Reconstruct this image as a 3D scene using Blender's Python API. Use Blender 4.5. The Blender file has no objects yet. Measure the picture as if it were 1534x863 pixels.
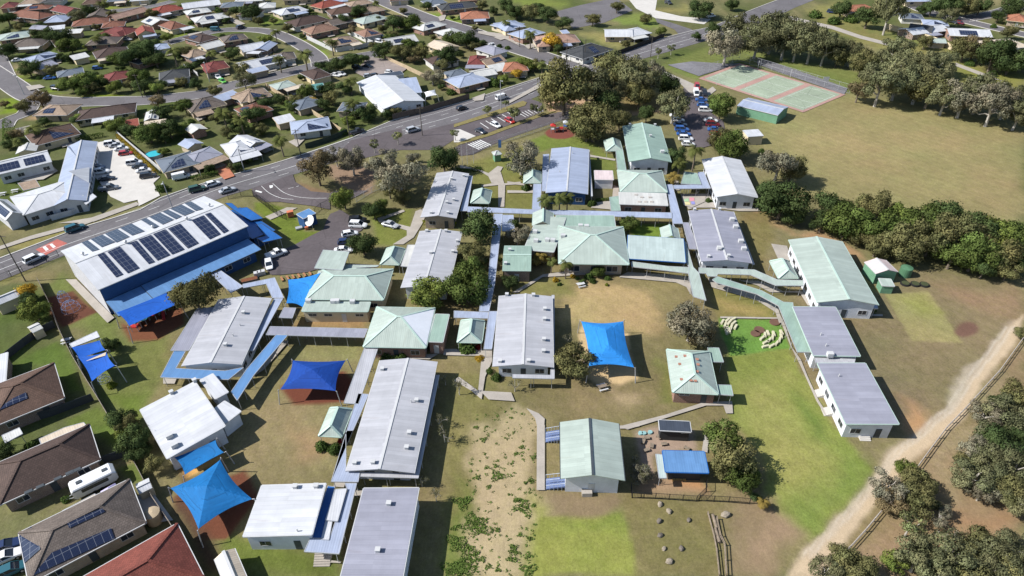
import bpy, math, random
import numpy as np
from mathutils import Vector, Matrix
from mathutils.geometry import tessellate_polygon

S = bpy.context.scene
COL = S.collection
random.seed(7)
RNG = np.random.default_rng(7)

# ---------------------------------------------------------------- survey: photo pixel -> point on a horizontal plane
F, PIT, ROLL, CH = 990.0, math.radians(36.6), math.radians(-1.2), 90.0
CR, SR, CP, SP = math.cos(ROLL), math.sin(ROLL), math.cos(PIT), math.sin(PIT)
K1, K2 = 3.835, 6.392
REG = {}
for i, c in enumerate('abcdefghijklmnop'):
    REG[c] = ((0, 380, 760, 1134)[i % 4], (0, 200, 420, 638)[i // 4], K1)
REG.update(A=(1000, 350, K2), B=(280, 280, K2), C=(380, 370, K2), D=(680, 360, K2), E=(200, 390, K2),
           F=(0, 200, K2), G=(880, 200, K2), H=(680, 140, K2))
REG[' '] = (0, 0, 1.0)

def Z(r, *c):
    x0, y0, k = REG[r]
    return [(x0 + c[i] / k, y0 + c[i + 1] / k) for i in range(0, len(c), 2)]

def un(p, z=0.0):
    x = (p[0] - 767) / F; y = -(p[1] - 431.5) / F
    x, y = CR * x - SR * y, SR * x + CR * y
    d = (x, CP + y * SP, -SP + y * CP)
    t = (z - CH) / d[2]
    return Vector((d[0] * t, d[1] * t, z))

def dist_of(v):
    return (v - Vector((0, 0, CH))).length

# ---------------------------------------------------------------- camera, sky, sun
cam = bpy.data.cameras.new('camera'); camo = bpy.data.objects.new('camera', cam); COL.objects.link(camo)
cam.sensor_width = 36; cam.lens = F / 1534 * 36; cam.clip_start = 1; cam.clip_end = 9000
r0 = Vector((1, 0, 0)); u0 = Vector((0, SP, CP)); f0 = Vector((0, CP, -SP))
rr = r0 * CR + u0 * SR; uu = r0 * -SR + u0 * CR
m3 = Matrix((rr, uu, -f0)).transposed()
camo.matrix_world = Matrix.Translation((0, 0, CH)) @ m3.to_4x4()
S.camera = camo
SUN_EL, SHADOW_AZ = math.radians(42), math.radians(5)
W = bpy.data.worlds.new('World'); S.world = W; W.use_nodes = True
nt = W.node_tree
sky = nt.nodes.new('ShaderNodeTexSky'); sky.sky_type = 'NISHITA'; sky.sun_disc = False
sky.sun_elevation = SUN_EL
sdir = Vector((-math.cos(SHADOW_AZ), -math.sin(SHADOW_AZ), 0))          # towards the sun
sky.sun_rotation = math.atan2(sdir.x, sdir.y)
sky.air_density = 1.0; sky.dust_density = 0.6; sky.ozone_density = 1.5
bg = nt.nodes['Background']; bg.inputs[1].default_value = 0.085
nt.links.new(sky.outputs[0], bg.inputs[0])
sun = bpy.data.lights.new('sun', 'SUN'); sun.energy = 4.6; sun.angle = math.radians(0.5); sun.color = (1, 0.975, 0.93)
suno = bpy.data.objects.new('sun', sun); COL.objects.link(suno)
v = Vector((sdir.x * math.cos(SUN_EL), sdir.y * math.cos(SUN_EL), math.sin(SUN_EL)))
suno.rotation_euler = v.to_track_quat('Z', 'Y').to_euler()
S.view_settings.view_transform = 'Standard'; S.view_settings.look = 'None'
S.view_settings.exposure = 0.68; S.view_settings.gamma = 1; S.view_settings.use_curve_mapping = False
S.cycles.max_bounces = 5; S.cycles.diffuse_bounces = 3; S.cycles.transparent_max_bounces = 6
S.cycles.use_denoising = True

# ---------------------------------------------------------------- colours and materials
KL = 1.30
def lin(c):
    return [((x / 255) / 12.92 if x <= 10 else ((x / 255 + .055) / 1.055) ** 2.4) for x in c]
def alb(r, g, b):
    """albedo of a level sunlit surface that photographs as this sRGB colour"""
    return tuple(min(x / KL, .85) for x in lin((r, g, b)))

MATS = {}
class NB:
    def __init__(s, name):
        s.m = bpy.data.materials.new(name); s.m.use_nodes = True
        s.t = s.m.node_tree; s.p = s.t.nodes['Principled BSDF']; s.n = s.t.nodes; s.l = s.t.links
    def new(s, typ, **kw):
        n = s.n.new(typ)
        for k, v in kw.items(): setattr(n, k, v)
        return n
    def link(s, a, b): s.l.new(a, b)
    def math(s, op, a, b=None, c=None):
        n = s.new('ShaderNodeMath', operation=op)
        for i, x in enumerate((a, b, c)):
            if x is None: continue
            if isinstance(x, (int, float)): n.inputs[i].default_value = x
            else: s.link(x, n.inputs[i])
        return n.outputs[0]
    def noise(s, vec, scale, detail=4, rough=.6):
        n = s.new('ShaderNodeTexNoise'); n.inputs['Scale'].default_value = scale
        n.inputs['Detail'].default_value = detail; n.inputs['Roughness'].default_value = rough
        if vec is not None: s.link(vec, n.inputs['Vector'])
        return n.outputs['Fac']
    def ramp(s, fac, a, b, va=0., vb=1.):
        n = s.new('ShaderNodeMapRange'); n.inputs[1].default_value = a; n.inputs[2].default_value = b
        n.inputs[3].default_value = va; n.inputs[4].default_value = vb
        s.link(fac, n.inputs[0]); return n.outputs[0]
    def mix(s, fac, a, b, mode='MIX'):
        n = s.new('ShaderNodeMix', data_type='RGBA', blend_type=mode)
        for i, x in ((0, fac), (6, a), (7, b)):
            if isinstance(x, (int, float)): n.inputs[i].default_value = x
            elif isinstance(x, (tuple, list)): n.inputs[i].default_value = (*x[:3], 1)
            else: s.link(x, n.inputs[i])
        return n.outputs[2]
    def scale(s, col, f):
        n = s.new('ShaderNodeVectorMath', operation='SCALE')
        if isinstance(col, (tuple, list)): n.inputs[0].default_value = col[:3]
        else: s.link(col, n.inputs[0])
        if isinstance(f, (int, float)): n.inputs['Scale'].default_value = f
        else: s.link(f, n.inputs['Scale'])
        return n.outputs[0]
    def bump(s, h, strength, dist=.05):
        n = s.new('ShaderNodeBump'); n.inputs['Strength'].default_value = strength; n.inputs['Distance'].default_value = dist
        s.link(h, n.inputs['Height']); s.link(n.outputs[0], s.p.inputs['Normal'])
    def pos(s): return s.new('ShaderNodeNewGeometry').outputs['Position']
    def uv(s): return s.new('ShaderNodeUVMap').outputs[0]
    def rnd(s): return s.new('ShaderNodeObjectInfo').outputs['Random']
    def base(s, col, rough=.8, spec=.3, metal=0.):
        if isinstance(col, (tuple, list)): s.p.inputs['Base Color'].default_value = (*col[:3], 1)
        else: s.link(col, s.p.inputs['Base Color'])
        s.p.inputs['Roughness'].default_value = rough
        s.p.inputs['Specular IOR Level'].default_value = spec
        s.p.inputs['Metallic'].default_value = metal
        return s.m

def plain(name, col, rough=.7, spec=.3, var=.15, sc=.6, metal=0.):
    if name in MATS: return MATS[name]
    b = NB(name)
    n = b.noise(b.pos(), sc, 5)
    n2 = b.noise(b.pos(), sc * 9, 3)
    f = b.math('ADD', b.ramp(n, .3, .7, 1 - var, 1 + var), b.ramp(n2, .3, .7, -var * .5, var * .5))
    MATS[name] = b.base(b.scale(col, f), rough, spec, metal)
    return MATS[name]

def metal_roof(name, col, rough=.42, dirt=.10, rib=.76, spec=.4, rust=.45):
    """profiled steel sheet: ribs run down the slope, sheets differ a little, rows of screws/laps, weathering"""
    if name in MATS: return MATS[name]
    b = NB(name); uv = b.uv()
    sep = b.new('ShaderNodeSeparateXYZ'); b.link(uv, sep.inputs[0]); u, v = sep.outputs[0], sep.outputs[1]
    sheet = b.math('FLOOR', b.math('DIVIDE', u, rib))
    wn = b.new('ShaderNodeTexWhiteNoise', noise_dimensions='2D')
    lap = b.math('FLOOR', b.math('DIVIDE', v, 7.3))
    cmb = b.new('ShaderNodeCombineXYZ'); b.link(sheet, cmb.inputs[0]); b.link(lap, cmb.inputs[1]); b.link(cmb.outputs[0], wn.inputs['Vector'])
    f = b.ramp(wn.outputs['Value'], 0, 1, 1 - .07, 1 + .06)
    # wider bands (batches of sheet)
    wn2 = b.new('ShaderNodeTexWhiteNoise', noise_dimensions='1D'); b.link(b.math('FLOOR', b.math('DIVIDE', u, rib * 5)), wn2.inputs['W'])
    f = b.math('MULTIPLY', f, b.ramp(wn2.outputs['Value'], 0, 1, .95, 1.04))
    fr = b.math('FRACT', b.math('DIVIDE', u, rib))
    line = b.math('LESS_THAN', fr, .09)
    f = b.math('MULTIPLY', f, b.math('SUBTRACT', 1.0, b.math('MULTIPLY', line, .08)))
    fv = b.math('FRACT', b.math('DIVIDE', v, 1.2))
    f = b.math('MULTIPLY', f, b.math('SUBTRACT', 1.0, b.math('MULTIPLY', b.math('LESS_THAN', fv, .06), .03)))
    # streaks down the slope + blotches
    mp = b.new('ShaderNodeMapping'); mp.inputs['Scale'].default_value = (1.6, .12, 1); b.link(uv, mp.inputs[0])
    st = b.noise(mp.outputs[0], 1.0, 5, .65)
    f = b.math('MULTIPLY', f, b.ramp(st, .35, .75, 1.0, 1 - dirt))
    bl = b.noise(b.pos(), .35, 4)
    f = b.math('MULTIPLY', f, b.ramp(bl, .3, .7, 1 - dirt * .9, 1 + dirt * .6))
    wv = b.math('SINE', b.math('MULTIPLY', u, 2 * math.pi / rib * 2))
    b.bump(wv, .14, .04)
    mr = b.new('ShaderNodeMapping'); mr.inputs['Scale'].default_value = (.8, .07, 1); b.link(uv, mr.inputs[0])
    c = b.mix(b.ramp(b.noise(mr.outputs[0], 1.0, 5, .7), .60, .80, 0, rust), b.scale(col, f), (col[0] * .62, col[1] * .5, col[2] * .42))
    MATS[name] = b.base(c, rough, spec)
    return MATS[name]

def tile_roof(name, col):
    if name in MATS: return MATS[name]
    b = NB(name); uv = b.uv()
    br = b.new('ShaderNodeTexBrick'); b.link(uv, br.inputs['Vector'])
    br.inputs['Scale'].default_value = 1; br.inputs['Brick Width'].default_value = .42; br.inputs['Row Height'].default_value = .36
    br.inputs['Mortar Size'].default_value = .03; br.inputs['Mortar Smooth'].default_value = .4; br.inputs['Bias'].default_value = 0
    c = lambda k: (*[x * k for x in col], 1)
    br.inputs['Color1'].default_value = c(.86); br.inputs['Color2'].default_value = c(1.16); br.inputs['Mortar'].default_value = c(.5)
    n = b.noise(b.pos(), .5, 5)
    f = b.ramp(n, .3, .72, .82, 1.15)
    sep = b.new('ShaderNodeSeparateXYZ'); b.link(uv, sep.inputs[0])
    b.bump(b.math('FRACT', b.math('DIVIDE', sep.outputs[1], .36)), .5, .04)
    MATS[name] = b.base(b.scale(br.outputs['Color'], f), .8, .25)
    return MATS[name]

def brick_wall(name, col):
    if name in MATS: return MATS[name]
    b = NB(name); uv = b.uv()
    br = b.new('ShaderNodeTexBrick'); b.link(uv, br.inputs['Vector']); br.inputs['Scale'].default_value = 1
    br.inputs['Brick Width'].default_value = .24; br.inputs['Row Height'].default_value = .086; br.inputs['Mortar Size'].default_value = .01
    c = lambda k: (*[x * k for x in col], 1)
    br.inputs['Color1'].default_value = c(.8); br.inputs['Color2'].default_value = c(1.15); br.inputs['Mortar'].default_value = (.4, .37, .33, 1)
    MATS[name] = b.base(b.scale(br.outputs['Color'], b.ramp(b.noise(b.pos(), .8), .3, .7, .85, 1.12)), .9, .2)
    return MATS[name]

def board_wall(name, col, step=.2):
    if name in MATS: return MATS[name]
    b = NB(name); uv = b.uv(); sep = b.new('ShaderNodeSeparateXYZ'); b.link(uv, sep.inputs[0])
    fr = b.math('FRACT', b.math('DIVIDE', sep.outputs[1], step))
    f = b.math('SUBTRACT', 1.0, b.math('MULTIPLY', b.math('LESS_THAN', fr, .12), .35))
    f = b.math('MULTIPLY', f, b.ramp(b.noise(b.pos(), .7), .3, .7, .88, 1.08))
    b.bump(fr, .4, .03)
    MATS[name] = b.base(b.scale(col, f), .65, .3)
    return MATS[name]

def solar_mat():
    if 'solar' in MATS: return MATS['solar']
    b = NB('solar_cells'); uv = b.uv(); sep = b.new('ShaderNodeSeparateXYZ'); b.link(uv, sep.inputs[0])
    def grid(x, step, w):
        fr = b.math('FRACT', b.math('DIVIDE', x, step)); return b.math('LESS_THAN', fr, w)
    g = b.math('MAXIMUM', grid(sep.outputs[0], 1.02, .055), grid(sep.outputs[1], 1.66, .04))
    c = b.math('MAXIMUM', grid(sep.outputs[0], .17, .1), grid(sep.outputs[1], .17, .1))
    k = b.mix(b.math('MULTIPLY', c, .22), (.012, .018, .045), (.10, .12, .18))
    col = b.mix(b.math('MULTIPLY', g, .34), k, (.42, .44, .47))
    MATS['solar'] = b.base(col, .16, .5)
    return MATS['solar']

def fabric(name, col):
    if name in MATS: return MATS[name]
    b = NB(name); uv = b.uv()
    mp = b.new('ShaderNodeMapping'); mp.inputs['Scale'].default_value = (.35, 3.0, 1); b.link(uv, mp.inputs[0])
    f = b.ramp(b.noise(mp.outputs[0], .7, 4), .3, .7, .86, 1.1)
    f = b.math('MULTIPLY', f, b.ramp(b.noise(b.pos(), .5, 4), .3, .7, .9, 1.1))
    sp = b.new('ShaderNodeSeparateXYZ'); b.link(uv, sp.inputs[0]); f = b.math('MULTIPLY', f, b.math('SUBTRACT', 1.0, b.math('MULTIPLY', b.math('LESS_THAN', b.math('FRACT', b.math('DIVIDE', sp.outputs[1], 2.6)), .035), .3)))
    c = b.scale(col, f)
    b.base(c, .75, .25)
    tr = b.new('ShaderNodeBsdfTranslucent'); b.link(c, tr.inputs[0])
    mx = b.new('ShaderNodeMixShader'); mx.inputs[0].default_value = .28
    b.link(b.p.outputs[0], mx.inputs[1]); b.link(tr.outputs[0], mx.inputs[2])
    b.link(mx.outputs[0], b.n['Material Output'].inputs[0])
    MATS[name] = b.m
    return b.m

def leafmat(name, col, hue=.10, trans=.22):
    if name in MATS: return MATS[name]
    b = NB(name)
    at = b.new('ShaderNodeVertexColor'); at.layer_name = 'leaf'
    r = b.rnd()
    c = b.mix(b.math('MULTIPLY', r, hue * 3), col, (col[0] * 1.15, col[1] * 1.0, col[2] * .85))
    wn = b.new('ShaderNodeTexWhiteNoise', noise_dimensions='1D'); b.link(r, wn.inputs['W'])
    c = b.scale(c, b.ramp(wn.outputs['Value'], 0, 1, .78, 1.25))
    c = b.mix(1.0, c, at.outputs['Color'], 'MULTIPLY')
    b.base(c, .85, .04)
    tr = b.new('ShaderNodeBsdfTranslucent'); b.link(c, tr.inputs[0])
    mx = b.new('ShaderNodeMixShader'); mx.inputs[0].default_value = trans
    b.link(b.p.outputs[0], mx.inputs[1]); b.link(tr.outputs[0], mx.inputs[2])
    b.link(mx.outputs[0], b.n['Material Output'].inputs[0])
    MATS[name] = b.m
    return b.m

def asphalt(name, col, patch=.12):
    if name in MATS: return MATS[name]
    b = NB(name); p = b.pos()
    f = b.ramp(b.noise(p, .12, 5), .3, .7, 1 - patch, 1 + patch)
    f = b.math('MULTIPLY', f, b.ramp(b.noise(p, 1.3, 6, .7), .3, .7, .86, 1.14))
    vo = b.new('ShaderNodeTexVoronoi', feature='DISTANCE_TO_EDGE'); vo.inputs['Scale'].default_value = .11; b.link(p, vo.inputs['Vector'])
    crack = b.math('LESS_THAN', vo.outputs['Distance'], .012)
    f = b.math('MULTIPLY', f, b.math('SUBTRACT', 1.0, b.math('MULTIPLY', crack, .18)))
    vc = b.new('ShaderNodeTexVoronoi', distance='CHEBYCHEV'); vc.inputs['Scale'].default_value = .09; b.link(p, vc.inputs['Vector'])
    f = b.math('MULTIPLY', f, b.ramp(vc.outputs['Color'], 0, 1, .9, 1.1))
    MATS[name] = b.base(b.scale(col, f), .85, .3)
    return MATS[name]

def glass_mat():
    if 'glass' in MATS: return MATS['glass']
    MATS['glass'] = NB('window_glass').base((.025, .032, .045), .08, .6)
    return MATS['glass']

GRN = metal_roof('roof_pale_green', alb(182, 194, 184))
GRN2 = metal_roof('roof_sage_green', alb(158, 182, 168))
GRY = metal_roof('roof_zinc_grey', alb(190, 190, 195))
GRY2 = metal_roof('roof_mid_grey', alb(160, 160, 173))
GRYB = metal_roof('roof_blue_grey', alb(172, 182, 204))
WHT = metal_roof('roof_white', (.52, .525, .545), dirt=.10)
WHT2 = metal_roof('roof_offwhite', alb(214, 213, 208))
BLU = metal_roof('roof_blue', alb(104, 146, 194))
BLU2 = metal_roof('roof_strong_blue', alb(40, 105, 180))
TEAL = metal_roof('roof_pale_teal', alb(192, 206, 202))
CREAMR = metal_roof('roof_cream', alb(222, 205, 182))
PINK = metal_roof('roof_faded_pink', alb(226, 208, 206))
LITE = plain('trim_white', alb(206, 206, 206), .5, .4, .05)
TRIMG = plain('trim_pale_green', alb(190, 212, 200), .5, .4, .05)
TRIMD = plain('trim_dark', (.05, .06, .07), .5)
STEEL = plain('galvanised_steel', (.42, .43, .45), .45, .5, .08, 2, .3)
SEAT = None
STEELB = plain('black_powdercoat', (.02, .02, .022), .5)
WOOD = plain('weathered_timber', (.20, .16, .12), .9, .2, .3, 2)
WALLW = board_wall('wall_white_boards', alb(215, 215, 218))
WALLC = plain('wall_cream_render', alb(222, 205, 172), .85, .2, .08)
WALLB = board_wall('wall_blue_sheet', alb(50, 88, 140))
WALLG = board_wall('wall_grey_boards', (.66, .68, .72))
WALLGR = board_wall('wall_green_sheet', alb(120, 165, 135), .5)
BRICK = brick_wall('wall_red_brick', (.25, .105, .065))
BRICKD = brick_wall('wall_brown_brick', (.17, .10, .07))
BRICKT = brick_wall('wall_tan_brick', (.36, .27, .18))
CONC = plain('concrete', alb(176, 168, 158), .9, .2, .13, .35)
CONCL = plain('pale_concrete', alb(208, 203, 196), .9, .2, .08, .3)
ASPH = asphalt('asphalt_road', alb(112, 108, 110))
ASPHD = asphalt('asphalt_carpark', alb(98, 90, 92))
PAINTW = plain('road_paint_white', (.62, .62, .6), .8, .2, .15, 1.5)
SAILB = fabric('shade_cloth_blue', (.010, .065, .34))
SAILR = fabric('shade_cloth_royal_blue', (.012, .11, .50))
SAILC = fabric('shade_cloth_sky_blue', (.03, .26, .68))
SAILM = fabric('shade_cloth_mid_blue', (.010, .165, .44))
TRUNK = plain('bark_grey', (.16, .13, .10), .95, .1, .3, 1.5)
TRUNKP = plain('bark_pale', (.36, .33, .29), .95, .1, .3, 1.5)
# ---------------------------------------------------------------- mesh building
class MB:
    def __init__(s): s.v = []; s.f = []; s.mi = []
    def add(s, pts, faces, mi=0):
        o = len(s.v); s.v += [tuple(p) for p in pts]
        for f in faces: s.f.append([o + i for i in f]); s.mi.append(mi)
        return s
    def quad(s, a, b, c, d, mi=0): return s.add([a, b, c, d], [(0, 1, 2, 3)], mi)
    def box(s, x0, x1, y0, y1, z0, z1, mi=0):
        return s.add([(x0, y0, z0), (x1, y0, z0), (x1, y1, z0), (x0, y1, z0), (x0, y0, z1), (x1, y0, z1), (x1, y1, z1), (x0, y1, z1)],
                     [(3, 2, 1, 0), (4, 5, 6, 7), (0, 1, 5, 4), (1, 2, 6, 5), (2, 3, 7, 6), (3, 0, 4, 7)], mi)
    def bar(s, a, b, w, h=None, mi=0):
        """square bar from a to b"""
        a, b = Vector(a), Vector(b); h = h or w
        d = (b - a).normalized(); up = Vector((0, 0, 1)) if abs(d.z) < .95 else Vector((1, 0, 0))
        x = d.cross(up).normalized() * w / 2; y = x.cross(d).normalized() * h / 2
        P = [a - x - y, a + x - y, a + x + y, a - x + y, b - x - y, b + x - y, b + x + y, b - x + y]
        return s.add(P, [(0, 1, 2, 3), (7, 6, 5, 4), (4, 5, 1, 0), (5, 6, 2, 1), (6, 7, 3, 2), (7, 4, 0, 3)], mi)
    def tube(s, pts, rad, n=7, mi=0, cap=True):
        o = len(s.v); pts = [Vector(p) for p in pts]
        for i, p in enumerate(pts):
            d = (pts[min(i + 1, len(pts) - 1)] - pts[max(i - 1, 0)]).normalized()
            up = Vector((0, 0, 1)) if abs(d.z) < .9 else Vector((1, 0, 0))
            x = d.cross(up).normalized(); y = d.cross(x)
            r = rad[i] if isinstance(rad, (list, tuple)) else rad
            for k in range(n):
                a = 2 * math.pi * k / n; s.v.append(tuple(p + x * math.cos(a) * r + y * math.sin(a) * r))
        for i in range(len(pts) - 1):
            for k in range(n):
                a = o + i * n + k; b = o + i * n + (k + 1) % n
                s.f.append([a, b, b + n, a + n]); s.mi.append(mi)
        if cap:
            s.f.append([o + k for k in range(n)][::-1]); s.mi.append(mi)
            s.f.append([o + (len(pts) - 1) * n + k for k in range(n)]); s.mi.append(mi)
        return s
    def slab(s, pts, faces, t, mi=0):
        """top faces thickened downward by t"""
        n = len(pts); o = len(s.v)
        s.v += [tuple(p) for p in pts]; s.v += [(p[0], p[1], p[2] - t) for p in pts]
        ed = {}
        for f in faces:
            s.f.append([o + i for i in f]); s.mi.append(mi)
            s.f.append([o + n + i for i in f][::-1]); s.mi.append(mi)
            for i in range(len(f)): ed[(f[i], f[(i + 1) % len(f)])] = 1
        for a, b in ed:
            if (b, a) not in ed: s.f.append([o + b, o + a, o + n + a, o + n + b]); s.mi.append(mi)
        return s
    def mesh(s, name, mats):
        me = bpy.data.meshes.new(name); me.from_pydata(s.v, [], s.f)
        for m in (mats if isinstance(mats, (list, tuple)) else [mats]): me.materials.append(m)
        if any(s.mi): me.polygons.foreach_set('material_index', s.mi)
        uv = me.uv_layers.new(name='UVMap')
        V = np.array(s.v, dtype=float)
        out = np.zeros((len(me.loops), 2))
        nor = np.zeros(len(me.polygons) * 3); me.polygons.foreach_get('normal', nor); nor = nor.reshape(-1, 3)
        k = 0
        for i, f in enumerate(s.f):
            n = nor[i]
            h = math.hypot(n[0], n[1])
            if h < .01: u = np.array((1, 0, 0.)); w = np.array((0, 1, 0.))
            else:
                u = np.array((-n[1] / h, n[0] / h, 0)); w = np.cross(n, u)
            P = V[f]; out[k:k + len(f), 0] = P @ u; out[k:k + len(f), 1] = P @ w; k += len(f)
        uv.data.foreach_set('uv', out.ravel())
        me.update()
        return me
    def build(s, name, mats, parent=None, loc=None, smooth=False):
        me = s.mesh(name, mats)
        if smooth: me.polygons.foreach_set('use_smooth', [True] * len(me.polygons))
        return link(name, me, parent, loc)

def link(name, me, parent=None, loc=None, rotz=0.):
    o = bpy.data.objects.new(name, me); COL.objects.link(o)
    if parent is not None: o.parent = parent
    if loc is not None: o.location = loc
    if rotz: o.rotation_euler = (0, 0, rotz)
    return o

USED = {}
LAND = []                                                   # (xy, short description): landmarks for wording labels
def tag(o, label, cat, group=None, kind=None):
    if label: o['label'] = label
    if cat: o['category'] = cat
    if group: o['group'] = group
    if kind: o['kind'] = kind
    return o
def thing(name, label, cat, loc, rotz=0., group=None):
    o = bpy.data.objects.new(name, None); COL.objects.link(o); o.location = loc; o.rotation_euler = (0, 0, rotz)
    o.empty_display_size = .5
    return tag(o, label, cat, group)
def dup(root, loc, rotz=0., scale=None):
    r = root.copy(); COL.objects.link(r); r.location = loc; r.rotation_euler = (0, 0, rotz)
    if scale: r.scale = scale
    for ch in root.children:
        c = ch.copy(); COL.objects.link(c); c.parent = r
        for g in ch.children:
            d = g.copy(); COL.objects.link(d); d.parent = c
    return r

ORD = 'first second third fourth fifth sixth seventh eighth ninth tenth eleventh twelfth thirteenth fourteenth fifteenth sixteenth seventeenth eighteenth nineteenth twentieth'.split()
ORD += ['twenty-' + x for x in ORD[:9]] + ['thirtieth'] + ['thirty-' + x for x in ORD[:9]]

# ---------------------------------------------------------------- sheets: roads, paths, pads, markings
SHEET = [0]
def tri(P):
    t = tessellate_polygon([[Vector((p[0], p[1], 0)) for p in P]])
    out = []
    for a, b, c in t:
        A, B, C = P[a], P[b], P[c]
        if (B[0] - A[0]) * (C[1] - A[1]) - (B[1] - A[1]) * (C[0] - A[0]) < 0: a, c = c, a
        out.append((a, b, c))
    return out
def sheet(name, pts, mat, z=None, label=None, world=False):
    if z is None:
        SHEET[0] += 1; z = .02 + SHEET[0] * .0035
    P = [(p[0], p[1], z) for p in (pts if world else [un(p) for p in pts])]
    mb = MB(); mb.add(P, tri(P))
    o = mb.build(name, mat); o['kind'] = 'structure'
    if label: o['label'] = label
    return o
def smooth_line(pts, n=6):
    """Catmull-Rom through 2-D points"""
    P = [Vector((p[0], p[1])) for p in pts]; P = [P[0] * 2 - P[1]] + P + [P[-1] * 2 - P[-2]]
    out = []
    for i in range(1, len(P) - 2):
        for k in range(n):
            t = k / n; a, b, c, d = P[i - 1], P[i], P[i + 1], P[i + 2]
            out.append(.5 * ((2 * b) + (c - a) * t + (2 * a - 5 * b + 4 * c - d) * t * t + (3 * b - a - 3 * c + d) * t ** 3))
    return out + [P[-2]]
def offset(line, d):
    out = []
    for i, p in enumerate(line):
        t = (line[min(i + 1, len(line) - 1)] - line[max(i - 1, 0)]).normalized()
        out.append(p + Vector((-t.y, t.x)) * d)
    return out
def strip(name, line, d0, d1, mat, z, label=None, h=0.):
    a, b = offset(line, d0), offset(line, d1)
    mb = MB(); P = []; n = len(line)
    for p in a: P.append((p.x, p.y, z))
    for p in b: P.append((p.x, p.y, z))
    fs = [(i, i + 1, n + i + 1, n + i) for i in range(n - 1)]
    if d1 < d0: fs = [f[::-1] for f in fs]
    if h: mb.slab(P, fs, h)
    else: mb.add(P, fs)
    o = mb.build(name, mat); o['kind'] = 'structure'
    if label: o['label'] = label
    return o
def wline(pts, n=6):
    return smooth_line([un(p).xy for p in pts], n)
def dashes(name, line, d, w, on, off, z, mat=None):
    mb = MB(); acc = 0.; state = True; seg = [line[0]]
    L = [line[0]]
    for p in line[1:]:
        k = max(1, int((p - L[-1]).length / .5)); q = L[-1].copy()
        for j in range(1, k + 1): L.append(q.lerp(p, j / k))
    off_l = offset(L, d); acc = 0.; start = None
    for i in range(len(L)):
        if i: acc += (L[i] - L[i - 1]).length
        ph = acc % (on + off) if off else 0
        if ph < on and i < len(L) - 1:
            if start is None: start = i
        elif start is not None:
            cur = off_l[start:i + 1] if i > start else []
            if len(cur) > 1:
                l, r = offset(cur, w / 2), offset(cur, -w / 2); n = len(cur)
                mb.add([(p.x, p.y, z) for p in l] + [(p.x, p.y, z) for p in r], [(n + i2, n + i2 + 1, i2 + 1, i2) for i2 in range(n - 1)])
            start = None
    o = mb.build(name, mat or PAINTW); o['kind'] = 'structure'
    return o

# ---------------------------------------------------------------- buildings
WINMESH = {}
def window_on(parent, x, y, z, ang, w, h, frame=None, name='window'):
    key = (round(w, 2), round(h, 2), (frame or LITE).name)
    if key not in WINMESH:
        f = MB(); t = .07
        f.box(-w / 2, w / 2, -.05, .0, 0, t).box(-w / 2, w / 2, -.05, .0, h - t, h).box(-w / 2, -w / 2 + t, -.05, .0, t, h - t).box(w / 2 - t, w / 2, -.05, .0, t, h - t)
        f.box(-.025, .025, -.04, 0, t, h - t)
        g = MB(); g.box(-w / 2 + t, w / 2 - t, -.02, .0, t, h - t)
        WINMESH[key] = (f.mesh('window', frame or LITE), g.mesh('pane', glass_mat()))
    a, b = WINMESH[key]
    o = link(name, a, parent, (x, y, z)); o.rotation_euler = (0, 0, ang)
    p = link('pane', b, o)
    return o
DOORM = {}
def door_on(parent, x, y, ang, col=None):
    k = (col or LITE).name
    if k not in DOORM:
        d = MB(); d.box(-.5, .5, -.06, 0, 0.02, 2.15); DOORM[k] = d.mesh('door', col or LITE)
    o = link('door', DOORM[k], parent, (x, y, .1)); o.rotation_euler = (0, 0, ang); return o

def rect_of(pts, z):
    w = [un(p, z).xy for p in pts]
    c = (w[0] + w[1] + w[2] + w[3]) / 4
    u = ((w[1] - w[0]) + (w[2] - w[3])) / 2; v = ((w[0] - w[3]) + (w[1] - w[2])) / 2
    L, Wd = u.length, v.length
    au = math.atan2(u.y, u.x); av = math.atan2(v.y, v.x) - math.pi / 2
    d = (av - au + math.pi) % (2 * math.pi) - math.pi
    return c, au + d / 2, L, Wd
def rect_line(A, B, depth, z):
    """near eave from A to B (pixels), the roof running depth metres away from the camera"""
    a, b = un(A, z).xy, un(B, z).xy; u = (b - a); n = Vector((-u.y, u.x)).normalized()
    if n.y < 0: n = -n
    c = (a + b) / 2 + n * depth / 2
    ang = math.atan2(u.y, u.x)
    if u.x < 0: ang += math.pi
    return c, ang, u.length, depth

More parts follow.
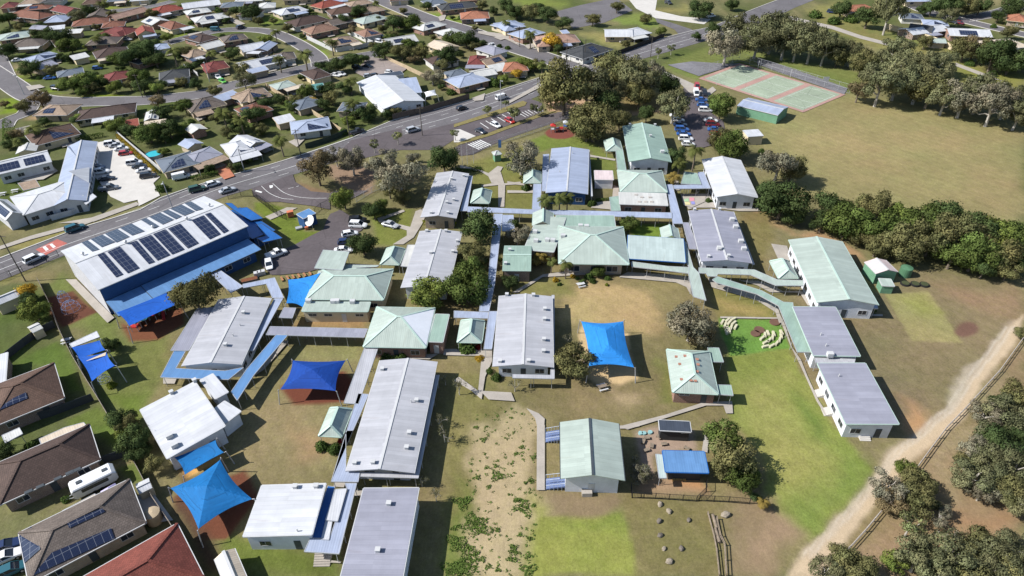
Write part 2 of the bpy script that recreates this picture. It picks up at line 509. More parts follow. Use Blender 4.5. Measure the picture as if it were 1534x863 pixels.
class Bld: pass
def building(name, label, cat, rect, ze, roof='gable', axis='y', rise=1., oh=.5, rm=None, wm=None, trim=None, win='nlr', sp=3.2, wh=1.2, wz=1.0, ww=1.8,
             hipk=1., thick=.14, cap=True, door='n', group=None, sd=None, wall=True, posts=0, z0=0., gut=True, capm=None, roofname='roof'):
    c, ang, L, Wd = rect
    root = thing(name, label, cat, (c.x, c.y, z0), ang, group)
    hx, hy = L / 2, Wd / 2
    b = Bld(); b.root = root; b.hx, b.hy, b.ze, b.rise, b.ang, b.c = hx, hy, ze, rise, ang, c
    trim = trim or LITE
    P = []; Fc = []; caps = []
    X = lambda x, y, z: (x, y, z)
    if roof == 'gable':
        if axis == 'y':
            P = [(-hx, -hy, ze), (-hx, hy, ze), (0, -hy, ze + rise), (0, hy, ze + rise), (hx, -hy, ze), (hx, hy, ze)]
            Fc = [(0, 2, 3, 1), (2, 4, 5, 3)]; b.h = lambda x, y: ze + rise * (1 - abs(x) / hx)
            caps = [(P[2], P[3])]; eaves = [(P[0], P[1]), (P[4], P[5])]
        else:
            P = [(-hx, -hy, ze), (hx, -hy, ze), (-hx, 0, ze + rise), (hx, 0, ze + rise), (-hx, hy, ze), (hx, hy, ze)]
            Fc = [(0, 1, 3, 2), (2, 3, 5, 4)]; b.h = lambda x, y: ze + rise * (1 - abs(y) / hy)
            caps = [(P[2], P[3])]; eaves = [(P[0], P[1]), (P[4], P[5])]
    elif roof in ('hip', 'dutch'):
        s = min(hx, hy) * hipk
        if hx >= hy if axis == 'auto' else axis == 'x':
            r = max(hx - s, .15); A, B = (-r, 0, ze + rise), (r, 0, ze + rise)
            P = [(-hx, -hy, ze), (hx, -hy, ze), (hx, hy, ze), (-hx, hy, ze), A, B]
            Fc = [(0, 1, 5, 4), (1, 2, 5), (2, 3, 4, 5), (3, 0, 4)]
            b.h = lambda x, y: ze + rise * max(0, min(1 - abs(y) / hy, (hx - abs(x)) / max(hx - r, .1)))
            caps = [(A, B), (P[0], A), (P[3], A), (P[1], B), (P[2], B)]
        else:
            r = max(hy - s, .15); A, B = (0, -r, ze + rise), (0, r, ze + rise)
            P = [(-hx, -hy, ze), (hx, -hy, ze), (hx, hy, ze), (-hx, hy, ze), A, B]
            Fc = [(0, 1, 4), (1, 2, 5, 4), (2, 3, 5), (3, 0, 4, 5)]
            b.h = lambda x, y: ze + rise * max(0, min(1 - abs(x) / hx, (hy - abs(y)) / max(hy - r, .1)))
            caps = [(A, B), (P[0], A), (P[1], A), (P[2], B), (P[3], B)]
        eaves = [(P[0], P[1]), (P[1], P[2]), (P[2], P[3]), (P[3], P[0])]
    else:   # single slope: 'n','f','l','r' = the low side
        d = roof[-1]
        hh = {'n': lambda x, y: ze + rise * (y + hy) / (2 * hy), 'f': lambda x, y: ze + rise * (hy - y) / (2 * hy),
              'l': lambda x, y: ze + rise * (x + hx) / (2 * hx), 'r': lambda x, y: ze + rise * (hx - x) / (2 * hx)}[d]
        b.h = hh
        P = [(x, y, hh(x, y)) for x, y in ((-hx, -hy), (hx, -hy), (hx, hy), (-hx, hy))]; Fc = [(0, 1, 2, 3)]
        eaves = [(P[i], P[(i + 1) % 4]) for i in range(4)]
    mb = MB(); mb.slab(P, Fc, thick)
    ro = mb.build(roofname, rm, root); b.roof = ro
    if cap and caps:
        m = MB()
        for A, B in caps:
            A, B = Vector(A), Vector(B)
            if (B - A).length > .3: m.bar(A + Vector((0, 0, .03)), B + Vector((0, 0, .03)), .42, .09)
        m.build('ridge_cap', capm or trim, ro)
    if gut:
        for A, B in eaves:
            m = MB(); A, B = Vector(A), Vector(B); o_ = (A + B) / 2; o_ = Vector((o_.x, o_.y, 0)).normalized() * .07
            m.bar(A + o_ - Vector((0, 0, .1)), B + o_ - Vector((0, 0, .1)), .12, .16)
            m.build('gutter', trim, ro)
    if wall:
        wx, wy = max(hx - oh, .3), max(hy - oh, .3); w = MB()
        def top(x, y): return b.h(x, y) - thick - .01
        ring = []
        N = lambda a, b_, k: [(a[0] + (b_[0] - a[0]) * i / k, a[1] + (b_[1] - a[1]) * i / k) for i in range(k)]
        cs = [(-wx, -wy), (wx, -wy), (wx, wy), (-wx, wy)]
        for i in range(4): ring += N(cs[i], cs[(i + 1) % 4], 2)
        n = len(ring)
        V = [(x, y, 0) for x, y in ring] + [(x, y, top(x, y)) for x, y in ring]
        w.add(V, [(i, (i + 1) % n, n + (i + 1) % n, n + i) for i in range(n)])
        w.build('wall', wm or WALLW, root)
        b.wx, b.wy = wx, wy
        for sde in win:
            ln = wx if sde in 'nf' else wy
            k = max(1, int((2 * ln - 1) / sp))
            if 2 * ln < ww + .6: continue
            for i in range(k):
                t = -ln + (i + .5) * 2 * ln / k
                if sde == door and i == k // 2:
                    pos = {'n': (t, -wy - .01, 0), 'f': (-t, wy + .01, math.pi), 'l': (-wx - .01, -t, -math.pi / 2), 'r': (wx + .01, t, math.pi / 2)}[sde]
                    door_on(root, pos[0], pos[1], pos[2], TRIMD if i % 2 else LITE); continue
                pos = {'n': (t, -wy - .01, 0), 'f': (-t, wy + .01, math.pi), 'l': (-wx - .01, -t, -math.pi / 2), 'r': (wx + .01, t, math.pi / 2)}[sde]
                if wz + wh < ze - .2: window_on(root, pos[0], pos[1], wz, pos[2], min(ww, 2 * ln / k - .4), wh)
    if posts:
        pm = MB(); pm.tube([(0, 0, 0), (0, 0, ze - thick)], .06, 6); me = pm.mesh('post', STEEL)
        for sx in (-1, 1):
            k = max(2, int(2 * hy / posts) + 1) if hy >= hx else 2
            for i in range(k):
                link('post', me, root, (sx * (hx - .2), -hy + .2 + (2 * hy - .4) * i / (k - 1), 0))
        if hx > hy * 1.5:
            k = max(2, int(2 * hx / posts) + 1)
            for i in range(1, k - 1):
                for sy in (-1, 1): link('post', me, root, (-hx + .2 + (2 * hx - .4) * i / (k - 1), sy * (hy - .2), 0))
    if sd: LAND.append((Vector((c.x, c.y)), sd))
    return b
def local(b, p, lift=0.):
    """pixel -> local point on the roof surface"""
    z = b.ze + b.rise / 2
    for _ in range(6):
        w = un(p, z).xy - b.c; ca, sa = math.cos(-b.ang), math.sin(-b.ang)
        x, y = w.x * ca - w.y * sa, w.x * sa + w.y * ca
        x2, y2 = max(-b.hx, min(b.hx, x)), max(-b.hy, min(b.hy, y)); z = b.h(x2, y2)
    return Vector((x2, y2, z + lift))
VM = {}
def vent(b, *ps, h=.55, name='roof_vent', kind='box'):
    if kind not in VM:
        m = MB()
        if kind == 'box': m.box(-.3, .3, -.28, .28, -.2, h).box(-.38, .38, -.36, .36, h, h + .08)
        elif kind == 'ac': m.box(-.55, .55, -.45, .45, -.2, .75).box(-.4, .4, -.47, -.45, .05, .6)
        elif kind == 'whirly':
            m.tube([(0, 0, -.3), (0, 0, .35)], .18, 8).tube([(0, 0, .35), (0, 0, .5), (0, 0, .75), (0, 0, .9)], [.22, .36, .36, .1], 10)
        else: m.tube([(0, 0, -.2), (0, 0, .6)], .09, 6)
        VM[kind] = m.mesh(name, LITE if kind != 'whirly' else STEEL)
    for p in ps: link(name, VM[kind], b.roof, local(b, p))
def solar(b, r, *quads):
    for q in quads:
        P = [local(b, p, .13) for p in Z(r, *q)]
        mb = MB(); o = (P[0] + P[1] + P[2] + P[3]) / 4
        n = (P[1] - P[0]).cross(P[2] - P[0])
        f = (0, 1, 2, 3) if n.z > 0 else (3, 2, 1, 0)
        mb.slab(P, [f], .05); mb.build('solar_panel', solar_mat(), b.roof)
def solar_loc(b, x0, x1, y0, y1):
    P = [Vector((x, y, b.h(x, y) + .12)) for x, y in ((x0, y0), (x1, y0), (x1, y1), (x0, y1))]
    mb = MB(); mb.slab(P, [(0, 1, 2, 3)], .05); mb.build('solar_panel', solar_mat(), b.roof)

def canopy(name, label, cat, pts, z, mat, t=.12, sp=3.5, trim=None, post=True, group=None, pm=None, world=False):
    """flat roof of any outline on posts"""
    P = [un(p, z) for p in pts]; c = sum(P, Vector()) / len(P)
    ang = math.atan2(P[1].y - P[0].y, P[1].x - P[0].x); ca, sa = math.cos(-ang), math.sin(-ang)
    Q = []
    for p in P:
        d = p - c; Q.append(Vector((d.x * ca - d.y * sa, d.x * sa + d.y * ca, z)))
    root = thing(name, label, cat, (c.x, c.y, 0), ang, group)
    mb = MB(); mb.slab(Q, tri(Q), t); ro = mb.build('roof', mat, root)
    area = sum(Q[i].x * Q[(i + 1) % len(Q)].y - Q[(i + 1) % len(Q)].x * Q[i].y for i in range(len(Q)))
    m = MB()
    for i in range(len(Q)): m.bar(Q[i] - Vector((0, 0, .06)), Q[(i + 1) % len(Q)] - Vector((0, 0, .06)), .1, .18)
    m.build('fascia', trim or STEEL, ro)
    if post:
        p_ = MB(); p_.tube([(0, 0, 0), (0, 0, z - t)], .055, 6); me = p_.mesh('post', pm or STEEL)
        for i in range(len(Q)):
            a, b2 = Q[i], Q[(i + 1) % len(Q)]; d = (b2 - a); ln = d.length
            if ln < 2.2: continue
            n = Vector((-d.y, d.x, 0)).normalized() * (.25 if area > 0 else -.25)
            k = max(1, round(ln / sp))
            for j in range(k):
                q = a + d * ((j + .12) / k) + n; link('post', me, root, (q.x, q.y, 0))
    return root

def fence(name, label, pts, h=1.8, style='paling', mat=None, sp=2.5, n=4, cat='fence'):
    L = [un(p).xy for p in pts]
    c = L[0]; root = thing(name, label, cat, (c.x, c.y, 0))
    mat = mat or WOOD
    dens = []
    for i in range(len(L) - 1):
        k = max(1, round((L[i + 1] - L[i]).length / sp))
        for j in range(k): dens.append(L[i].lerp(L[i + 1], j / k) - c)
    dens.append(L[-1] - c)
    pm = MB(); pm.tube([(0, 0, 0), (0, 0, h + .05)], .05 if style != 'log' else .08, 6); me = pm.mesh('post', mat)
    st = max(1, math.ceil(len(dens) / 95))
    for p in dens[::st]: link('post', me, root, (p.x, p.y, 0))
    m = MB(); r = MB()
    for a, b in zip(dens[:-1], dens[1:]):
        A, B = Vector((a.x, a.y, 0)), Vector((b.x, b.y, 0))
        if style == 'paling':
            m.bar(A + Vector((0, 0, h / 2)), B + Vector((0, 0, h / 2)), .04, h)
            r.bar(A + Vector((0, 0, h * .75)), B + Vector((0, 0, h * .75)), .14, .09)
        elif style == 'log':
            for z in (h * .45, h * .95): m.tube([A + Vector((0, 0, z)), B + Vector((0, 0, z))], .07, 6)
        else:
            k = max(2, int((B - A).length / (.22 if style == 'bars' else .5)))
            for z in ((.12, h - .06) if style == 'bars' else (.05, h / 2, h)): r.bar(A + Vector((0, 0, z)), B + Vector((0, 0, z)), .05)
            for j in range(k):
                q = A.lerp(B, (j + .5) / k); m.bar(q, q + Vector((0, 0, h)), .03)
    m.build('rail' if style == 'log' else 'paling' if style == 'paling' else 'bar', mat, root)
    if r.f: r.build('rail', mat, root)
    return root

def sail(label, corners, zs, mat, sag=.10, ridge=None, apex=None, n=10, post=True, group=None):
    """tensioned shade cloth: corner pixels each with its own height; edges curve inward"""
    C = [un(p, z) for p, z in zip(corners, zs)]
    c = sum(C, Vector()) / 4; root = thing('shade_sail', label, 'shade sail', (c.x, c.y, 0), 0, group)
    Q = [q - Vector((c.x, c.y, 0)) for q in C]
    P = []; cen = sum(Q, Vector()) / 4
    for i in range(n + 1):
        for j in range(n + 1):
            u, v = i / n, j / n
            p = Q[0].lerp(Q[1], u).lerp(Q[3].lerp(Q[2], u), v)
            # inward curve of the edges
            su, sv = 4 * u * (1 - u), 4 * v * (1 - v)
            d = cen - p; e = max(abs(2 * u - 1), abs(2 * v - 1))
            k = sag * (su * abs(2 * v - 1) ** 2 + sv * abs(2 * u - 1) ** 2)
            p = p + Vector((d.x, d.y, 0)) * k
            if apex is not None:
                r = max(abs(2 * u - 1), abs(2 * v - 1)); p.z += apex * (1 - r) ** .9
            elif ridge is not None:
                r = max(abs(2 * u - 1), max(0, abs(2 * v - 1) * 1.6 - .6)); p.z += ridge * (1 - r)
            else: p.z -= .25 * su * sv
            P.append(p)
    fs = [(i * (n + 1) + j, (i + 1) * (n + 1) + j, (i + 1) * (n + 1) + j + 1, i * (n + 1) + j + 1) for i in range(n) for j in range(n)]
    a = P[fs[0][1]] - P[fs[0][0]]; b = P[fs[0][2]] - P[fs[0][0]]
    if a.cross(b).z < 0: fs = [f[::-1] for f in fs]
    mb = MB(); mb.slab(P, fs, .03); mb.build('canopy', mat, root)
    if post:
        for q in Q:
            d = Vector((q.x - cen.x, q.y - cen.y, 0)).normalized()
            m = MB(); m.tube([(q.x + d.x * .9, q.y + d.y * .9, 0), (q.x + d.x * .35, q.y + d.y * .35, q.z + .15)], [.1, .08], 7); m.build('post', STEEL, root)
            m = MB(); m.tube([(q.x + d.x * .35, q.y + d.y * .35, q.z + .05), (q.x, q.y, q.z)], .03, 5); m.build('cable', STEEL, root)
    return root
# ---------------------------------------------------------------- vegetation
def np_mesh(name, V, Fq, mats, colattr=None, mi=None, nrm=None):
    me = bpy.data.meshes.new(name)
    n, m = len(V), len(Fq)
    me.vertices.add(n); me.vertices.foreach_set('co', np.asarray(V, dtype=np.float32).ravel())
    me.loops.add(m * 4); me.polygons.add(m)
    me.loops.foreach_set('vertex_index', np.asarray(Fq, dtype=np.int32).ravel())
    me.polygons.foreach_set('loop_start', np.arange(0, m * 4, 4, dtype=np.int32))
    for x in (mats if isinstance(mats, (list, tuple)) else [mats]): me.materials.append(x)
    if mi is not None: me.polygons.foreach_set('material_index', mi)
    if colattr is not None:
        a = me.color_attributes.new('leaf', 'FLOAT_COLOR', 'POINT')
        c = np.ones((n, 4), dtype=np.float32); c[:, :3] = colattr; a.data.foreach_set('color', c.ravel())
    me.update(calc_edges=True)
    if nrm is not None:
        me.polygons.foreach_set('use_smooth', np.ones(m, dtype=bool)); me.normals_split_custom_set_from_vertices(nrm.tolist())
    return me

def leaves(cent, nor, size, rng, jit=.6, asp=.6):
    """one small leaf-clump face per centre"""
    n = len(cent)
    d = nor + rng.normal(0, jit, (n, 3)); d /= np.linalg.norm(d, axis=1)[:, None] + 1e-9
    r = rng.normal(0, 1, (n, 3)); u = np.cross(d, r); u /= np.linalg.norm(u, axis=1)[:, None] + 1e-9
    w = np.cross(d, u)
    s = size * rng.uniform(.6, 1.35, (n, 1))
    u = u * s; w = w * s * asp
    bend = d * s * .25
    V = np.stack([cent - u - bend, cent - w, cent + u - bend, cent + w], 1).reshape(-1, 3)
    Fq = np.arange(n * 4).reshape(-1, 4)
    return V, Fq

CROWN = dict(
    gum=dict(nb=26, br=(.17, .36), sx=.82, sz=.58, nl=4600, ls=.050, cz=1.08, col=(.150, .158, .082), jit=.5),
    pale=dict(nb=26, br=(.15, .32), sx=.85, sz=.58, nl=3900, ls=.048, cz=1.05, col=(.215, .205, .145), jit=.55),
    broad=dict(nb=20, br=(.22, .42), sx=.72, sz=.48, nl=4200, ls=.056, cz=.86, col=(.100, .138, .038), jit=.45),
    dark=dict(nb=20, br=(.22, .42), sx=.72, sz=.5, nl=4200, ls=.056, cz=.9, col=(.068, .098, .036), jit=.45),
    olive=dict(nb=23, br=(.2, .4), sx=.76, sz=.5, nl=4200, ls=.053, cz=.92, col=(.145, .145, .062), jit=.5),
    light=dict(nb=17, br=(.24, .42), sx=.7, sz=.46, nl=3600, ls=.058, cz=.88, col=(.150, .190, .048), jit=.45),
    yellow=dict(nb=10, br=(.3, .5), sx=.55, sz=.4, nl=2000, ls=.075, cz=.85, col=(.42, .28, .04), jit=.5),
    rust=dict(nb=24, br=(.18, .36), sx=.78, sz=.52, nl=3800, ls=.050, cz=1.0, col=(.185, .150, .082), jit=.5),
    thin=dict(nb=9, br=(.2, .36), sx=.65, sz=.4, nl=1000, ls=.070, cz=1.4, col=(.16, .18, .08), jit=.7),
)
def limb(mb, a, b, r0, r1, rng, n=5, k=3):
    a, b = Vector(a), Vector(b); L = (b - a).length
    pts = [a]
    for i in range(1, k): pts.append(a.lerp(b, i / k) + Vector(rng.normal(0, L * .06, 3)))
    pts.append(b); mb.tube(pts, [r0 + (r1 - r0) * i / k for i in range(k + 1)], n)
PROTO = {}
def tree_proto(kind, var):
    key = (kind, var)
    if key in PROTO: return PROTO[key]
    p = CROWN[kind]; rng = np.random.default_rng(sum(map(ord, kind)) * 17 + var * 31)
    B = []
    for i in range(p['nb']):
        a = rng.uniform(0, 2 * math.pi) if i > 5 else i * 1.05 + rng.uniform(-.3, .3); r = p['sx'] * rng.uniform(.15, 1) ** .6
        zz = rng.uniform(-1, 1) * p['sz'] * math.sqrt(max(0, 1 - (r / p['sx']) ** 2 * .75))
        B.append((r * math.cos(a), r * math.sin(a), p['cz'] + zz, rng.uniform(*p['br'])))
    B = np.array(B); w = B[:, 3] ** 2; w /= w.sum()
    nl = int(p['nl'] * 1.5); p['ls'] * 1; idx = rng.choice(len(B), nl, p=w)
    d = rng.normal(0, 1, (nl, 3)); d[:, 2] = d[:, 2] * .8 + .18; d /= np.linalg.norm(d, axis=1)[:, None]
    rad = B[idx, 3] * np.where(rng.uniform(0, 1, nl) < .12, rng.uniform(1, 1.3, nl), rng.uniform(.4, 1.06, nl) ** .5) * (1 + .22 * np.sin(d[:, 0] * 7 + idx) * np.cos(d[:, 1] * 6 + idx))
    c = B[idx, :3] + d * rad[:, None] * np.array((1, 1, .85))
    V, Fq = leaves(c, d, p['ls'] * .82, rng, p['jit'])
    tint = rng.uniform(.72, 1.28, (len(B), 1)) * np.array([[1, 1, 1]]); tint[:, 0] *= rng.uniform(.95, 1.07, len(B))
    lc = tint[idx] * rng.uniform(.78, 1.22, (nl, 1))
    up = c - np.array((0, 0, p['cz'] - .25)); up /= np.linalg.norm(up, axis=1)[:, None]
    fn = np.cross(V[1::4] - V[0::4], V[2::4] - V[1::4]); fn /= np.linalg.norm(fn, axis=1)[:, None] + 1e-9
    nr = .55 * d + .3 * up + .4 * fn; nr /= np.linalg.norm(nr, axis=1)[:, None]
    me = np_mesh(kind + '_crown', V, Fq, leafmat('leaf_' + kind, p['col']), np.repeat(lc, 4, axis=0), nrm=np.repeat(nr, 4, axis=0))
    mb = MB(); z1 = p['cz'] - p['sz'] * .55
    mb.tube([(0, 0, -.05), (.02, .01, z1 * .5), (rng.normal(0, .04), rng.normal(0, .04), z1)], [.075, .055, .045], 7)
    for i in rng.choice(len(B), min(10, len(B)), replace=False):
        limb(mb, (0, 0, z1 * rng.uniform(.6, 1)), B[i, :3], .035, .012, rng)
    tr = mb.mesh('trunk', TRUNKP if kind in ('gum', 'pale', 'thin') else TRUNK)
    PROTO[key] = (tr, me, p['cz'])
    return PROTO[key]
def bare_proto(var):
    key = ('bare', var)
    if key in PROTO: return PROTO[key]
    rng = np.random.default_rng(90 + var); mb = MB(); tips = []
    def grow(a, d, L, r, lev):
        b = a + d * L; limb(mb, a, b, r, r * .6, rng, 5, 2)
        if lev == 0: tips.append(np.array(b)); return
        for _ in range(3 if lev > 1 else 4):
            q = Vector(rng.normal(0, .62, 3)); nd = (d + q + Vector((0, 0, .18))).normalized()
            grow(b, nd, L * rng.uniform(.55, .82), r * .58, lev - 1)
    grow(Vector((0, 0, -.05)), Vector((.03, .02, 1)).normalized(), .62, .055, 3)
    tr = mb.mesh('trunk', TRUNKP)
    t = np.array(tips); n = len(t) * 9
    c = np.repeat(t, 9, axis=0) + rng.normal(0, .10, (n, 3))
    V, Fq = leaves(c, rng.normal(0, 1, (n, 3)), .05, rng, 1)
    me = np_mesh('bare_crown', V, Fq, leafmat('leaf_sparse', (.13, .13, .07)), np.repeat(rng.uniform(.6, 1.3, (n, 1)) * np.ones((1, 3)), 4, axis=0))
    PROTO[key] = (tr, me, 1.25); return PROTO[key]
def palm_proto(var, kind='palm'):
    key = (kind, var)
    if key in PROTO: return PROTO[key]
    rng = np.random.default_rng(50 + var); mb = MB(); H = 2.0 if kind == 'palm' else 1.1
    mb.tube([(0, 0, -.05), (.03, 0, H * .5), (.05, .02, H)], [.085, .065, .055], 7)
    tr = mb.mesh('trunk', TRUNK); V = []; Fq = []; C = []
    for k in range(20):
        az = k * 2.399 + rng.uniform(-.2, .2); el = rng.uniform(-.3, 1.15); L = rng.uniform(.85, 1.1)
        h = np.array((math.cos(az), math.sin(az), 0)); side = np.array((-math.sin(az), math.cos(az), 0))
        sp = []; p = np.array((.05, .02, H)); e = el
        for i in range(8):
            sp.append(p.copy()); p = p + (h * math.cos(e) + np.array((0, 0, 1)) * math.sin(e)) * L / 7; e -= .26
        col = rng.uniform(.7, 1.25)
        for i in range(7):
            for s in (-1, 1):
                for q in range(2):
                    a = sp[i] + (sp[i + 1] - sp[i]) * q * .5; b = a + (sp[i + 1] - sp[i]) * .38
                    wd = .26 * math.sin(math.pi * min(.98, (i + .8 + q * .5) / 7.6)); t = side * s * wd + (sp[i + 1] - sp[i]) * .5 - np.array((0, 0, wd * .45))
                    o = len(V); V += [a, b, b + t, a + t * .98]; Fq.append((o, o + 1, o + 2, o + 3)); C += [col] * 4
    me = np_mesh('palm_crown', V, Fq, leafmat('leaf_' + kind, (.10, .115, .035) if kind == 'palm' else (.21, .16, .045)), np.array(C)[:, None] * np.ones((1, 3)))
    PROTO[key] = (tr, me, H * 1.0); return PROTO[key]
def shrub_proto(var, kind='shrub'):
    key = (kind, var)
    if key in PROTO: return PROTO[key]
    rng = np.random.default_rng(150 + var); n = 900
    d = rng.normal(0, 1, (n, 3)); d[:, 2] = np.abs(d[:, 2]) * .9; d /= np.linalg.norm(d, axis=1)[:, None]
    c = d * (rng.uniform(.6, 1.05, (n, 1))) * (1 + .15 * np.sin(d[:, :1] * 5 + var)) * np.array((1, 1, .95)) + np.array((0, 0, .12))
    V, Fq = leaves(c, d, .13, rng, .6)
    col = {'shrub': (.07, .11, .03), 'limeshrub': (.17, .20, .03), 'redshrub': (.30, .03, .03), 'goldshrub': (.36, .24, .03)}[kind]
    me = np_mesh('shrub_foliage', V, Fq, leafmat('leaf_' + kind, col), np.repeat(rng.uniform(.65, 1.3, (n, 1)) * np.ones((1, 3)), 4, axis=0))
    mb = MB(); limb(mb, (0, 0, -.02), (0, 0, .5), .06, .03, rng)
    PROTO[key] = (mb.mesh('stem', TRUNK), me, .45); return PROTO[key]

KN = {'gum': ('gum_tree', 'grey-green gum tree', 'tree'), 'pale': ('gum_tree', 'pale silvery gum tree', 'tree'), 'broad': ('broadleaf_tree', 'bushy green tree', 'tree'),
      'dark': ('broadleaf_tree', 'dark green tree', 'tree'), 'olive': ('broadleaf_tree', 'olive green tree', 'tree'), 'light': ('broadleaf_tree', 'bright green tree', 'tree'),
      'yellow': ('flowering_tree', 'golden yellow tree', 'tree'), 'rust': ('gum_tree', 'rusty brown tree', 'tree'), 'thin': ('street_tree', 'slim young street tree', 'tree'),
      'bare': ('bare_tree', 'nearly leafless tree', 'tree'), 'palm': ('palm_tree', 'feathery palm', 'palm'), 'goldpalm': ('palm_tree', 'yellowish clump palm', 'palm'),
      'shrub': ('shrub', 'round green shrub', 'shrub'), 'limeshrub': ('shrub', 'lime yellow shrub', 'shrub'), 'redshrub': ('shrub', 'red-leaved shrub', 'shrub'), 'goldshrub': ('shrub', 'golden shrub', 'shrub')}
TREES = []          # (object, kind, xy, R, given label) for wording labels at the end
NV = [0]
def tree(kind, p, wpx, tall=1., label=None, group=None, lean=0.):
    NV[0] += 1; var = NV[0] % 6
    if kind == 'bare': pr = bare_proto(var)
    elif kind in ('palm', 'goldpalm'): pr = palm_proto(var % 3, kind)
    elif kind.endswith('shrub'): pr = shrub_proto(var % 3, kind)
    else: pr = tree_proto(kind, var)
    R = 3.; wpx *= (.98 if p[0] < 760 and p[1] < 240 else 1.06 if p[0] > 1330 and p[1] > 480 else 1.22) if kind in CROWN else 1.35 if 'palm' in kind else 1.
    for _ in range(4):
        w = un(p, pr[2] * R * tall); R = wpx / 2 * dist_of(w) / F
    nm, adj, cat = KN[kind]
    root = thing(nm, label, cat, (w.x, w.y, 0), random.uniform(0, 6.28), group)
    s = R * random.uniform(.94, 1.04); root.scale = (s * random.uniform(.88, 1.1), s * random.uniform(.88, 1.1), R * tall * random.uniform(.92, 1.08))
    if kind.endswith('shrub'):
        link('foliage', pr[1], root); link('stem', pr[0], root)
    else:
        link('trunk', pr[0], root); link('crown', pr[1], root)
    TREES.append((root, kind, Vector((w.x, w.y)), R, label, p))
    return root
def trees(reg, txt, label=None, tall=None, group=None):
    """'kind x y w; ...' ; label with {o} = ordinal along the row"""
    k = REG[reg][2]; i = 0
    for it in txt.split(';'):
        it = it.split()
        if not it: continue
        p = Z(reg, float(it[1]), float(it[2]))[0]
        t = float(it[4]) if len(it) > 4 else (tall or 1.)
        tree(it[0], p, float(it[3]) / k, t, label.format(o=ORD[i], k=KN[it[0]][1]) if label else None, group); i += 1
def hedge(label, pts, w, h, kind='shrub', n_per=60, col=None):
    L = [un(p).xy for p in pts]; c = L[0]; rng = np.random.default_rng(int(abs(c.x) * 10) + 3)
    C = []; N = []
    for a, b in zip(L[:-1], L[1:]):
        d = b - a; ln = d.length; n = int(ln * n_per); nn = Vector((-d.y, d.x)).normalized()
        t = rng.uniform(0, 1, n); th = rng.uniform(-.2, math.pi + .2, n)
        off = np.cos(th) * w / 2; z = np.abs(np.sin(th)) ** .6 * h * rng.uniform(.85, 1.1, n)
        C.append(np.stack([a.x - c.x + d.x * t + nn.x * off, a.y - c.y + d.y * t + nn.y * off, z], 1))
        N.append(np.stack([nn.x * np.cos(th), nn.y * np.cos(th), np.sin(th)], 1))
    C = np.concatenate(C); N = np.concatenate(N)
    V, Fq = leaves(C, N, .2, rng, .6)
    m = leafmat('leaf_hedge_' + (kind), {'shrub': (.08, .12, .03), 'lime': (.22, .24, .03), 'gold': (.3, .22, .03)}[kind])
    me = np_mesh('hedge', V, Fq, m, np.repeat(rng.uniform(.6, 1.35, (len(C), 1)) * np.ones((1, 3)), 4, axis=0))
    o = link('hedge', me, None, (c.x, c.y, 0)); tag(o, label, 'hedge'); return o

# ---------------------------------------------------------------- vehicles
CARCOL = dict(white=(.72, .72, .72), silver=(.42, .43, .45), grey=(.16, .17, .18), black=(.014, .014, .016), navy=(.016, .03, .09), blue=(.03, .10, .32), red=(.40, .03, .025),
              maroon=(.16, .015, .02), teal=(.02, .10, .13), green=(.03, .08, .05), lime=(.12, .45, .05), dark=(.03, .035, .045))
def paint(col):
    k = 'car_paint_' + col
    if k not in MATS:
        b = NB(k); MATS[k] = b.base(CARCOL[col], .28, .5); b.p.inputs['Coat Weight'].default_value = .6; b.p.inputs['Coat Roughness'].default_value = .08
    return MATS[k]
RUB = plain('tyre_rubber', (.018, .018, .018), .9, .2)
LAMP = plain('headlight_lens', (.6, .62, .65), .15, .6, .02)
TAIL = plain('tail_light_lens', (.35, .02, .02), .25, .5, .02)
CARM = {}
def ring(x, w, z0, z1, r=.12):
    return [(x, -w, z0 + r), (x, -w + r, z0), (x, w - r, z0), (x, w, z0 + r), (x, w, z1 - r), (x, w - r, z1), (x, -w + r, z1), (x, -w, z1 - r)]
def loft(mb, rings, mi=0):
    o = len(mb.v); n = len(rings[0])
    for r_ in rings: mb.v += r_
    for i in range(len(rings) - 1):
        for k in range(n):
            a, b = o + i * n + k, o + i * n + (k + 1) % n
            mb.f.append([a, a + n, b + n, b]); mb.mi.append(mi)
    mb.f.append([o + k for k in range(n)]); mb.mi.append(mi)
    mb.f.append([o + (len(rings) - 1) * n + k for k in range(n)][::-1]); mb.mi.append(mi)
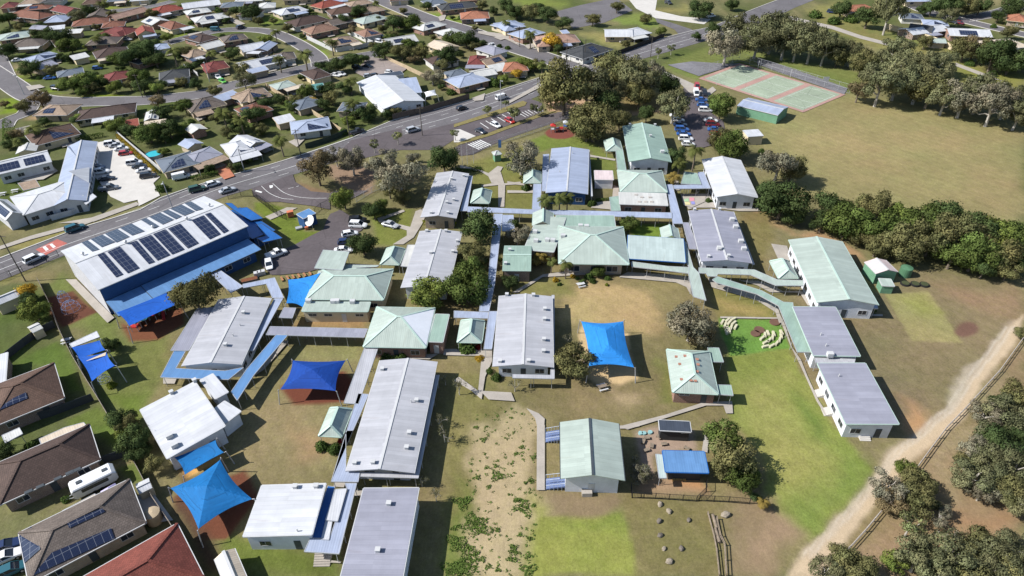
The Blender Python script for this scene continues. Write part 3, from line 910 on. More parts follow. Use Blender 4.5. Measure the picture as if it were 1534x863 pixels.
def car_meshes(typ, col):
    key = (typ, col)
    if key in CARM: return CARM[key]
    L, wd, hb, hr = dict(hatch=(4.2, .88, .92, 1.5), sedan=(4.7, .9, .9, 1.45), suv=(4.8, .95, 1.02, 1.78), ute=(5.3, .95, 1.02, 1.8), van=(5.0, .96, 1.1, 2.0))[typ]
    h = L / 2; mb = MB()
    loft(mb, [ring(-h, wd * .82, .42, hb * .82), ring(-h + .18, wd * .96, .3, hb * .97), ring(-h + .9, wd, .28, hb), ring(h * .45, wd, .28, hb), ring(h - .35, wd * .95, .3, hb * .82), ring(h, wd * .8, .4, hb * .66)])
    # cabin x positions (rear base, rear top, front top, front base)
    cb = dict(hatch=(-h + .12, -h + .6, .25, 1.15), sedan=(-h + .75, -h + 1.4, .2, 1.15), suv=(-h + .1, -h + .45, .4, 1.25), ute=(-.35, -.2, .75, 1.5), van=(-h + .05, -h + .2, 1.2, 1.95))[typ]
    g = MB(); loft(g, [[(cb[0], -wd * .9, hb - .02), (cb[0], wd * .9, hb - .02), (cb[1], wd * .76, hr - .06), (cb[1], -wd * .76, hr - .06)],
                       [(cb[3], -wd * .9, hb - .02), (cb[3], wd * .9, hb - .02), (cb[2], wd * .76, hr - .06), (cb[2], -wd * .76, hr - .06)]])
    # roof panel and pillars in body colour
    mb.slab([(cb[1] - .03, -wd * .78, hr), (cb[2] + .03, -wd * .78, hr), (cb[2] + .03, wd * .78, hr), (cb[1] - .03, wd * .78, hr)], [(0, 1, 2, 3)], .07)
    for s in (-1, 1):
        for a, c in ((cb[0], cb[1]), (cb[3], cb[2]), ((cb[0] + cb[3]) / 2 - .1, (cb[1] + cb[2]) / 2 - .1)):
            mb.bar((a, s * wd * .905, hb - .03), (c, s * wd * .775, hr - .03), .1, .09)
    if typ == 'van':
        mb.box(cb[0] + .05, .9, -wd * .93, -wd * .80, hb, hr - .15).box(cb[0] + .05, .9, wd * .80, wd * .93, hb, hr - .15)
    if typ == 'ute':
        mb.box(-h + .1, -.45, -wd * .97, -wd * .9, hb, hb + .22).box(-h + .1, -.45, wd * .9, wd * .97, hb, hb + .22).box(-h + .05, -h + .12, -wd * .97, wd * .97, hb, hb + .22)
    wm = MB(); wm.tube([(0, -.11, 0), (0, .11, 0)], .33, 14)
    rm_ = MB(); rm_.tube([(0, -.125, 0), (0, .125, 0)], .19, 10)
    hl = MB(); hl.box(-.05, .06, -.16, .16, -.07, .07)
    CARM[key] = (mb.mesh('body', paint(col)), g.mesh('glass', glass_mat()), wm.mesh('wheel', RUB), rm_.mesh('rim', STEEL), hl.mesh('headlight', LAMP), hl.mesh('tail_light', TAIL), L, wd, hb)
    return CARM[key]
TN = dict(hatch='hatchback', sedan='sedan', suv='four-wheel-drive', ute='utility truck', van='van')
def car(col, typ, p, d, label, group=None, z=.07, parts=True):
    a = un(p, .7); q = un((p[0] + d[0], p[1] + d[1]), .7); ang = math.atan2(q.y - a.y, q.x - a.x)
    M = car_meshes(typ, col); L, wd, hb = M[6:]
    r = thing('utility_truck' if typ == 'ute' else 'parked_van' if typ == 'van' else 'car', label, 'car' if typ not in ('van', 'ute') else {'van': 'van', 'ute': 'ute'}[typ], (a.x, a.y, z), ang, group)
    link('body', M[0], r); link('glass', M[1], r)
    if parts:
        for x in (-L * .31, L * .31):
            for y in (-wd + .07, wd - .07):
                w_ = link('wheel', M[2], r, (x, y, .33)); link('rim', M[3], w_)
        for y in (-wd * .6, wd * .6):
            link('headlight', M[4], r, (L / 2 - .1, y, hb * .58)); link('tail_light', M[5], r, (-L / 2 + .05, y, hb * .68))
    return r
def cars(reg, txt, d, label, group=None, parts=True):
    """row of cars: 'colour type x y; ...' ; label with {c} {o}"""
    for i, it in enumerate(x for x in txt.split(';') if x.strip()):
        it = it.split(); dd = d
        if len(it) > 4: dd = (float(it[4]), float(it[5]))
        car(it[0], it[1], Z(reg, float(it[2]), float(it[3]))[0], dd, label.format(c=it[0] + ' ' + TN[it[1]], o=ORD[i]), group, parts=parts)
# ---------------------------------------------------------------- ground: one sheet, its soil/grass colours mapped per vertex
def axis(fine0, fine1, step, lo, hi, g=1.07):
    a = list(np.arange(fine0, fine1 + 1e-6, step)); s = step; x = fine1
    while x < hi: s *= g; x += s; a.append(x)
    s = step; x = fine0; b = []
    while x > lo: s *= g; x -= s; b.append(x)
    return np.array(b[::-1] + a)
gx = axis(-110, 125, .55, -4000, 4000); gy = axis(55, 250, .55, -600, 7000)
GX, GY = np.meshgrid(gx, gy)
def vnoise(X, Y, cell, seed):
    r = np.random.default_rng(seed); T = r.uniform(-1, 1, (256, 256))
    x, y = X / cell, Y / cell; xi, yi = np.floor(x).astype(int), np.floor(y).astype(int); fx, fy = x - xi, y - yi
    fx, fy = fx * fx * (3 - 2 * fx), fy * fy * (3 - 2 * fy)
    t = lambda a, b: T[a % 256, b % 256]
    return (t(xi, yi) * (1 - fx) + t(xi + 1, yi) * fx) * (1 - fy) + (t(xi, yi + 1) * (1 - fx) + t(xi + 1, yi + 1) * fx) * fy
N1 = vnoise(GX, GY, 9, 1) + .5 * vnoise(GX, GY, 4, 2) + .3 * vnoise(GX, GY, 1.7, 3)
N2 = vnoise(GX, GY, 9, 4) + .5 * vnoise(GX, GY, 4, 5) + .3 * vnoise(GX, GY, 1.7, 6)
N3 = vnoise(GX, GY, 26, 7) + .6 * vnoise(GX, GY, 11, 8) + .4 * vnoise(GX, GY, 3, 9)
ALB = np.zeros((*GX.shape, 3)); GRASS = np.ones(GX.shape)
def setc(mask, col, grass=1.):
    global ALB, GRASS
    ALB = ALB * (1 - mask[..., None]) + np.array(col) * mask[..., None]; GRASS = GRASS * (1 - mask) + grass * mask
def sdist(P, X, Y):
    d = np.full(X.shape, 1e9); ins = np.zeros(X.shape, bool); n = len(P)
    for i in range(n):
        ax, ay = P[i]; bx, by = P[(i + 1) % n]; ex, ey = bx - ax, by - ay
        t = np.clip(((X - ax) * ex + (Y - ay) * ey) / (ex * ex + ey * ey + 1e-9), 0, 1)
        d = np.minimum(d, (X - ax - t * ex) ** 2 + (Y - ay - t * ey) ** 2)
        c = ((ay > Y) != (by > Y)) & (X < (bx - ax) * (Y - ay) / (by - ay + 1e-12) + ax); ins ^= c
    d = np.sqrt(d); return np.where(ins, -d, d)
def area(pts, col, soft=1.2, warp=1.5, grass=1., amt=1.):
    P = [un(p).xy for p in pts]
    P = [(p.x, p.y) for p in P]
    x0, x1 = min(p[0] for p in P) - 8, max(p[0] for p in P) + 8; y0, y1 = min(p[1] for p in P) - 8, max(p[1] for p in P) + 8
    i0, i1 = np.searchsorted(gx, x0), np.searchsorted(gx, x1); j0, j1 = np.searchsorted(gy, y0), np.searchsorted(gy, y1)
    X, Y = GX[j0:j1, i0:i1] + warp * N1[j0:j1, i0:i1], GY[j0:j1, i0:i1] + warp * N2[j0:j1, i0:i1]
    d = sdist(P, X, Y); m = np.zeros(GX.shape); k = np.clip(.5 - d / (2 * soft), 0, 1); m[j0:j1, i0:i1] = k * k * (3 - 2 * k) * amt
    setc(m, col, grass)
def ell(reg, x, y, rx, ry, n=14):
    return Z(reg, *sum(([x + rx * math.cos(2 * math.pi * i / n), y + ry * math.sin(2 * math.pi * i / n)] for i in range(n)), []))

setc(np.ones(GX.shape), alb(104, 104, 66))
setc(np.clip(N3 * .8, 0, 1), alb(140, 128, 88)); setc(np.clip(-N3 * .8, 0, 1), alb(92, 104, 50))
SC = [(0, 425), (90, 392), (330, 300), (430, 270), (500, 245), (700, 190), (860, 150), (960, 100), (1534, 100), (1534, 863), (320, 863), (150, 590), (60, 420)]
area(SC, alb(128, 120, 80), 2, 1)
area([(0, 425), (60, 405), (95, 405), (170, 480), (300, 863), (1534, 863), (1534, 560), (1180, 330), (900, 330), (700, 420), (420, 420)], alb(132, 120, 80), 2, 2)
# oval
area([(1145, 155), (1275, 140), (1420, 165), (1534, 195), (1534, 335), (1400, 330), (1200, 290), (1140, 230)], alb(148, 136, 90), 3, 2)
area([(1150, 215), (1300, 185), (1534, 230), (1534, 300), (1330, 290)], alb(152, 138, 92), 8, 3, amt=.8)
area([(985, 100), (1060, 70), (1150, 80), (1300, 110), (1280, 140), (1110, 95), (1040, 118)], alb(118, 124, 66), 2, 1.5)
area([(1130, 95), (1210, 100), (1280, 120), (1260, 135)], alb(112, 121, 62), 2, 1)
area(Z('d', 280, 60, 480, 0, 700, 140, 1150, 290, 1060, 330, 760, 300, 430, 190), alb(136, 130, 76), 3, 2)
area(Z('d', 560, 160, 760, 190, 1050, 270, 1130, 300, 900, 260), alb(122, 127, 70), 2, 1)
area(Z('d', 1130, 320, 1300, 400, 1534, 430, 1534, 520, 1380, 490, 1140, 470), alb(132, 128, 66), 3, 2)
# school yard pieces
area([(1120, 300), (1195, 330), (1300, 390), (1534, 420), (1534, 520), (1470, 560), (1330, 700), (1200, 560), (1185, 470), (1140, 400)], alb(132, 118, 84), 3, 2)
area([(1115, 305), (1150, 312), (1180, 350), (1240, 345), (1290, 385), (1260, 380), (1140, 330)], alb(176, 140, 104), 1.5, 1.5, .3, .8)
area([(1395, 415), (1534, 430), (1534, 480), (1480, 470)], alb(142, 120, 88), 4, 3)
area([(1325, 440), (1391, 437), (1441, 513), (1366, 511)], alb(152, 142, 92), .35, .1)
area([(1345, 445), (1385, 440), (1405, 465), (1370, 470)], alb(144, 142, 76), 2, 1.2, amt=.7)
area(ell(' ', 1447, 493, 19, 11), alb(118, 90, 76), .6, .4, .2)
area([(1345, 592), (1362, 602), (1392, 648), (1370, 652)], alb(188, 146, 104), 2, 1.5, .2)
area([(1290, 560), (1340, 560), (1380, 600), (1350, 640)], alb(120, 108, 82), 3, 2, amt=.6)
area([(1090, 525), (1185, 522), (1232, 610), (1309, 708), (1215, 817), (1142, 748), (1150, 690), (1090, 620)], alb(132, 138, 68), .8, 1.)
area([(1110, 560), (1180, 570), (1260, 700), (1200, 770), (1130, 640)], alb(160, 154, 88), 6, 4, amt=.75)
area([(1195, 590), (1235, 620), (1235, 665), (1200, 610)], alb(104, 124, 56), 2, 1.5, amt=.8)
area([(1265, 690), (1305, 700), (1265, 755), (1215, 812), (1185, 775), (1190, 740), (1230, 740)], alb(112, 130, 60), 4, 2, amt=.7)
area([(1078, 477), (1166, 476), (1186, 522), (1095, 532), (1080, 500)], alb(112, 146, 66), .35, .3)
area([(1068, 432), (1160, 452), (1164, 476), (1078, 476)], alb(128, 120, 68), 1, .6)
area([(1085, 452), (1150, 462), (1150, 472), (1085, 472)], alb(172, 148, 92), 2, 1, amt=.8)
area([(845, 432), (905, 425), (985, 440), (978, 495), (930, 492), (870, 480), (850, 488)], alb(178, 154, 106), 2.5, 2.5, .8)
area([(760, 415), (850, 415), (860, 440), (830, 440), (760, 440)], alb(130, 124, 72), 2, 1)
area([(930, 420), (1030, 425), (1010, 470), (985, 445)], alb(138, 126, 82), 3, 2)
area([(835, 575), (995, 575), (1000, 620), (850, 625)], alb(150, 130, 92), 4, 3, amt=.8)
area([(920, 590), (955, 590), (950, 606), (925, 608)], alb(180, 156, 120), 2, 2, .5, .8)
area([(990, 540), (1005, 545), (1012, 600), (990, 600)], alb(112, 118, 58), 2, 1.5, amt=.8)
# sandy strip with weeds
area([(715, 625), (770, 605), (803, 620), (806, 740), (796, 863), (688, 863), (705, 740)], alb(178, 160, 122), 2.4, 2.8, .5)
area([(655, 560), (735, 560), (740, 600), (712, 640), (700, 863), (665, 863), (668, 690)], alb(130, 122, 74), 2, 2)
area([(690, 720), (708, 735), (700, 863), (672, 863)], alb(104, 118, 52), 2, 2, amt=.8)
area([(800, 620), (836, 640), (818, 735), (806, 745)], alb(140, 128, 84), 1.5, 1)
area([(797, 740), (815, 760), (800, 863), (792, 863)], alb(150, 148, 82), 1.5, 1)
area(Z('o', 215, 375, 640, 390, 650, 515, 250, 515), alb(140, 122, 92), 1, .8, .5)
area(Z('o', 170, 520, 650, 515, 700, 640, 745, 863, 150, 863, 150, 600), alb(140, 142, 70), .6, .6)
area(Z('o', 280, 520, 640, 520, 690, 640, 500, 600, 300, 590), alb(122, 134, 62), 2, 2, amt=.7)
area(Z('o', 660, 390, 1150, 450, 1160, 520, 1230, 863, 745, 863, 690, 600), alb(128, 116, 74), 1.5, 1.5)
area(Z('o', 1240, 460, 1534, 460, 1534, 863, 1270, 863), alb(142, 122, 92), 2.5, 2, .6)
area(Z('o', 755, 40, 880, 20, 1090, 40, 1110, 155, 860, 180, 850, 300, 770, 250), alb(166, 144, 126), .8, .8, 0)
area(Z('o', 780, 310, 1120, 310, 1135, 390, 800, 390, 740, 360), alb(164, 136, 108), 1, 1, 0)
area(Z('o', 940, 315, 1125, 318, 1135, 370, 1000, 360), alb(180, 136, 96), 1, .6, 0)
# left yard
area([(95, 405), (170, 480), (185, 520), (160, 600), (130, 500), (75, 430)], alb(114, 122, 64), 2, 1.5)
area([(185, 520), (250, 500), (262, 540), (210, 600), (170, 590)], alb(116, 120, 64), 2, 1.5)
area([(150, 585), (215, 590), (215, 640), (190, 650)], alb(104, 116, 50), 2, 1)
area([(355, 600), (425, 580), (520, 640), (490, 720), (390, 725), (350, 690)], alb(138, 126, 86), 4, 2.5)
area([(430, 640), (490, 650), (475, 690), (430, 690)], alb(160, 132, 96), 3, 2, .6, .8)
area(Z('j', 260, 365, 640, 365, 600, 460, 215, 470), alb(136, 128, 82), 1.2, 1)
area(Z('j', 330, 215, 660, 215, 640, 270, 200, 260), alb(158, 128, 86), 1.5, 1, .6)
area([(318, 800), (365, 810), (500, 830), (505, 863), (330, 863)], alb(112, 118, 56), 1.5, 1)
area(Z('i', 265, 100, 430, 60, 560, 180, 370, 265, 290, 190), alb(104, 68, 54), .5, .4, .1)
area(Z('i', 680, 240, 740, 265, 1020, 150, 1050, 160, 1060, 250, 910, 345, 740, 355), alb(124, 80, 58), .5, .3, .1)
area(Z('j', 160, 610, 520, 520, 590, 600, 520, 700, 230, 715), alb(118, 70, 54), .5, .3, .1)
area(Z('m', 1000, 405, 1410, 250, 1480, 400, 1290, 660, 1150, 660), alb(118, 74, 56), .5, .3, .1)
area(Z('m', 1020, 240, 1290, 165, 1290, 190, 1070, 310), alb(222, 172, 104), .4, .3, 0)
area(Z('k', 410, 290, 440, 250, 700, 300, 735, 560, 640, 600, 520, 605, 440, 560), alb(206, 178, 134), .5, .6, 0)
area([(262, 690), (285, 720), (270, 760), (300, 863), (330, 863), (300, 790)], alb(92, 72, 56), 1.2, .8, .3)
area(Z('n', 590, 400, 600, 420, 545, 640, 500, 800, 515, 640), alb(84, 70, 50), .6, .6, .3)
# upper school lawns
area([(705, 240), (800, 215), (800, 320), (705, 320)], alb(124, 122, 66), 1.5, 1)
area(Z('H', 700, 440, 900, 380, 1200, 420, 1400, 520, 1440, 640, 1250, 520, 900, 520, 820, 560), alb(122, 130, 62), 1, 1)
area(Z('H', 1280, 590, 1534, 650, 1534, 863, 1300, 863), alb(110, 118, 60), 1, 1)
area(ell('H', 1020, 380, 150, 58), alb(128, 76, 66), .4, .3, 0)
area(Z('G', 30, 130, 180, 180, 280, 250, 280, 400, 100, 360, 20, 200), alb(122, 126, 64), 1, 1)
area(Z('g', 690, 520, 940, 520, 950, 610, 720, 590), alb(112, 132, 52), .8, .6)
area(Z('f', 0, 395, 60, 400, 220, 440, 300, 560, 400, 560, 240, 640, 150, 560, 0, 440), alb(112, 120, 50), .6, .4)
area(Z('f', 640, 440, 920, 430, 900, 600, 800, 640, 700, 640, 680, 520), alb(120, 124, 60), 1, .8)
area(Z('f', 260, 280, 420, 330, 640, 250, 660, 350, 420, 340, 300, 340), alb(136, 112, 86), 1.2, 1, .3)
area(Z('f', 440, 180, 700, 200, 680, 340, 500, 330), alb(150, 126, 104), 1.5, 1, .2)
area(Z('c', 190, 560, 900, 600, 900, 640, 600, 680, 400, 640, 250, 640), alb(196, 160, 128), 1.2, 1, .1, .9)
area(Z('c', 640, 480, 860, 480, 880, 640, 650, 640), alb(140, 120, 78), 2, 2)
area(Z('g', 1340, 450, 1534, 440, 1534, 660, 1440, 780, 1400, 640), alb(128, 114, 72), 1.5, 1)
# bush block in the near corner
area([(1534, 505), (1430, 640), (1360, 725), (1250, 863), (1534, 863)], alb(146, 124, 92), 2.5, 2, .6)
area([(1460, 575), (1490, 560), (1500, 600), (1430, 700), (1400, 760), (1420, 690)], alb(148, 134, 98), 3, 2)
area([(1415, 770), (1500, 770), (1534, 790), (1490, 815), (1420, 805)], alb(168, 128, 94), 4, 3, .2, .6)
area([(1290, 830), (1330, 815), (1345, 863), (1280, 863)], alb(150, 128, 96), 2, 1)
# unsealed track
area([(1534, 470), (1502, 503), (1469, 547), (1439, 593), (1370, 663), (1313, 713), (1289, 745), (1222, 816), (1182, 870), (1228, 870), (1296, 770), (1356, 714), (1414, 658), (1442, 618), (1497, 543), (1534, 502)], alb(202, 180, 150), .6, .8, 0)
area([(1525, 480), (1440, 600), (1300, 745), (1215, 845), (1205, 840), (1290, 735), (1430, 595), (1515, 480)], alb(178, 160, 136), .8, 1.0, 0, .6)
area([(1440, 560), (1466, 545), (1436, 595), (1400, 625)], alb(190, 176, 154), 1, 1.5, .1, .8)
for o_ in (-5, 5):
    area([(1516 + o_, 492), (1462 + o_, 560), (1428 + o_, 606), (1300 + o_, 738), (1212 + o_, 838), (1209 + o_, 836), (1297 + o_, 736), (1425 + o_, 604), (1459 + o_, 558), (1513 + o_, 490)], alb(214, 202, 184), .35, .5, 0, .65)
area(Z('p', 80, 560, 190, 560, 280, 690, 180, 800, 100, 863, 0, 863, 40, 700), alb(158, 132, 106), 2, 2, .2, .8)
# neighbours at the left
area(Z('i', 100, 480, 330, 340, 500, 620, 400, 640, 280, 500), alb(96, 112, 50), .8, .8)
area(Z('i', 370, 790, 560, 720, 650, 863, 400, 863), alb(104, 114, 54), .8, .6)
area(Z('m', 500, 20, 640, 0, 745, 150, 690, 180), alb(100, 114, 52), .8, .6)
area(Z('m', 660, 250, 760, 220, 830, 310, 740, 340), alb(100, 112, 54), .6, .5)
area([(0, 400), (60, 375), (85, 385), (60, 400), (0, 430)], alb(132, 124, 74), 1, .6)
area(Z('e', 60, 650, 360, 540, 380, 570, 120, 680), alb(140, 132, 78), .6, .4)
area(Z('a', 0, 560, 120, 570, 180, 620, 100, 650, 0, 660), alb(120, 136, 40), 1, .6)
area(Z('a', 180, 640, 300, 610, 320, 640, 200, 690), alb(176, 146, 110), 1, .6, .2)
for q in ((20, 370, 90, 420, 200, 480, 160, 500, 60, 440), (250, 500, 340, 500, 360, 540, 260, 530), (500, 540, 700, 545, 690, 560, 500, 560), (1000, 180, 1080, 180, 1090, 215, 1000, 215), (620, 90, 690, 110, 680, 150, 620, 130), (560, 40, 740, 20, 740, 50, 580, 60)):
    area(Z('a', *q), alb(122, 134, 48), .8, .6)
for q in ((40, 100, 150, 90, 150, 140, 60, 140), (200, 210, 280, 215, 320, 245, 220, 240), (300, 260, 440, 300, 440, 330, 320, 280), (1000, 70, 1070, 80, 1080, 100, 990, 90), (1090, 110, 1190, 100, 1200, 140, 1130, 140), (1280, 190, 1380, 200, 1400, 220, 1300, 210)):
    area(Z('b', *q), alb(120, 136, 54), .8, .6)
area(Z('c', 600, 110, 760, 80, 860, 110, 880, 150, 830, 170, 640, 130), alb(124, 134, 66), 1.2, 1)
area(Z('c', 0, 0, 400, 0, 300, 50, 100, 40), alb(122, 132, 62), 2, 1)
area(Z('c', 840, 60, 1040, 30, 1040, 80, 920, 80), alb(142, 134, 80), 1.2, 1)
for q in ((640, 310, 800, 360, 830, 420, 700, 400), (380, 185, 540, 180, 680, 240, 640, 280)):
    area(Z('c', *q), alb(142, 134, 82), 1.2, 1)
# photographs of grass from above: broad mottling everywhere on grass
ALB *= .98; ALB[..., 2] *= 1 + .14 * GRASS; ALB[..., 0] *= 1 - .02 * GRASS
f = 1 + (.10 * N3 + .05 * N1) * GRASS; ALB *= f[..., None]
gr = (vnoise(GX, GY, 14, 21) * .6 + vnoise(GX, GY, 5, 22) * .4) * GRASS
ALB[..., 0] *= 1 + .10 * gr; ALB[..., 2] *= 1 + .08 * gr

def build_ground():
    ny, nx = GX.shape
    V = np.zeros((ny * nx, 3), dtype=np.float32); V[:, 0] = GX.ravel(); V[:, 1] = GY.ravel()
    i = np.arange(ny * nx).reshape(ny, nx)
    Fq = np.stack([i[:-1, :-1], i[:-1, 1:], i[1:, 1:], i[1:, :-1]], -1).reshape(-1, 4)
    b = NB('ground_soil_and_grass')
    at = b.new('ShaderNodeVertexColor'); at.layer_name = 'soil'; p = b.pos()
    n1 = b.noise(p, .35, 6, .7); n2 = b.noise(p, 2.2, 5, .75); n3 = b.noise(p, .07, 4)
    mp = b.new('ShaderNodeMapping'); mp.inputs['Scale'].default_value = (3.2, .5, 1); mp.inputs['Rotation'].default_value = (0, 0, .2); b.link(p, mp.inputs[0])
    n4 = b.noise(mp.outputs[0], .8, 4, .7)
    f = b.math('MULTIPLY', b.ramp(n1, .25, .75, .80, 1.20), b.ramp(n2, .25, .75, .72, 1.28))
    f = b.math('MULTIPLY', f, b.ramp(n4, .25, .75, .90, 1.10))
    f = b.math('ADD', 1.0, b.math('MULTIPLY', b.math('SUBTRACT', f, 1.0), b.math('ADD', .45, b.math('MULTIPLY', at.outputs['Alpha'], .55))))
    c = b.scale(at.outputs['Color'], f)
    dry = b.mix(b.ramp(n1, .42, .72, 0, .45), c, b.scale(c, 1.0))
    t = b.mix(b.math('MULTIPLY', b.ramp(b.noise(p, .9, 5, .7), .40, .70, 0, .55), at.outputs['Alpha']), c, (.85, .92, .62), 'MULTIPLY')
    n5 = b.noise(p, 6.5, 3, .8); t = b.scale(t, b.ramp(n5, .3, .7, .85, 1.15))
    ms = b.new('ShaderNodeMapping'); ms.inputs['Rotation'].default_value = (0, 0, -.62); b.link(p, ms.inputs[0]); ss = b.new('ShaderNodeSeparateXYZ'); b.link(ms.outputs[0], ss.inputs[0])
    t = b.scale(t, b.math('ADD', 1.0, b.math('MULTIPLY', b.math('MULTIPLY', b.math('SINE', b.math('MULTIPLY', ss.outputs[0], 2.4)), .035), at.outputs['Alpha'])))
    b.bump(b.math('ADD', n2, b.math('MULTIPLY', n5, .6)), .5, .12)
    b.base(t, .95, .08)
    me = np_mesh('ground', V, Fq, b.m)
    a = me.color_attributes.new('soil', 'FLOAT_COLOR', 'POINT')
    c = np.ones((ny * nx, 4), dtype=np.float32); c[:, :3] = np.clip(ALB.reshape(-1, 3), .01, .8); c[:, 3] = GRASS.ravel(); a.data.foreach_set('color', c.ravel())
    o = link('ground', me); o['kind'] = 'structure'; o['label'] = 'grassed ground with dry, sandy and bare patches'
build_ground()

# ---------------------------------------------------------------- roads, car parks, paths
def pave(name, reg, *c, mat=ASPH, label=None): return sheet(name, Z(reg, *c), mat, label=label)
# main road: far edge then near edge
FAR = [(-60, 410), (0, 388), (76, 359), (125, 341), (211, 315), (242, 297), (326, 269), (400, 249), (448, 234), (526, 208), (589, 181), (650, 165), (706, 150), (780, 126), (850, 104), (870, 98), (905, 88), (945, 75), (978, 62), (1040, 46), (1068, 40), (1110, 22), (1150, 6), (1200, -12)]
NEAR = [(1235, -6), (1190, 12), (1160, 27), (1120, 42), (1062, 60), (1000, 78), (950, 92), (900, 108), (860, 122), (780, 155), (703, 182), (635, 206), (560, 226), (500, 244), (439, 262), (380, 282), (336, 295), (240, 331), (89, 386), (0, 421), (-60, 446)]
sheet('road', FAR + NEAR, ASPH, .06, 'grey asphalt main road beside the school')
cl = wline([((a[0] + b[0]) / 2, (a[1] + b[1]) / 2) for a, b in zip([(-60, 410), (76, 359), (211, 315), (326, 269), (448, 234), (589, 181), (706, 150), (850, 104), (945, 75), (1040, 46), (1110, 22)], [(-60, 446), (89, 386), (220, 338), (336, 295), (439, 262), (560, 226), (703, 182), (860, 122), (950, 92), (1050, 64), (1120, 42)])])
dashes('road_marking', cl, -.1, .16, 400, 0, .085); dashes('road_marking', cl, 3.2, .14, 3, 6, .085); dashes('road_marking', cl, -3.3, .14, 3, 6, .085); dashes('road_marking', cl, 6.0, .12, 500, 0, .085)
strip('kerb', wline(FAR, 2), .05, .4, CONCL, .2, 'concrete kerb on the house side of the main road', .2)
sheet('red_pavement', Z('e', 205, 668, 330, 608, 388, 632, 262, 702), plain('red_road_coating', alb(186, 108, 98), .9, .2, .15, .8), .075, 'red coated school zone patch on the main road')
for q in ((285, 640, 300, 634, 322, 652, 306, 660), (245, 655, 262, 648, 282, 668, 264, 676)):
    sheet('road_marking', Z('e', *q), PAINTW, .086)
STREETS = [cl]
# side streets
def street(pts, w, label, kerb=True, dash=True, z=None):
    L = wline(pts); STREETS.append(L); SHEET[0] += 1; z = z or .02 + SHEET[0] * .0015
    strip('street', L, -w / 2, w / 2, ASPH, z, label)
    if kerb:
        for s in (-1, 1): strip('kerb', L, s * w / 2, s * (w / 2 + .3), CONCL, .16, None, .16)
street([(-30, 95), (8, 120), (50, 146), (100, 153), (160, 152), (215, 151), (265, 146), (310, 140), (350, 128), (400, 117), (440, 107), (480, 97)], 9, 'curved suburban street among the houses')
street([(480, 99), (474, 84), (440, 62), (400, 47), (340, 45), (290, 54), (250, 65)], 7, 'suburban street past the white fenced house')
street([(480, 97), (520, 88), (566, 80)], 8, 'short street to the medical centre car park')
street([(545, -12), (590, 8), (640, 28), (700, 46), (760, 68), (810, 84), (868, 104)], 11, 'straight suburban street running to the main road')
street([(50, 146), (40, 168), (14, 180), (5, 192)], 6, 'narrow cul-de-sac lane'); street([(-20, 60), (-5, 90), (8, 120)], 8, 'side street at the picture edge')
street([(90, 22), (150, 18), (215, 12), (260, 2)], 6, 'suburban street far among the houses')
street([(1350, 0), (1390, 18), (1440, 30), (1490, 42), (1534, 52), (1570, 60)], 8, 'grey suburban street beyond the park'); street([(1440, 30), (1500, 18), (1560, -4)], 8, 'side street beyond the park')
pave('footpath', 'd', 180, 92, 260, 110, 440, 150, 600, 205, 775, 250, 770, 268, 590, 222, 430, 168, 250, 126, 175, 108, mat=CONC, label='pale concrete path crossing the park')
pave('footpath', 'd', 20, 40, 240, 0, 320, 0, 60, 60, mat=CONCL); pave('footpath', 'd', 1140, 360, 1300, 420, 1420, 470, 1300, 440, 1140, 380, mat=CONC)
pave('side_road', 'c', 700, 0, 860, 0, 850, 60, 1000, 95, 1170, 110, 1130, 140, 850, 105, 740, 50, mat=CONCL, label='pale concrete road at the intersection')
pave('side_road', 'c', 850, 105, 940, 130, 1060, 170, 1070, 190, 990, 205, 960, 170, 860, 130, mat=ASPH)
pave('car_park', 'c', 270, 70, 420, 30, 560, 0, 640, 0, 720, 60, 560, 130, 380, 165, mat=ASPH, label='asphalt car park behind the white roofed house')
# median between road and service lane
pave('car_park', 'H', 0, 300, 200, 240, 460, 160, 720, 50, 840, 90, 860, 170, 700, 240, 300, 390, 40, 460, 0, 470, mat=ASPHD, label='marked parking strip between road and service lane')
def island(name, reg, *c, label=None):
    P = [un(p) for p in Z(reg, *c)]; mb = MB(); T = tri(P); mb.slab([(p.x, p.y, .2) for p in P], T, .2); o = mb.build(name, plain('island_grass', alb(134, 124, 82), .95, .1, .2, .8)); o['kind'] = 'structure'; o['label'] = label
island('median_strip', 'H', 0, 300, 200, 235, 450, 150, 660, 75, 700, 90, 680, 120, 470, 190, 220, 260, 0, 330, label='grassed median with street trees')
island('median_strip', 'H', 20, 480, 340, 380, 600, 285, 860, 190, 980, 170, 860, 215, 620, 305, 350, 408, 40, 500, label='grassed verge between parking strip and service lane')
pave('service_lane', 'H', 0, 530, 60, 490, 350, 408, 620, 305, 860, 215, 1000, 180, 1180, 170, 1170, 220, 1000, 270, 700, 370, 500, 440, 360, 500, 180, 590, 60, 600, mat=ASPHD, label='dark service lane along the school fence')
pave('car_park', 'b', 700, 800, 900, 770, 1230, 690, 1250, 740, 1060, 863, 760, 863, mat=ASPHD)
pave('road_apron', 'f', 560, 40, 850, -30, 870, 90, 560, 160, 440, 160, mat=ASPHD)
pave('footpath', 'H', 0, 350, 60, 345, 210, 410, 60, 470, 0, 470, mat=CONCL, label='pale paved bay at the end of the parking strip')
for i in range(7):
    x = 250 + i * 52; y = 285 - i * 20
    pave('parking_marking', 'H', x, y, x + 6, y - 2, x + 86, y + 52 - i * 2, x + 80, y + 54 - i * 2, mat=PAINTW)
for i in range(7):
    x = 620 + i * 28; y = 190 - i * 9
    pave('parking_marking', 'H', x, y, x + 5, y - 2, x + 70, y + 38, x + 65, y + 40, mat=PAINTW)
for i in range(6):
    x = 130 + i * 22; y = 492 - i * 8
    pave('crossing_marking', 'H', x, y, x + 12, y - 4, x + 120, y + 46, x + 108, y + 50, mat=PAINTW)
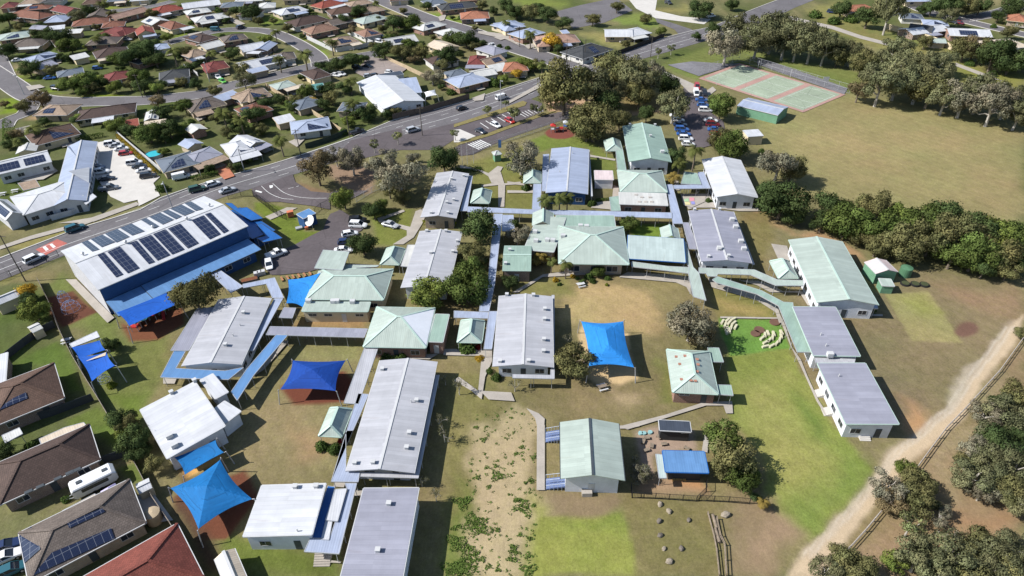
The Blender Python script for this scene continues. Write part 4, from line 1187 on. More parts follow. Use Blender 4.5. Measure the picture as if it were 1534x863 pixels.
# entry loop and staff car park
pave('driveway', 'f', -10, 318, 225, 236, 240, 280, 330, 335, 440, 345, 470, 330, 660, 330, 560, 380, 440, 380, 440, 440, 350, 420, 150, 395, 60, 395, 0, 360, mat=ASPHD, label='asphalt entry loop with turning arrows')
dashes('road_marking', wline(Z('f', 110, 290, 170, 340, 240, 365, 330, 375, 420, 375), 6), 0, .14, 60, 0, .2); dashes('road_marking', wline(Z('f', 45, 305, 90, 345, 160, 375, 230, 382), 6), 0, .14, 60, 0, .2); dashes('road_marking', wline(Z('f', 200, 320, 260, 305), 4), 0, .14, 1, 1, .2)
for q in ((15, 328, 50, 338, 45, 345, 8, 334), (90, 302, 112, 300, 110, 312, 95, 318)): pave('turning_arrow', 'f', *q, mat=PAINTW)
pave('car_park', 'f', 500, 440, 560, 480, 560, 510, 640, 520, 620, 560, 560, 590, 490, 690, 450, 710, 380, 780, 310, 800, 150, 815, 100, 815, 55, 770, 40, 740, 70, 690, 170, 670, 240, 640, 330, 590, 400, 555, 420, 500, 440, 465, mat=ASPHD, label='dark asphalt staff car park beside the hall')
pave('footpath', 'B', 750, 290, 960, 200, 1060, 205, 870, 290, 800, 320, mat=CONC); pave('footpath', 'f', 710, 490, 860, 440, 870, 450, 740, 500, 900, 540, 930, 450, 1010, 420, 970, 520, 920, 600, 860, 640, 800, 640, 880, 590, 880, 560, 720, 510, mat=CONC, label='concrete paths between the staff car park and classrooms')
# private car park beside the aged care building
pave('car_park', 'F', 690, 150, 860, 100, 1130, 60, 1300, 230, 1534, 420, 1470, 480, 1534, 600, 1330, 700, 1320, 640, 1190, 670, 1060, 610, 930, 440, 800, 330, mat=CONCL, label='pale concrete car park of the white building')
pave('footpath', 'F', 560, 863, 880, 810, 1310, 660, 1330, 690, 900, 850, 700, 863, mat=CONC); pave('footpath', 'e', 0, 650, 180, 590, 480, 510, 800, 400, 800, 412, 480, 530, 180, 612, 0, 670, mat=CONC)
# east staff car park
pave('car_park', 'c', 1010, 510, 1060, 480, 1140, 520, 1170, 650, 1240, 700, 1260, 800, 1200, 830, 1080, 863, 960, 700, 1030, 640, mat=ASPHD, label='asphalt staff car park behind the green hall')
pave('driveway', 'c', 860, 420, 900, 410, 1060, 480, 1150, 520, 1180, 500, 1200, 520, 1150, 560, 1050, 540, 990, 480, mat=CONC)
# courts
pave('court_apron', 'c', 920, 375, 1060, 355, 1270, 370, 1340, 365, 1100, 440, mat=asphalt('worn_grey_court', alb(126, 124, 128), .2), label='worn grey bitumen beside the sports court')
pave('court_apron', 'd', 0, 345, 60, 350, 300, 430, 520, 510, 500, 545, 250, 460, 0, 372, mat=asphalt('worn_grey_court', alb(126, 124, 128), .2))
CT = [(1046, 118), (1107, 95), (1267, 142), (1203, 169)]
RED = asphalt('court_red', alb(180, 144, 134), .08); CGR = asphalt('court_green', alb(158, 170, 148), .08)
sheet('sports_court', CT, RED, .13, 'red and green multi sports court')
def inq(q, u, v):
    a = [q[0][i] * (1 - u) + q[1][i] * u for i in (0, 1)]; b = [q[3][i] * (1 - u) + q[2][i] * u for i in (0, 1)]
    return (a[0] * (1 - v) + b[0] * v, a[1] * (1 - v) + b[1] * v)
for v0, v1 in ((.035, .31), (.365, .635), (.69, .97)):
    q = [inq(CT, .06, v0), inq(CT, .95, v0), inq(CT, .95, v1), inq(CT, .06, v1)]
    sheet('court_surface', q, CGR, .135)
    for a, b in (((.1, .06), (.9, .06)), ((.9, .06), (.9, .94)), ((.1, .94), (.9, .94)), ((.1, .06), (.1, .94)), ((.36, .06), (.36, .94)), ((.64, .06), (.64, .94))):
        A, B = un(inq(q, *a)).xy, un(inq(q, *b)).xy; strip('court_line', [A, B], -.04, .04, PAINTW, .142)
# paths in the school
P_ = lambda reg, *c: pave('footpath', reg, *c, mat=CONC)
P_('H', 60, 690, 260, 740, 330, 770, 420, 700, 470, 710, 430, 780, 400, 810, 480, 863, 360, 863, 330, 800, 250, 750, 60, 720)
P_('f', 1380, 215, 1420, 225, 1440, 290, 1534, 280, 1534, 295, 1445, 300, 1440, 425, 1405, 425, 1405, 300, 1310, 310, 1310, 300, 1400, 285, 1330, 225, 1380, 240)
P_('g', 0, 278, 90, 290, 150, 300, 150, 345, 0, 345, 0, 330, 130, 332, 130, 305, 0, 292)
P_('H', 1290, 590, 1534, 635, 1534, 650, 1290, 605); P_('g', 460, 125, 620, 150, 620, 160, 460, 135)
P_('g', 610, 300, 640, 310, 640, 440, 590, 440, 480, 430, 500, 400, 600, 390); P_('G', 215, 700, 320, 680, 320, 740, 215, 740)
P_('g', 1000, 350, 1160, 350, 1180, 400, 1300, 420, 1460, 430, 1520, 450, 1330, 450, 1180, 430, 1080, 430, 1040, 440)
P_('g', 920, 250, 980, 260, 990, 330, 960, 330, 950, 280)
P_('D', 560, 505, 850, 335, 1180, 290, 1534, 300, 1534, 335, 1200, 340, 850, 360, 610, 510)
P_('g', 690, 800, 1000, 820, 1050, 850, 1000, 863, 640, 830)
P_('A', 0, 410, 210, 430, 230, 600, 200, 560, 180, 520, 0, 440)
P_('A', 380, 420, 470, 480, 860, 590, 1050, 710, 1105, 863, 1065, 863, 1030, 760, 860, 650, 420, 520)
P_('A', 680, 455, 860, 460, 1000, 500, 1100, 560, 1360, 560, 1390, 690, 1350, 690, 1300, 575, 1110, 570, 980, 570, 850, 500)
P_('l', 0, 85, 110, 160, 160, 260, 200, 390, 250, 460, 290, 560, 350, 690, 400, 770, 440, 775, 390, 780, 340, 700, 250, 500, 190, 380, 130, 230, 100, 180, 0, 110)
P_('l', 0, 218, 115, 218, 118, 226, 0, 226); P_('k', 1222, 213, 1534, 218, 1534, 226, 1222, 222); P_('l', 480, 195, 720, 200, 720, 212, 480, 208); P_('l', 240, 70, 265, 70, 320, 150, 290, 150)
P_('A', 990, 105, 1140, 125, 1200, 270, 1060, 260)
P_('k', 640, 845, 900, 780, 1130, 705, 1290, 700, 1295, 770, 1255, 770, 1240, 725, 1140, 725, 900, 800, 690, 863)
P_('k', 110, 740, 180, 770, 215, 800, 210, 863, 175, 863, 160, 800); P_('o', 170, 0, 215, 0, 215, 375, 168, 375)
P_('j', 1090, 400, 1330, 400, 1370, 400, 1370, 470, 1330, 560, 1310, 690, 1250, 640, 1150, 580, 1180, 560, 1290, 640, 1310, 440, 1090, 435)
P_('j', 1300, 640, 1480, 650, 1500, 700, 1350, 690); P_('j', 880, 430, 1060, 430, 1010, 460, 870, 455)
P_('o', 1130, 60, 1165, 30, 1170, 50, 1150, 120, 1150, 160, 1115, 155); P_('o', 640, 5, 760, 0, 760, 8, 700, 22, 640, 22)
P_('i', 380, 0, 440, 0, 660, 220, 620, 250); P_('i', 940, 565, 1020, 565, 1005, 600, 940, 600)
P_('j', 180, 350, 205, 355, 60, 520, 0, 560, 0, 540); P_('C', 640, 225, 780, 225, 745, 300, 630, 300)
P_('n', 470, 320, 530, 330, 520, 360, 460, 355); P_('n', 585, 372, 630, 375, 620, 410, 580, 410); P_('n', 400, 775, 505, 785, 500, 795, 400, 790)
P_('c', 0, 590, 190, 480, 420, 430, 420, 440, 200, 500, 0, 605)
P_('b', 1060, 100, 1110, 80, 1095, 120, 1070, 125); P_('b', 1290, 180, 1450, 200, 1534, 270, 1450, 230, 1290, 195); P_('b', 1380, 220, 1460, 195, 1480, 215, 1420, 235)
P_('c', 95, 265, 185, 245, 190, 262, 120, 285); P_('b', 200, 820, 320, 770, 300, 800, 250, 850); P_('b', 1250, 570, 1330, 540, 1320, 580, 1270, 585)
for q in ((150, 500, 230, 490, 260, 505, 170, 525), (1060, 620, 1190, 680, 1140, 700, 1080, 640), (820, 200, 930, 205, 900, 225, 830, 215), (1190, 30, 1300, 20, 1290, 40, 1200, 50), (1310, 90, 1410, 140, 1370, 150, 1300, 110), (90, 745, 180, 725, 190, 760, 120, 770), (1080, 200, 1160, 185, 1170, 205, 1090, 218)): pave('driveway', 'a', *q, mat=CONC)
pave('driveway', 'e', 1220, 200, 1300, 180, 1350, 250, 1290, 270, mat=plain('terracotta_drive', alb(186, 120, 92), .9))
pave('paved_yard', 'G', 890, 590, 1130, 600, 1130, 660, 1000, 720, 920, 700, mat=CONC); pave('paved_yard', 'm', 790, 410, 890, 400, 1000, 550, 860, 570, 800, 480, mat=CONCL)
pave('car_park', 'b', 580, 420, 660, 330, 760, 345, 880, 400, 840, 430, 640, 450, mat=asphalt('faded_asphalt', alb(150, 138, 132)), label='faded car park of the white roofed centre')
pave('artificial_lawn', 'F', 250, 400, 520, 330, 560, 370, 420, 450, 200, 470, mat=CONC)
# ---------------------------------------------------------------- school buildings
def B_(name, label, quad, ze, sd=None, **kw):
    return building(name, label, kw.pop('cat', 'building'), rect_of(quad, ze), ze, sd=sd, **kw)
# --- big hall
hall = B_('school_hall', 'big white roofed hall covered in solar arrays beside the main road', [Z('e', 340, 675)[0], Z('e', 1175, 362)[0], Z('e', 1430, 530)[0], (147.3, 433)], 7.2, sd='white solar roofed hall',
          roof='gable', axis='x', rise=1.7, oh=.35, rm=WHT, wm=WALLB, trim=LITE, win='', gut=True)
solar(hall, 'e', (465, 625, 500, 612, 572, 668, 530, 680), (515, 603, 590, 583, 663, 625, 585, 655), (600, 574, 672, 548, 745, 595, 670, 628), (688, 543, 755, 518, 832, 563, 760, 588),
      (808, 497, 840, 487, 915, 535, 885, 545), (858, 482, 922, 457, 1000, 497, 935, 525), (935, 452, 968, 440, 1045, 478, 1010, 495), (980, 435, 1045, 410, 1120, 450, 1060, 475), (1060, 403, 1098, 392, 1170, 435, 1125, 447))
solar(hall, 'e', (560, 700, 600, 688, 708, 812, 668, 828), (618, 683, 690, 652, 802, 775, 735, 805), (748, 630, 785, 618, 890, 740, 855, 752), (795, 612, 868, 585, 978, 700, 905, 732), (880, 580, 950, 552, 1060, 668, 990, 697), (965, 548, 1035, 520, 1142, 632, 1080, 662), (1100, 500, 1170, 472, 1268, 580, 1205, 610), (1178, 466, 1210, 456, 1315, 560, 1285, 575))
vent(hall, *Z('e', 480, 700, 725, 632, 880, 545, 1075, 497, 1205, 420), kind='whirly', name='ridge_ventilator')
hc, ha = hall.c, hall.ang
m = MB(); m.add([(-hall.wx - .03, y, z) for y, z in ((-hall.wy, 0), (hall.wy, 0), (hall.wy, hall.h(0, hall.wy) - .2), (0, hall.h(0, 0) - .2), (-hall.wy, hall.h(0, hall.wy) - .2))], [(4, 3, 2, 1, 0)]); m.build('end_wall', WALLW, hall.root)
def hall_pt(x, y):
    return Vector((hc.x + x * math.cos(ha) - y * math.sin(ha), hc.y + x * math.sin(ha) + y * math.cos(ha)))
hx, hy = hall.hx, hall.hy
building('hall_annexe', 'long blue lean-to running along the school side of the hall', 'annexe', (hall_pt(3.5, -hy - 3.0), ha, 2 * hx - 9, 6.0), 3.4, roof='skn', rise=.5, rm=BLU, wm=WALLB, trim=TRIMD, win='n', sp=4, oh=1.2, door='n', sd='blue hall lean-to')
building('hall_annexe', 'short blue lean-to at the playground end of the hall', 'annexe', (hall_pt(-hx + 4.2, -hy - 3.2), ha, 7.6, 6.4), 3.2, roof='skn', rise=.6, rm=BLU, wm=WALLB, trim=TRIMD, win='', oh=1.2)
canopy('entrance_canopy', 'strong blue canopy roof at the far corner of the hall', 'canopy', Z('B', 365, 155, 430, 155, 490, 205, 575, 195, 730, 300, 610, 325, 470, 235), 3.6, BLU2, trim=TRIMD)
canopy('entrance_canopy', 'blue notched canopy roof beside the hall and car park', 'canopy', Z('B', 670, 360, 715, 350, 915, 490, 735, 530, 660, 490, 755, 470), 3.4, BLU2, trim=TRIMD)
building('hall_foyer', 'low blue foyer against the car park end of the hall', 'annexe', (hall_pt(hx + 3.2, -2.5), ha, 6.2, 2 * hy - 5), 3.0, roof='skr', rise=.4, rm=BLU2, wm=WALLB, trim=TRIMD, win='r', sp=3)
# --- left wing
s2 = B_('classroom_block', 'long grey and cream roofed block between the hall and the white block', Z('i', 1262, 118, 1572, 92, 1372, 488, 1035, 488), 3.6, sd='long grey roofed block by the hall', roof='gable', rise=0.7, rm=GRY, wm=WALLG, win='nr', sp=2.8, oh=.4)
vent(s2, *Z('i', 1400, 190, 1297, 375)); vent(s2, *Z('i', 1380, 260, 1340, 320), kind='pipe')
canopy('verandah', 'mid grey ribbed verandah roof on the hall side of the long block', 'verandah', Z('E', 610, 460, 780, 450, 530, 863, 355, 863), 3.1, GRY2)
canopy('verandah', 'blue verandah roof wrapping the near end of the long block', 'verandah', Z('i', 1000, 405, 1065, 408, 1010, 505, 1290, 520, 1400, 500, 1312, 570, 975, 560, 922, 556), 2.9, BLU)
canopy('verandah', 'pale grey verandah strip along the inner side of the long block', 'verandah', Z('E', 1350, 365, 1430, 365, 1150, 863, 1085, 863), 3.0, GRYB)
canopy('covered_walkway', 'blue covered walkway dipping diagonally toward the white block', 'walkway', Z('j', 130, 312, 198, 312, 0, 545, -95, 690, -130, 640, -40, 510), 2.9, BLU)
canopy('covered_walkway', 'short pale grey walkway from the hall lean-to', 'walkway', Z('E', 720, 110, 810, 80, 1050, 250, 930, 310), 2.9, GRYB)
canopy('covered_walkway', 'bent pale grey walkway beside the staff car park', 'walkway', Z('E', 1045, 228, 1350, 165, 1440, 360, 1330, 360, 1270, 225, 1050, 265), 2.95, GRYB)
canopy('covered_walkway', 'small square grey canopy next to the long block', 'canopy', Z('C', 290, 580, 405, 585, 370, 680, 243, 675), 2.9, GRY2)
canopy('covered_walkway', 'long ribbed grey walkway leading to the white sloped pyramid roof', 'walkway', Z('j', 95, 265, 655, 278, 635, 328, 72, 312), 2.9, GRY2)
# white block
s3 = B_('classroom_block', 'white flat roofed block standing askew beside the boundary fence', [(209.9, 614.3), (298.6, 571.2), (331, 642.5), (251.6, 688.8)], 3.8, sd='askew white flat roofed block', roof='skl', rise=.5, rm=WHT, wm=WALLG, win='nr', sp=3.4, oh=.4)
vent(s3, *Z('i', 985, 645, 1110, 565)); vent(s3, *Z('m', 975, 65, 1005, 118), kind='ac', name='air_conditioner')
B_('classroom_wing', 'small white roofed wing at the walkway corner of the askew block', Z('i', 1148, 578, 1222, 540, 1312, 642, 1240, 678), 3.5, roof='skn', rise=.2, rm=WHT, wm=WALLG, win='', oh=.3)
B_('classroom_wing', 'white square roofed wing on the yard side of the askew block', Z('i', 1205, 770, 1290, 690, 1370, 752, 1270, 850), 3.3, roof='skn', rise=.2, rm=WHT, wm=WALLG, win='r', oh=.3)
# white bottom block
s4 = B_('classroom_block', 'bright white roofed block near the pyramid shade sail', [(391.7, 728), (490.8, 725.4), (466, 801.8), (363.8, 804.4)], 3.9, sd='bright white roofed block', roof='skl', rise=.35, rm=WHT, wm=WALLG, win='n', sp=3, oh=.3)
vent(s4, *Z('n', 255, 355, 375, 352, 252, 606), kind='pipe'); vent(s4, *Z('n', 240, 355, 360, 352))
canopy('verandah', 'dark blue low verandah roof beside the bright white block', 'verandah', Z('n', 425, 345, 466, 350, 395, 645, 330, 645), 2.7, BLU2)
canopy('verandah', 'long white awning strip beside the bright white block', 'verandah', Z('n', 468, 365, 535, 360, 482, 548, 412, 540), 3.2, WHT)
canopy('verandah', 'short white awning strip over the steps of the bright white block', 'verandah', Z('n', 415, 545, 450, 552, 432, 655, 388, 652), 3.0, WHT)
canopy('covered_walkway', 'blue grey walkway squeezed between two bottom blocks', 'walkway', Z('n', 525, 330, 592, 330, 490, 735, 290, 722, 325, 645, 435, 655, 470, 545, 540, 372), 2.9, GRYB)
st = MB()
for i in range(6): st.box(-1.2, 1.2, -i * .3 - .3, -i * .3, 0, .9 - i * .15)
o = st.build('steps', CONC, None, un(Z('n', 405, 745)[0])); tag(o, 'pale entry steps below the blue grey walkway end', 'steps')
# long block
s5 = B_('classroom_block', 'longest pale grey roofed block in the near middle of the school', [(569, 540.5), (657.2, 541.3), (617.3, 708.4), (518.2, 705.8)], 3.5, sd='longest pale grey roofed block', roof='gable', rise=0.75, rm=GRY, wm=WALLG, win='nlr', sp=3, oh=1.2)
vent(s5, *Z('j', 740, 515, 937, 695)); vent(s5, *Z('n', 895, 45, 880, 130, 582, 218, 687, 215)); vent(s5, *Z('j', 905, 700), kind='pipe')
canopy('verandah', 'blue grey verandah roof on the outer side of the longest block', 'verandah', Z('j', 600, 650, 660, 655, 610, 775, 570, 863, 530, 863) + Z('n', 530, 262, 610, 262, 600, 322, 445, 320), 2.9, GRYB)
canopy('verandah', 'white gutter roof strip along the dry yard side of the longest block', 'verandah', Z('j', 1040, 545, 1066, 545) + Z('n', 945, 300, 610, 290, 610, 268, 905, 272), 2.8, GRY, sp=5)
canopy('covered_walkway', 'pale walkway from the white sloped pyramid roof down to the longest block', 'walkway', Z('j', 636, 388, 716, 385, 602, 710, 518, 705), 2.9, GRY)
s6 = B_('classroom_block', 'plain grey low sloped block cut off by the photo bottom', [(545.6, 730.6), (627.7, 734), (597.5, 900), (500, 900)], 4.0, sd='plain grey block at the bottom', roof='skl', rise=.4, rm=GRY2, wm=WALLG, trim=LITE, win='', oh=.3)
vent(s6, *Z('n', 778, 452, 715, 720))
# q9 and its green gazebo
s7 = B_('classroom_block', 'grey roofed block with a dark box gutter beside the sky blue sail', [(749, 444.8), (829.1, 442.2), (826.5, 551), (737, 548)], 3.6, sd='grey block with dark box gutter', roof='gable', rise=0.65, rm=GRY, wm=WALLG, win='nr', sp=2.6, oh=1.0)
vent(s7, *Z('k', 215, 170, 213, 228, 210, 345, 208, 412, 122, 468, 150, 90)); vent(s7, *Z('j', 1455, 88, 1415, 470))
canopy('box_gutter_roof', 'narrow white roof strip outside the dark box gutter', 'verandah', Z('k', 255, 85, 270, 85, 270, 565, 30, 560, 30, 540, 248, 545), 2.9, GRY, sp=4)
canopy('verandah', 'pale grey verandah on the hedge side of the dark gutter block', 'verandah', Z('j', 1352, 178, 1400, 178, 1368, 395, 1322, 395), 2.9, GRYB)
# pyramid with the white slope
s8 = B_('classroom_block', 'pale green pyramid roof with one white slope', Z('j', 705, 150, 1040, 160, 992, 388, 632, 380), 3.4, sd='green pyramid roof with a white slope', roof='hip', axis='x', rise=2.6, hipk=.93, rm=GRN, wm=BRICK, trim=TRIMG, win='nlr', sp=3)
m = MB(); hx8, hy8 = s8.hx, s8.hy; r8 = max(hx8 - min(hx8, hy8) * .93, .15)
m.slab([(hx8 - .05, -hy8 + .1, 3.45), (hx8 - .05, hy8 - .1, 3.45), (r8 + .2, 0, 6.03)], [(0, 1, 2)], .04); m.build('white_slope_overlay', plain('bright_white_overlay', (.85, .85, .87), .3, .5, .04), s8.roof)['label'] = 'white slope of the roof'  # thin overlay colours this one slope whiter than the green ones
B_('classroom_wing', 'flat green roofed brick wing attached beside the white slope', Z('j', 1042, 195, 1117, 200, 1092, 355, 1008, 350), 3.3, roof='skn', rise=.15, rm=GRN2, wm=BRICK, win='n', oh=.1)
def gazebo(label, quad, z=2.6, rise=1.5, sd=None, axis='y', group=None):
    b = B_('gazebo', label, quad, z, cat='gazebo', roof='hip', axis=axis, hipk=.55, rise=rise, rm=GRN, trim=TRIMG, win='', wall=False, posts=3, sd=sd, group=group)
    m = MB(); m.box(-b.hx * .6, b.hx * .6, -.25, .25, .42, .5); m.box(-b.hx * .6, -b.hx * .5, -.2, .2, 0, .42); m.box(b.hx * .5, b.hx * .6, -.2, .2, 0, .42); m.build('bench', WOOD, b.root)
    return b
gazebo('little green gazebo with hedge and red shrub in front', Z('j', 1188, 230, 1325, 232, 1312, 360, 1172, 352), sd='little green gazebo by the red shrub')
gazebo('little green gazebo on the dry yard beside the longest block', [(497, 612), (526, 612), (514, 655), (474, 652)], sd='dry yard gazebo')
gazebo('little green gazebo next to the staff car park trees', Z('f', 772, 660, 862, 662, 846, 755, 717, 750), sd='car park gazebo')
gazebo('little green gazebo by the entry paths and memorial lawn', Z('f', 1262, 325, 1366, 330, 1356, 402, 1248, 398), sd='entry path gazebo')
gazebo('little green gazebo beneath the big pale gum tree', Z('g', 100, 222, 192, 218, 195, 285, 88, 283), sd='gum tree gazebo')
gazebo('little green gazebo against the front of the long green gable', Z('h', 82, 735, 178, 730, 242, 832, 115, 830), sd='green gable gazebo')
gazebo('green dutch gabled porch beside the far green hall', Z('g', 562, 45, 655, 35, 652, 98, 562, 100), sd='far green hall porch')
# green hip by staff car park
s10 = B_('classroom_block', 'large pale green hip roof beside the bright blue sail', Z('C', 632, 215, 1345, 200, 1235, 512, 500, 495), 3.5, roof='hip', axis='x', rise=2.1, hipk=.85, rm=GRN, wm=WALLC, trim=TRIMG, win='n', sp=3, sd='large green hip roof')
a10 = B_('classroom_wing', 'long low green roofed wing with air conditioners on its edge', Z('C', 500, 525, 1115, 540, 1092, 622, 465, 610), 3.2, roof='skn', rise=.2, rm=GRN, wm=WALLC, trim=TRIMG, win='n', sp=2.5, oh=.3, wh=.7, wz=1.6)
vent(a10, *Z('C', 530, 528, 765, 532, 800, 530, 950, 535), kind='ac', name='air_conditioner')
canopy('green_canopy', 'high green square canopy over the car park entry', 'canopy', Z('C', 665, 28, 915, 45, 850, 222, 580, 203), 4.2, GRN, sp=6)
canopy('green_canopy', 'low green canopy linking the square canopy and hip roof', 'canopy', Z('C', 870, 170, 1200, 175, 1180, 190, 985, 200, 970, 222, 855, 220), 3.0, GRN)
s12 = B_('classroom_block', 'pale grey roofed block behind the large green hip roof', [(626.4, 346), (691.6, 347.3), (671.5, 434), (604.5, 430)], 3.6, sd='pale grey block behind the green hip', roof='gable', rise=0.65, rm=GRY, wm=WALLG, win='nlr', sp=3, oh=.8)
vent(s12, *Z('f', 995, 565, 1105, 565, 1170, 622, 1145, 683, 1018, 690, 930, 850)); vent(s12, *Z('j', 925, 8))
canopy('verandah', 'white translucent verandah sheet beside the car park gazebo', 'verandah', Z('f', 885, 640, 928, 640, 885, 765, 845, 762), 2.9, WHT2)
s13 = B_('classroom_block', 'grey roofed block near the entry loop dappled by gum shade', [(652.5, 258.7), (700, 260), (685, 327.8), (633, 325)], 3.7, sd='grey block by the entry loop', roof='gable', rise=0.7, rm=GRY, wm=BRICKT, win='nlr', sp=3, oh=.9)
vent(s13, *Z('f', 1020, 460, 1117, 460, 1150, 385, 1110, 400, 1137, 265, 1207, 247))
canopy('verandah', 'pale verandah strip beside the entry loop block', 'verandah', Z('f', 1232, 240, 1258, 245, 1225, 445, 1188, 445), 2.9, GRYB)
s14 = B_('classroom_block', 'blue grey roofed block below the playground mulch circle', Z('g', 240, 85, 455, 92, 476, 355, 240, 335), 3.7, sd='blue grey block', roof='gable', rise=0.7, rm=GRYB, wm=WALLB, win='nr', sp=3, oh=.6)
vent(s14, *Z('g', 300, 222, 375, 115), kind='pipe')
canopy('verandah', 'pale blue verandah strip beside the gum tree gazebo', 'verandah', Z('g', 205, 120, 240, 118, 240, 332, 198, 330), 2.9, GRYB)
canopy('gutter_roof', 'thin white roof strip on the lawn side of the blue grey block', 'verandah', Z('g', 462, 95, 472, 95, 490, 360, 480, 360), 2.9, WHT, sp=5)
s15 = B_('school_hall', 'far pale green gabled hall beside the packed staff car park', [(932, 189), (990.8, 189), (1003.8, 243), (943.8, 242)], 4.4, sd='far green gabled hall', roof='gable', rise=1.2, rm=GRN2, wm=WALLG, trim=TRIMG, win='nlr', sp=3, oh=.7)
vent(s15, *Z('c', 705, 720, 848, 722, 822, 785)); vent(s15, *Z('g', 890, 110), kind='ac', name='air_conditioner')
canopy('covered_walkway', 'green flat walkway beside the far green hall', 'walkway', Z('G', 270, 160, 340, 158, 372, 348, 290, 350), 2.9, GRN2)
s16 = B_('classroom_block', 'pale green pyramid roof with a small gablet behind the white skylight roof', Z('g', 636, 210, 890, 212, 916, 335, 645, 335), 3.6, sd='small gablet pyramid', roof='hip', axis='x', rise=2.2, hipk=.85, rm=GRN, wm=BRICK, trim=TRIMG, win='', sp=3)
s16b = B_('classroom_wing', 'white flat roof with skylights and a red brick front', Z('G', 300, 570, 750, 575, 772, 695, 310, 670), 3.3, sd='white skylight roof', roof='skn', rise=.2, rm=WHT2, wm=BRICK, win='n', sp=3, oh=.4)
for p in Z('G', 465, 588, 522, 612, 600, 612, 497, 655, 558, 655, 615, 655): 
    q = local(s16b, p); k = MB(); k.box(-.45, .45, -.3, .3, 0, .16); k.build('skylight', plain('skylight_dome', (.42, .38, .34), .3, .5), s16b.roof, q)
canopy('covered_walkway', 'green walkway link beside the red brick front', 'walkway', Z('G', 210, 610, 300, 598, 318, 740, 228, 742), 2.85, GRN2)
# central pyramid
s17 = B_('library', 'biggest green pyramid roof in the middle of the school', Z('g', 278, 528, 668, 538, 697, 757, 312, 742), 3.8, sd='central green pyramid', roof='hip', axis='x', rise=2.6, hipk=.92, rm=GRN, wm=BRICKT, trim=TRIMG, win='n', sp=3.5, oh=1.4, wh=1.6, wz=.7, ww=2.6)
vent(s17, *Z('g', 320, 595), kind='ac', name='skylight')
s17b = B_('library_wing', 'flat green roofed wing spreading left of the central pyramid', Z('g', 145, 478, 282, 482, 312, 720, 140, 640), 3.4, roof='skl', rise=.35, rm=GRN, wm=BRICKT, win='', sp=3, oh=.5)
vent(s17b, *Z('g', 160, 570, 230, 618, 262, 620, 165, 622), kind='ac', name='skylight')
s17c = B_('library_wing', 'green roofed wing on the far side of the central pyramid', Z('g', 278, 474, 612, 482, 625, 560, 285, 560), 3.3, roof='skn', rise=.4, rm=GRN2, wm=BRICKT, win='', oh=.4)
vent(s17c, *Z('g', 420, 537, 455, 540), kind='ac', name='skylight')
B_('library_porch', 'small green gabled porch at the far corner of the central pyramid', Z('g', 152, 455, 265, 455, 262, 530, 140, 530), 3.2, roof='gable', axis='y', rise=1.3, rm=GRN, wm=BRICKT, trim=TRIMG, win='', oh=.3)
canopy('shade_canopy', 'pale blue canopy tucked between the straight walkway and the central pyramid', 'canopy', [(752, 322), (769, 322), (771, 347), (752, 346)], 3.0, GRYB)
s18 = B_('covered_court', 'pale teal low roof over the covered lunch area', Z('g', 683, 587, 1000, 612, 1036, 755, 700, 705), 3.6, cat='covered area', sd='pale teal covered area', roof='skn', rise=.3, rm=TEAL, wall=False, win='', posts=4, trim=BLU2)
s19 = B_('classroom_block', 'small green roofed brick building facing the palm cluster', Z('D', 482, 52, 740, 56, 742, 290, 462, 288), 3.5, sd='small green brick building', roof='gable', axis='x', rise=.9, rm=GRN2, wm=BRICKD, trim=TRIMG, win='n', sp=3, oh=.4)
vent(s19, *Z('D', 535, 100, 495, 230))
B_('classroom_porch', 'little green dutch gable at the end of the teal covered area', Z('g', 880, 545, 985, 540, 985, 608, 888, 605), 3.2, cat='porch', roof='gable', axis='y', rise=1, rm=GRN, wall=False, win='', posts=3, trim=TRIMG)
# right of centre
s20 = B_('classroom_block', 'brilliant white gabled block near the staff car park palms', [(1053.4, 239.1), (1109.4, 239.1), (1135.5, 296.5), (1070.3, 295.2)], 4.0, sd='brilliant white gabled block', roof='gable', rise=1.1, rm=WHT, wm=WALLG, win='nlr', sp=2.6, oh=.8)
s21 = B_('classroom_block', 'wide grey roofed block with air conditioners along one edge', [(1031.2, 314.7), (1096.4, 317.9), (1129, 394.3), (1050.7, 391.7)], 3.7, sd='wide grey block with edge air conditioners', roof='gable', rise=0.65, rm=GRY2, wm=WALLG, win='nlr', sp=2.6, oh=.5)
vent(s21, *Z('g', 1290, 500, 1310, 542, 1340, 625, 1358, 668), kind='ac', name='air_conditioner'); vent(s21, *Z('g', 1215, 670, 1155, 712, 1270, 708, 1075, 442, 1218, 440)); vent(s21, *Z('g', 1217, 665), kind='ac', name='air_conditioner')
canopy('verandah', 'grey verandah roof along the walkway side of the wide grey block', 'verandah', Z('g', 1008, 512, 1040, 512, 1100, 665, 1045, 662), 2.9, GRY2)
canopy('gutter_roof', 'narrow pale roof strip beside the edge air conditioners', 'verandah', Z('g', 1292, 450, 1302, 450, 1420, 752, 1408, 752), 2.9, GRY, sp=5)
canopy('covered_walkway', 'pale grey canopy bridging to the brilliant white block', 'walkway', Z('G', 820, 495, 1060, 490, 1058, 370, 1115, 368, 1180, 525, 830, 530), 2.9, GRYB)
canopy('green_canopy', 'small green canopy dappled with palm shade', 'canopy', Z('G', 930, 365, 1050, 380, 1092, 488, 895, 480), 3.1, GRN2)
canopy('covered_walkway', 'long straight grey walkway crossing the school from the entry side', 'walkway', Z('f', 1228, 420) + Z('g', 150, 437, 945, 455, 945, 487) + Z('f', 1228, 450), 3.05, GRYB)
canopy('covered_walkway', 'grey walkway running down past the white skylight roof', 'walkway', Z('G', 755, 490, 812, 488, 915, 863, 822, 863) + Z('g', 965, 545, 955, 540), 2.95, GRYB)
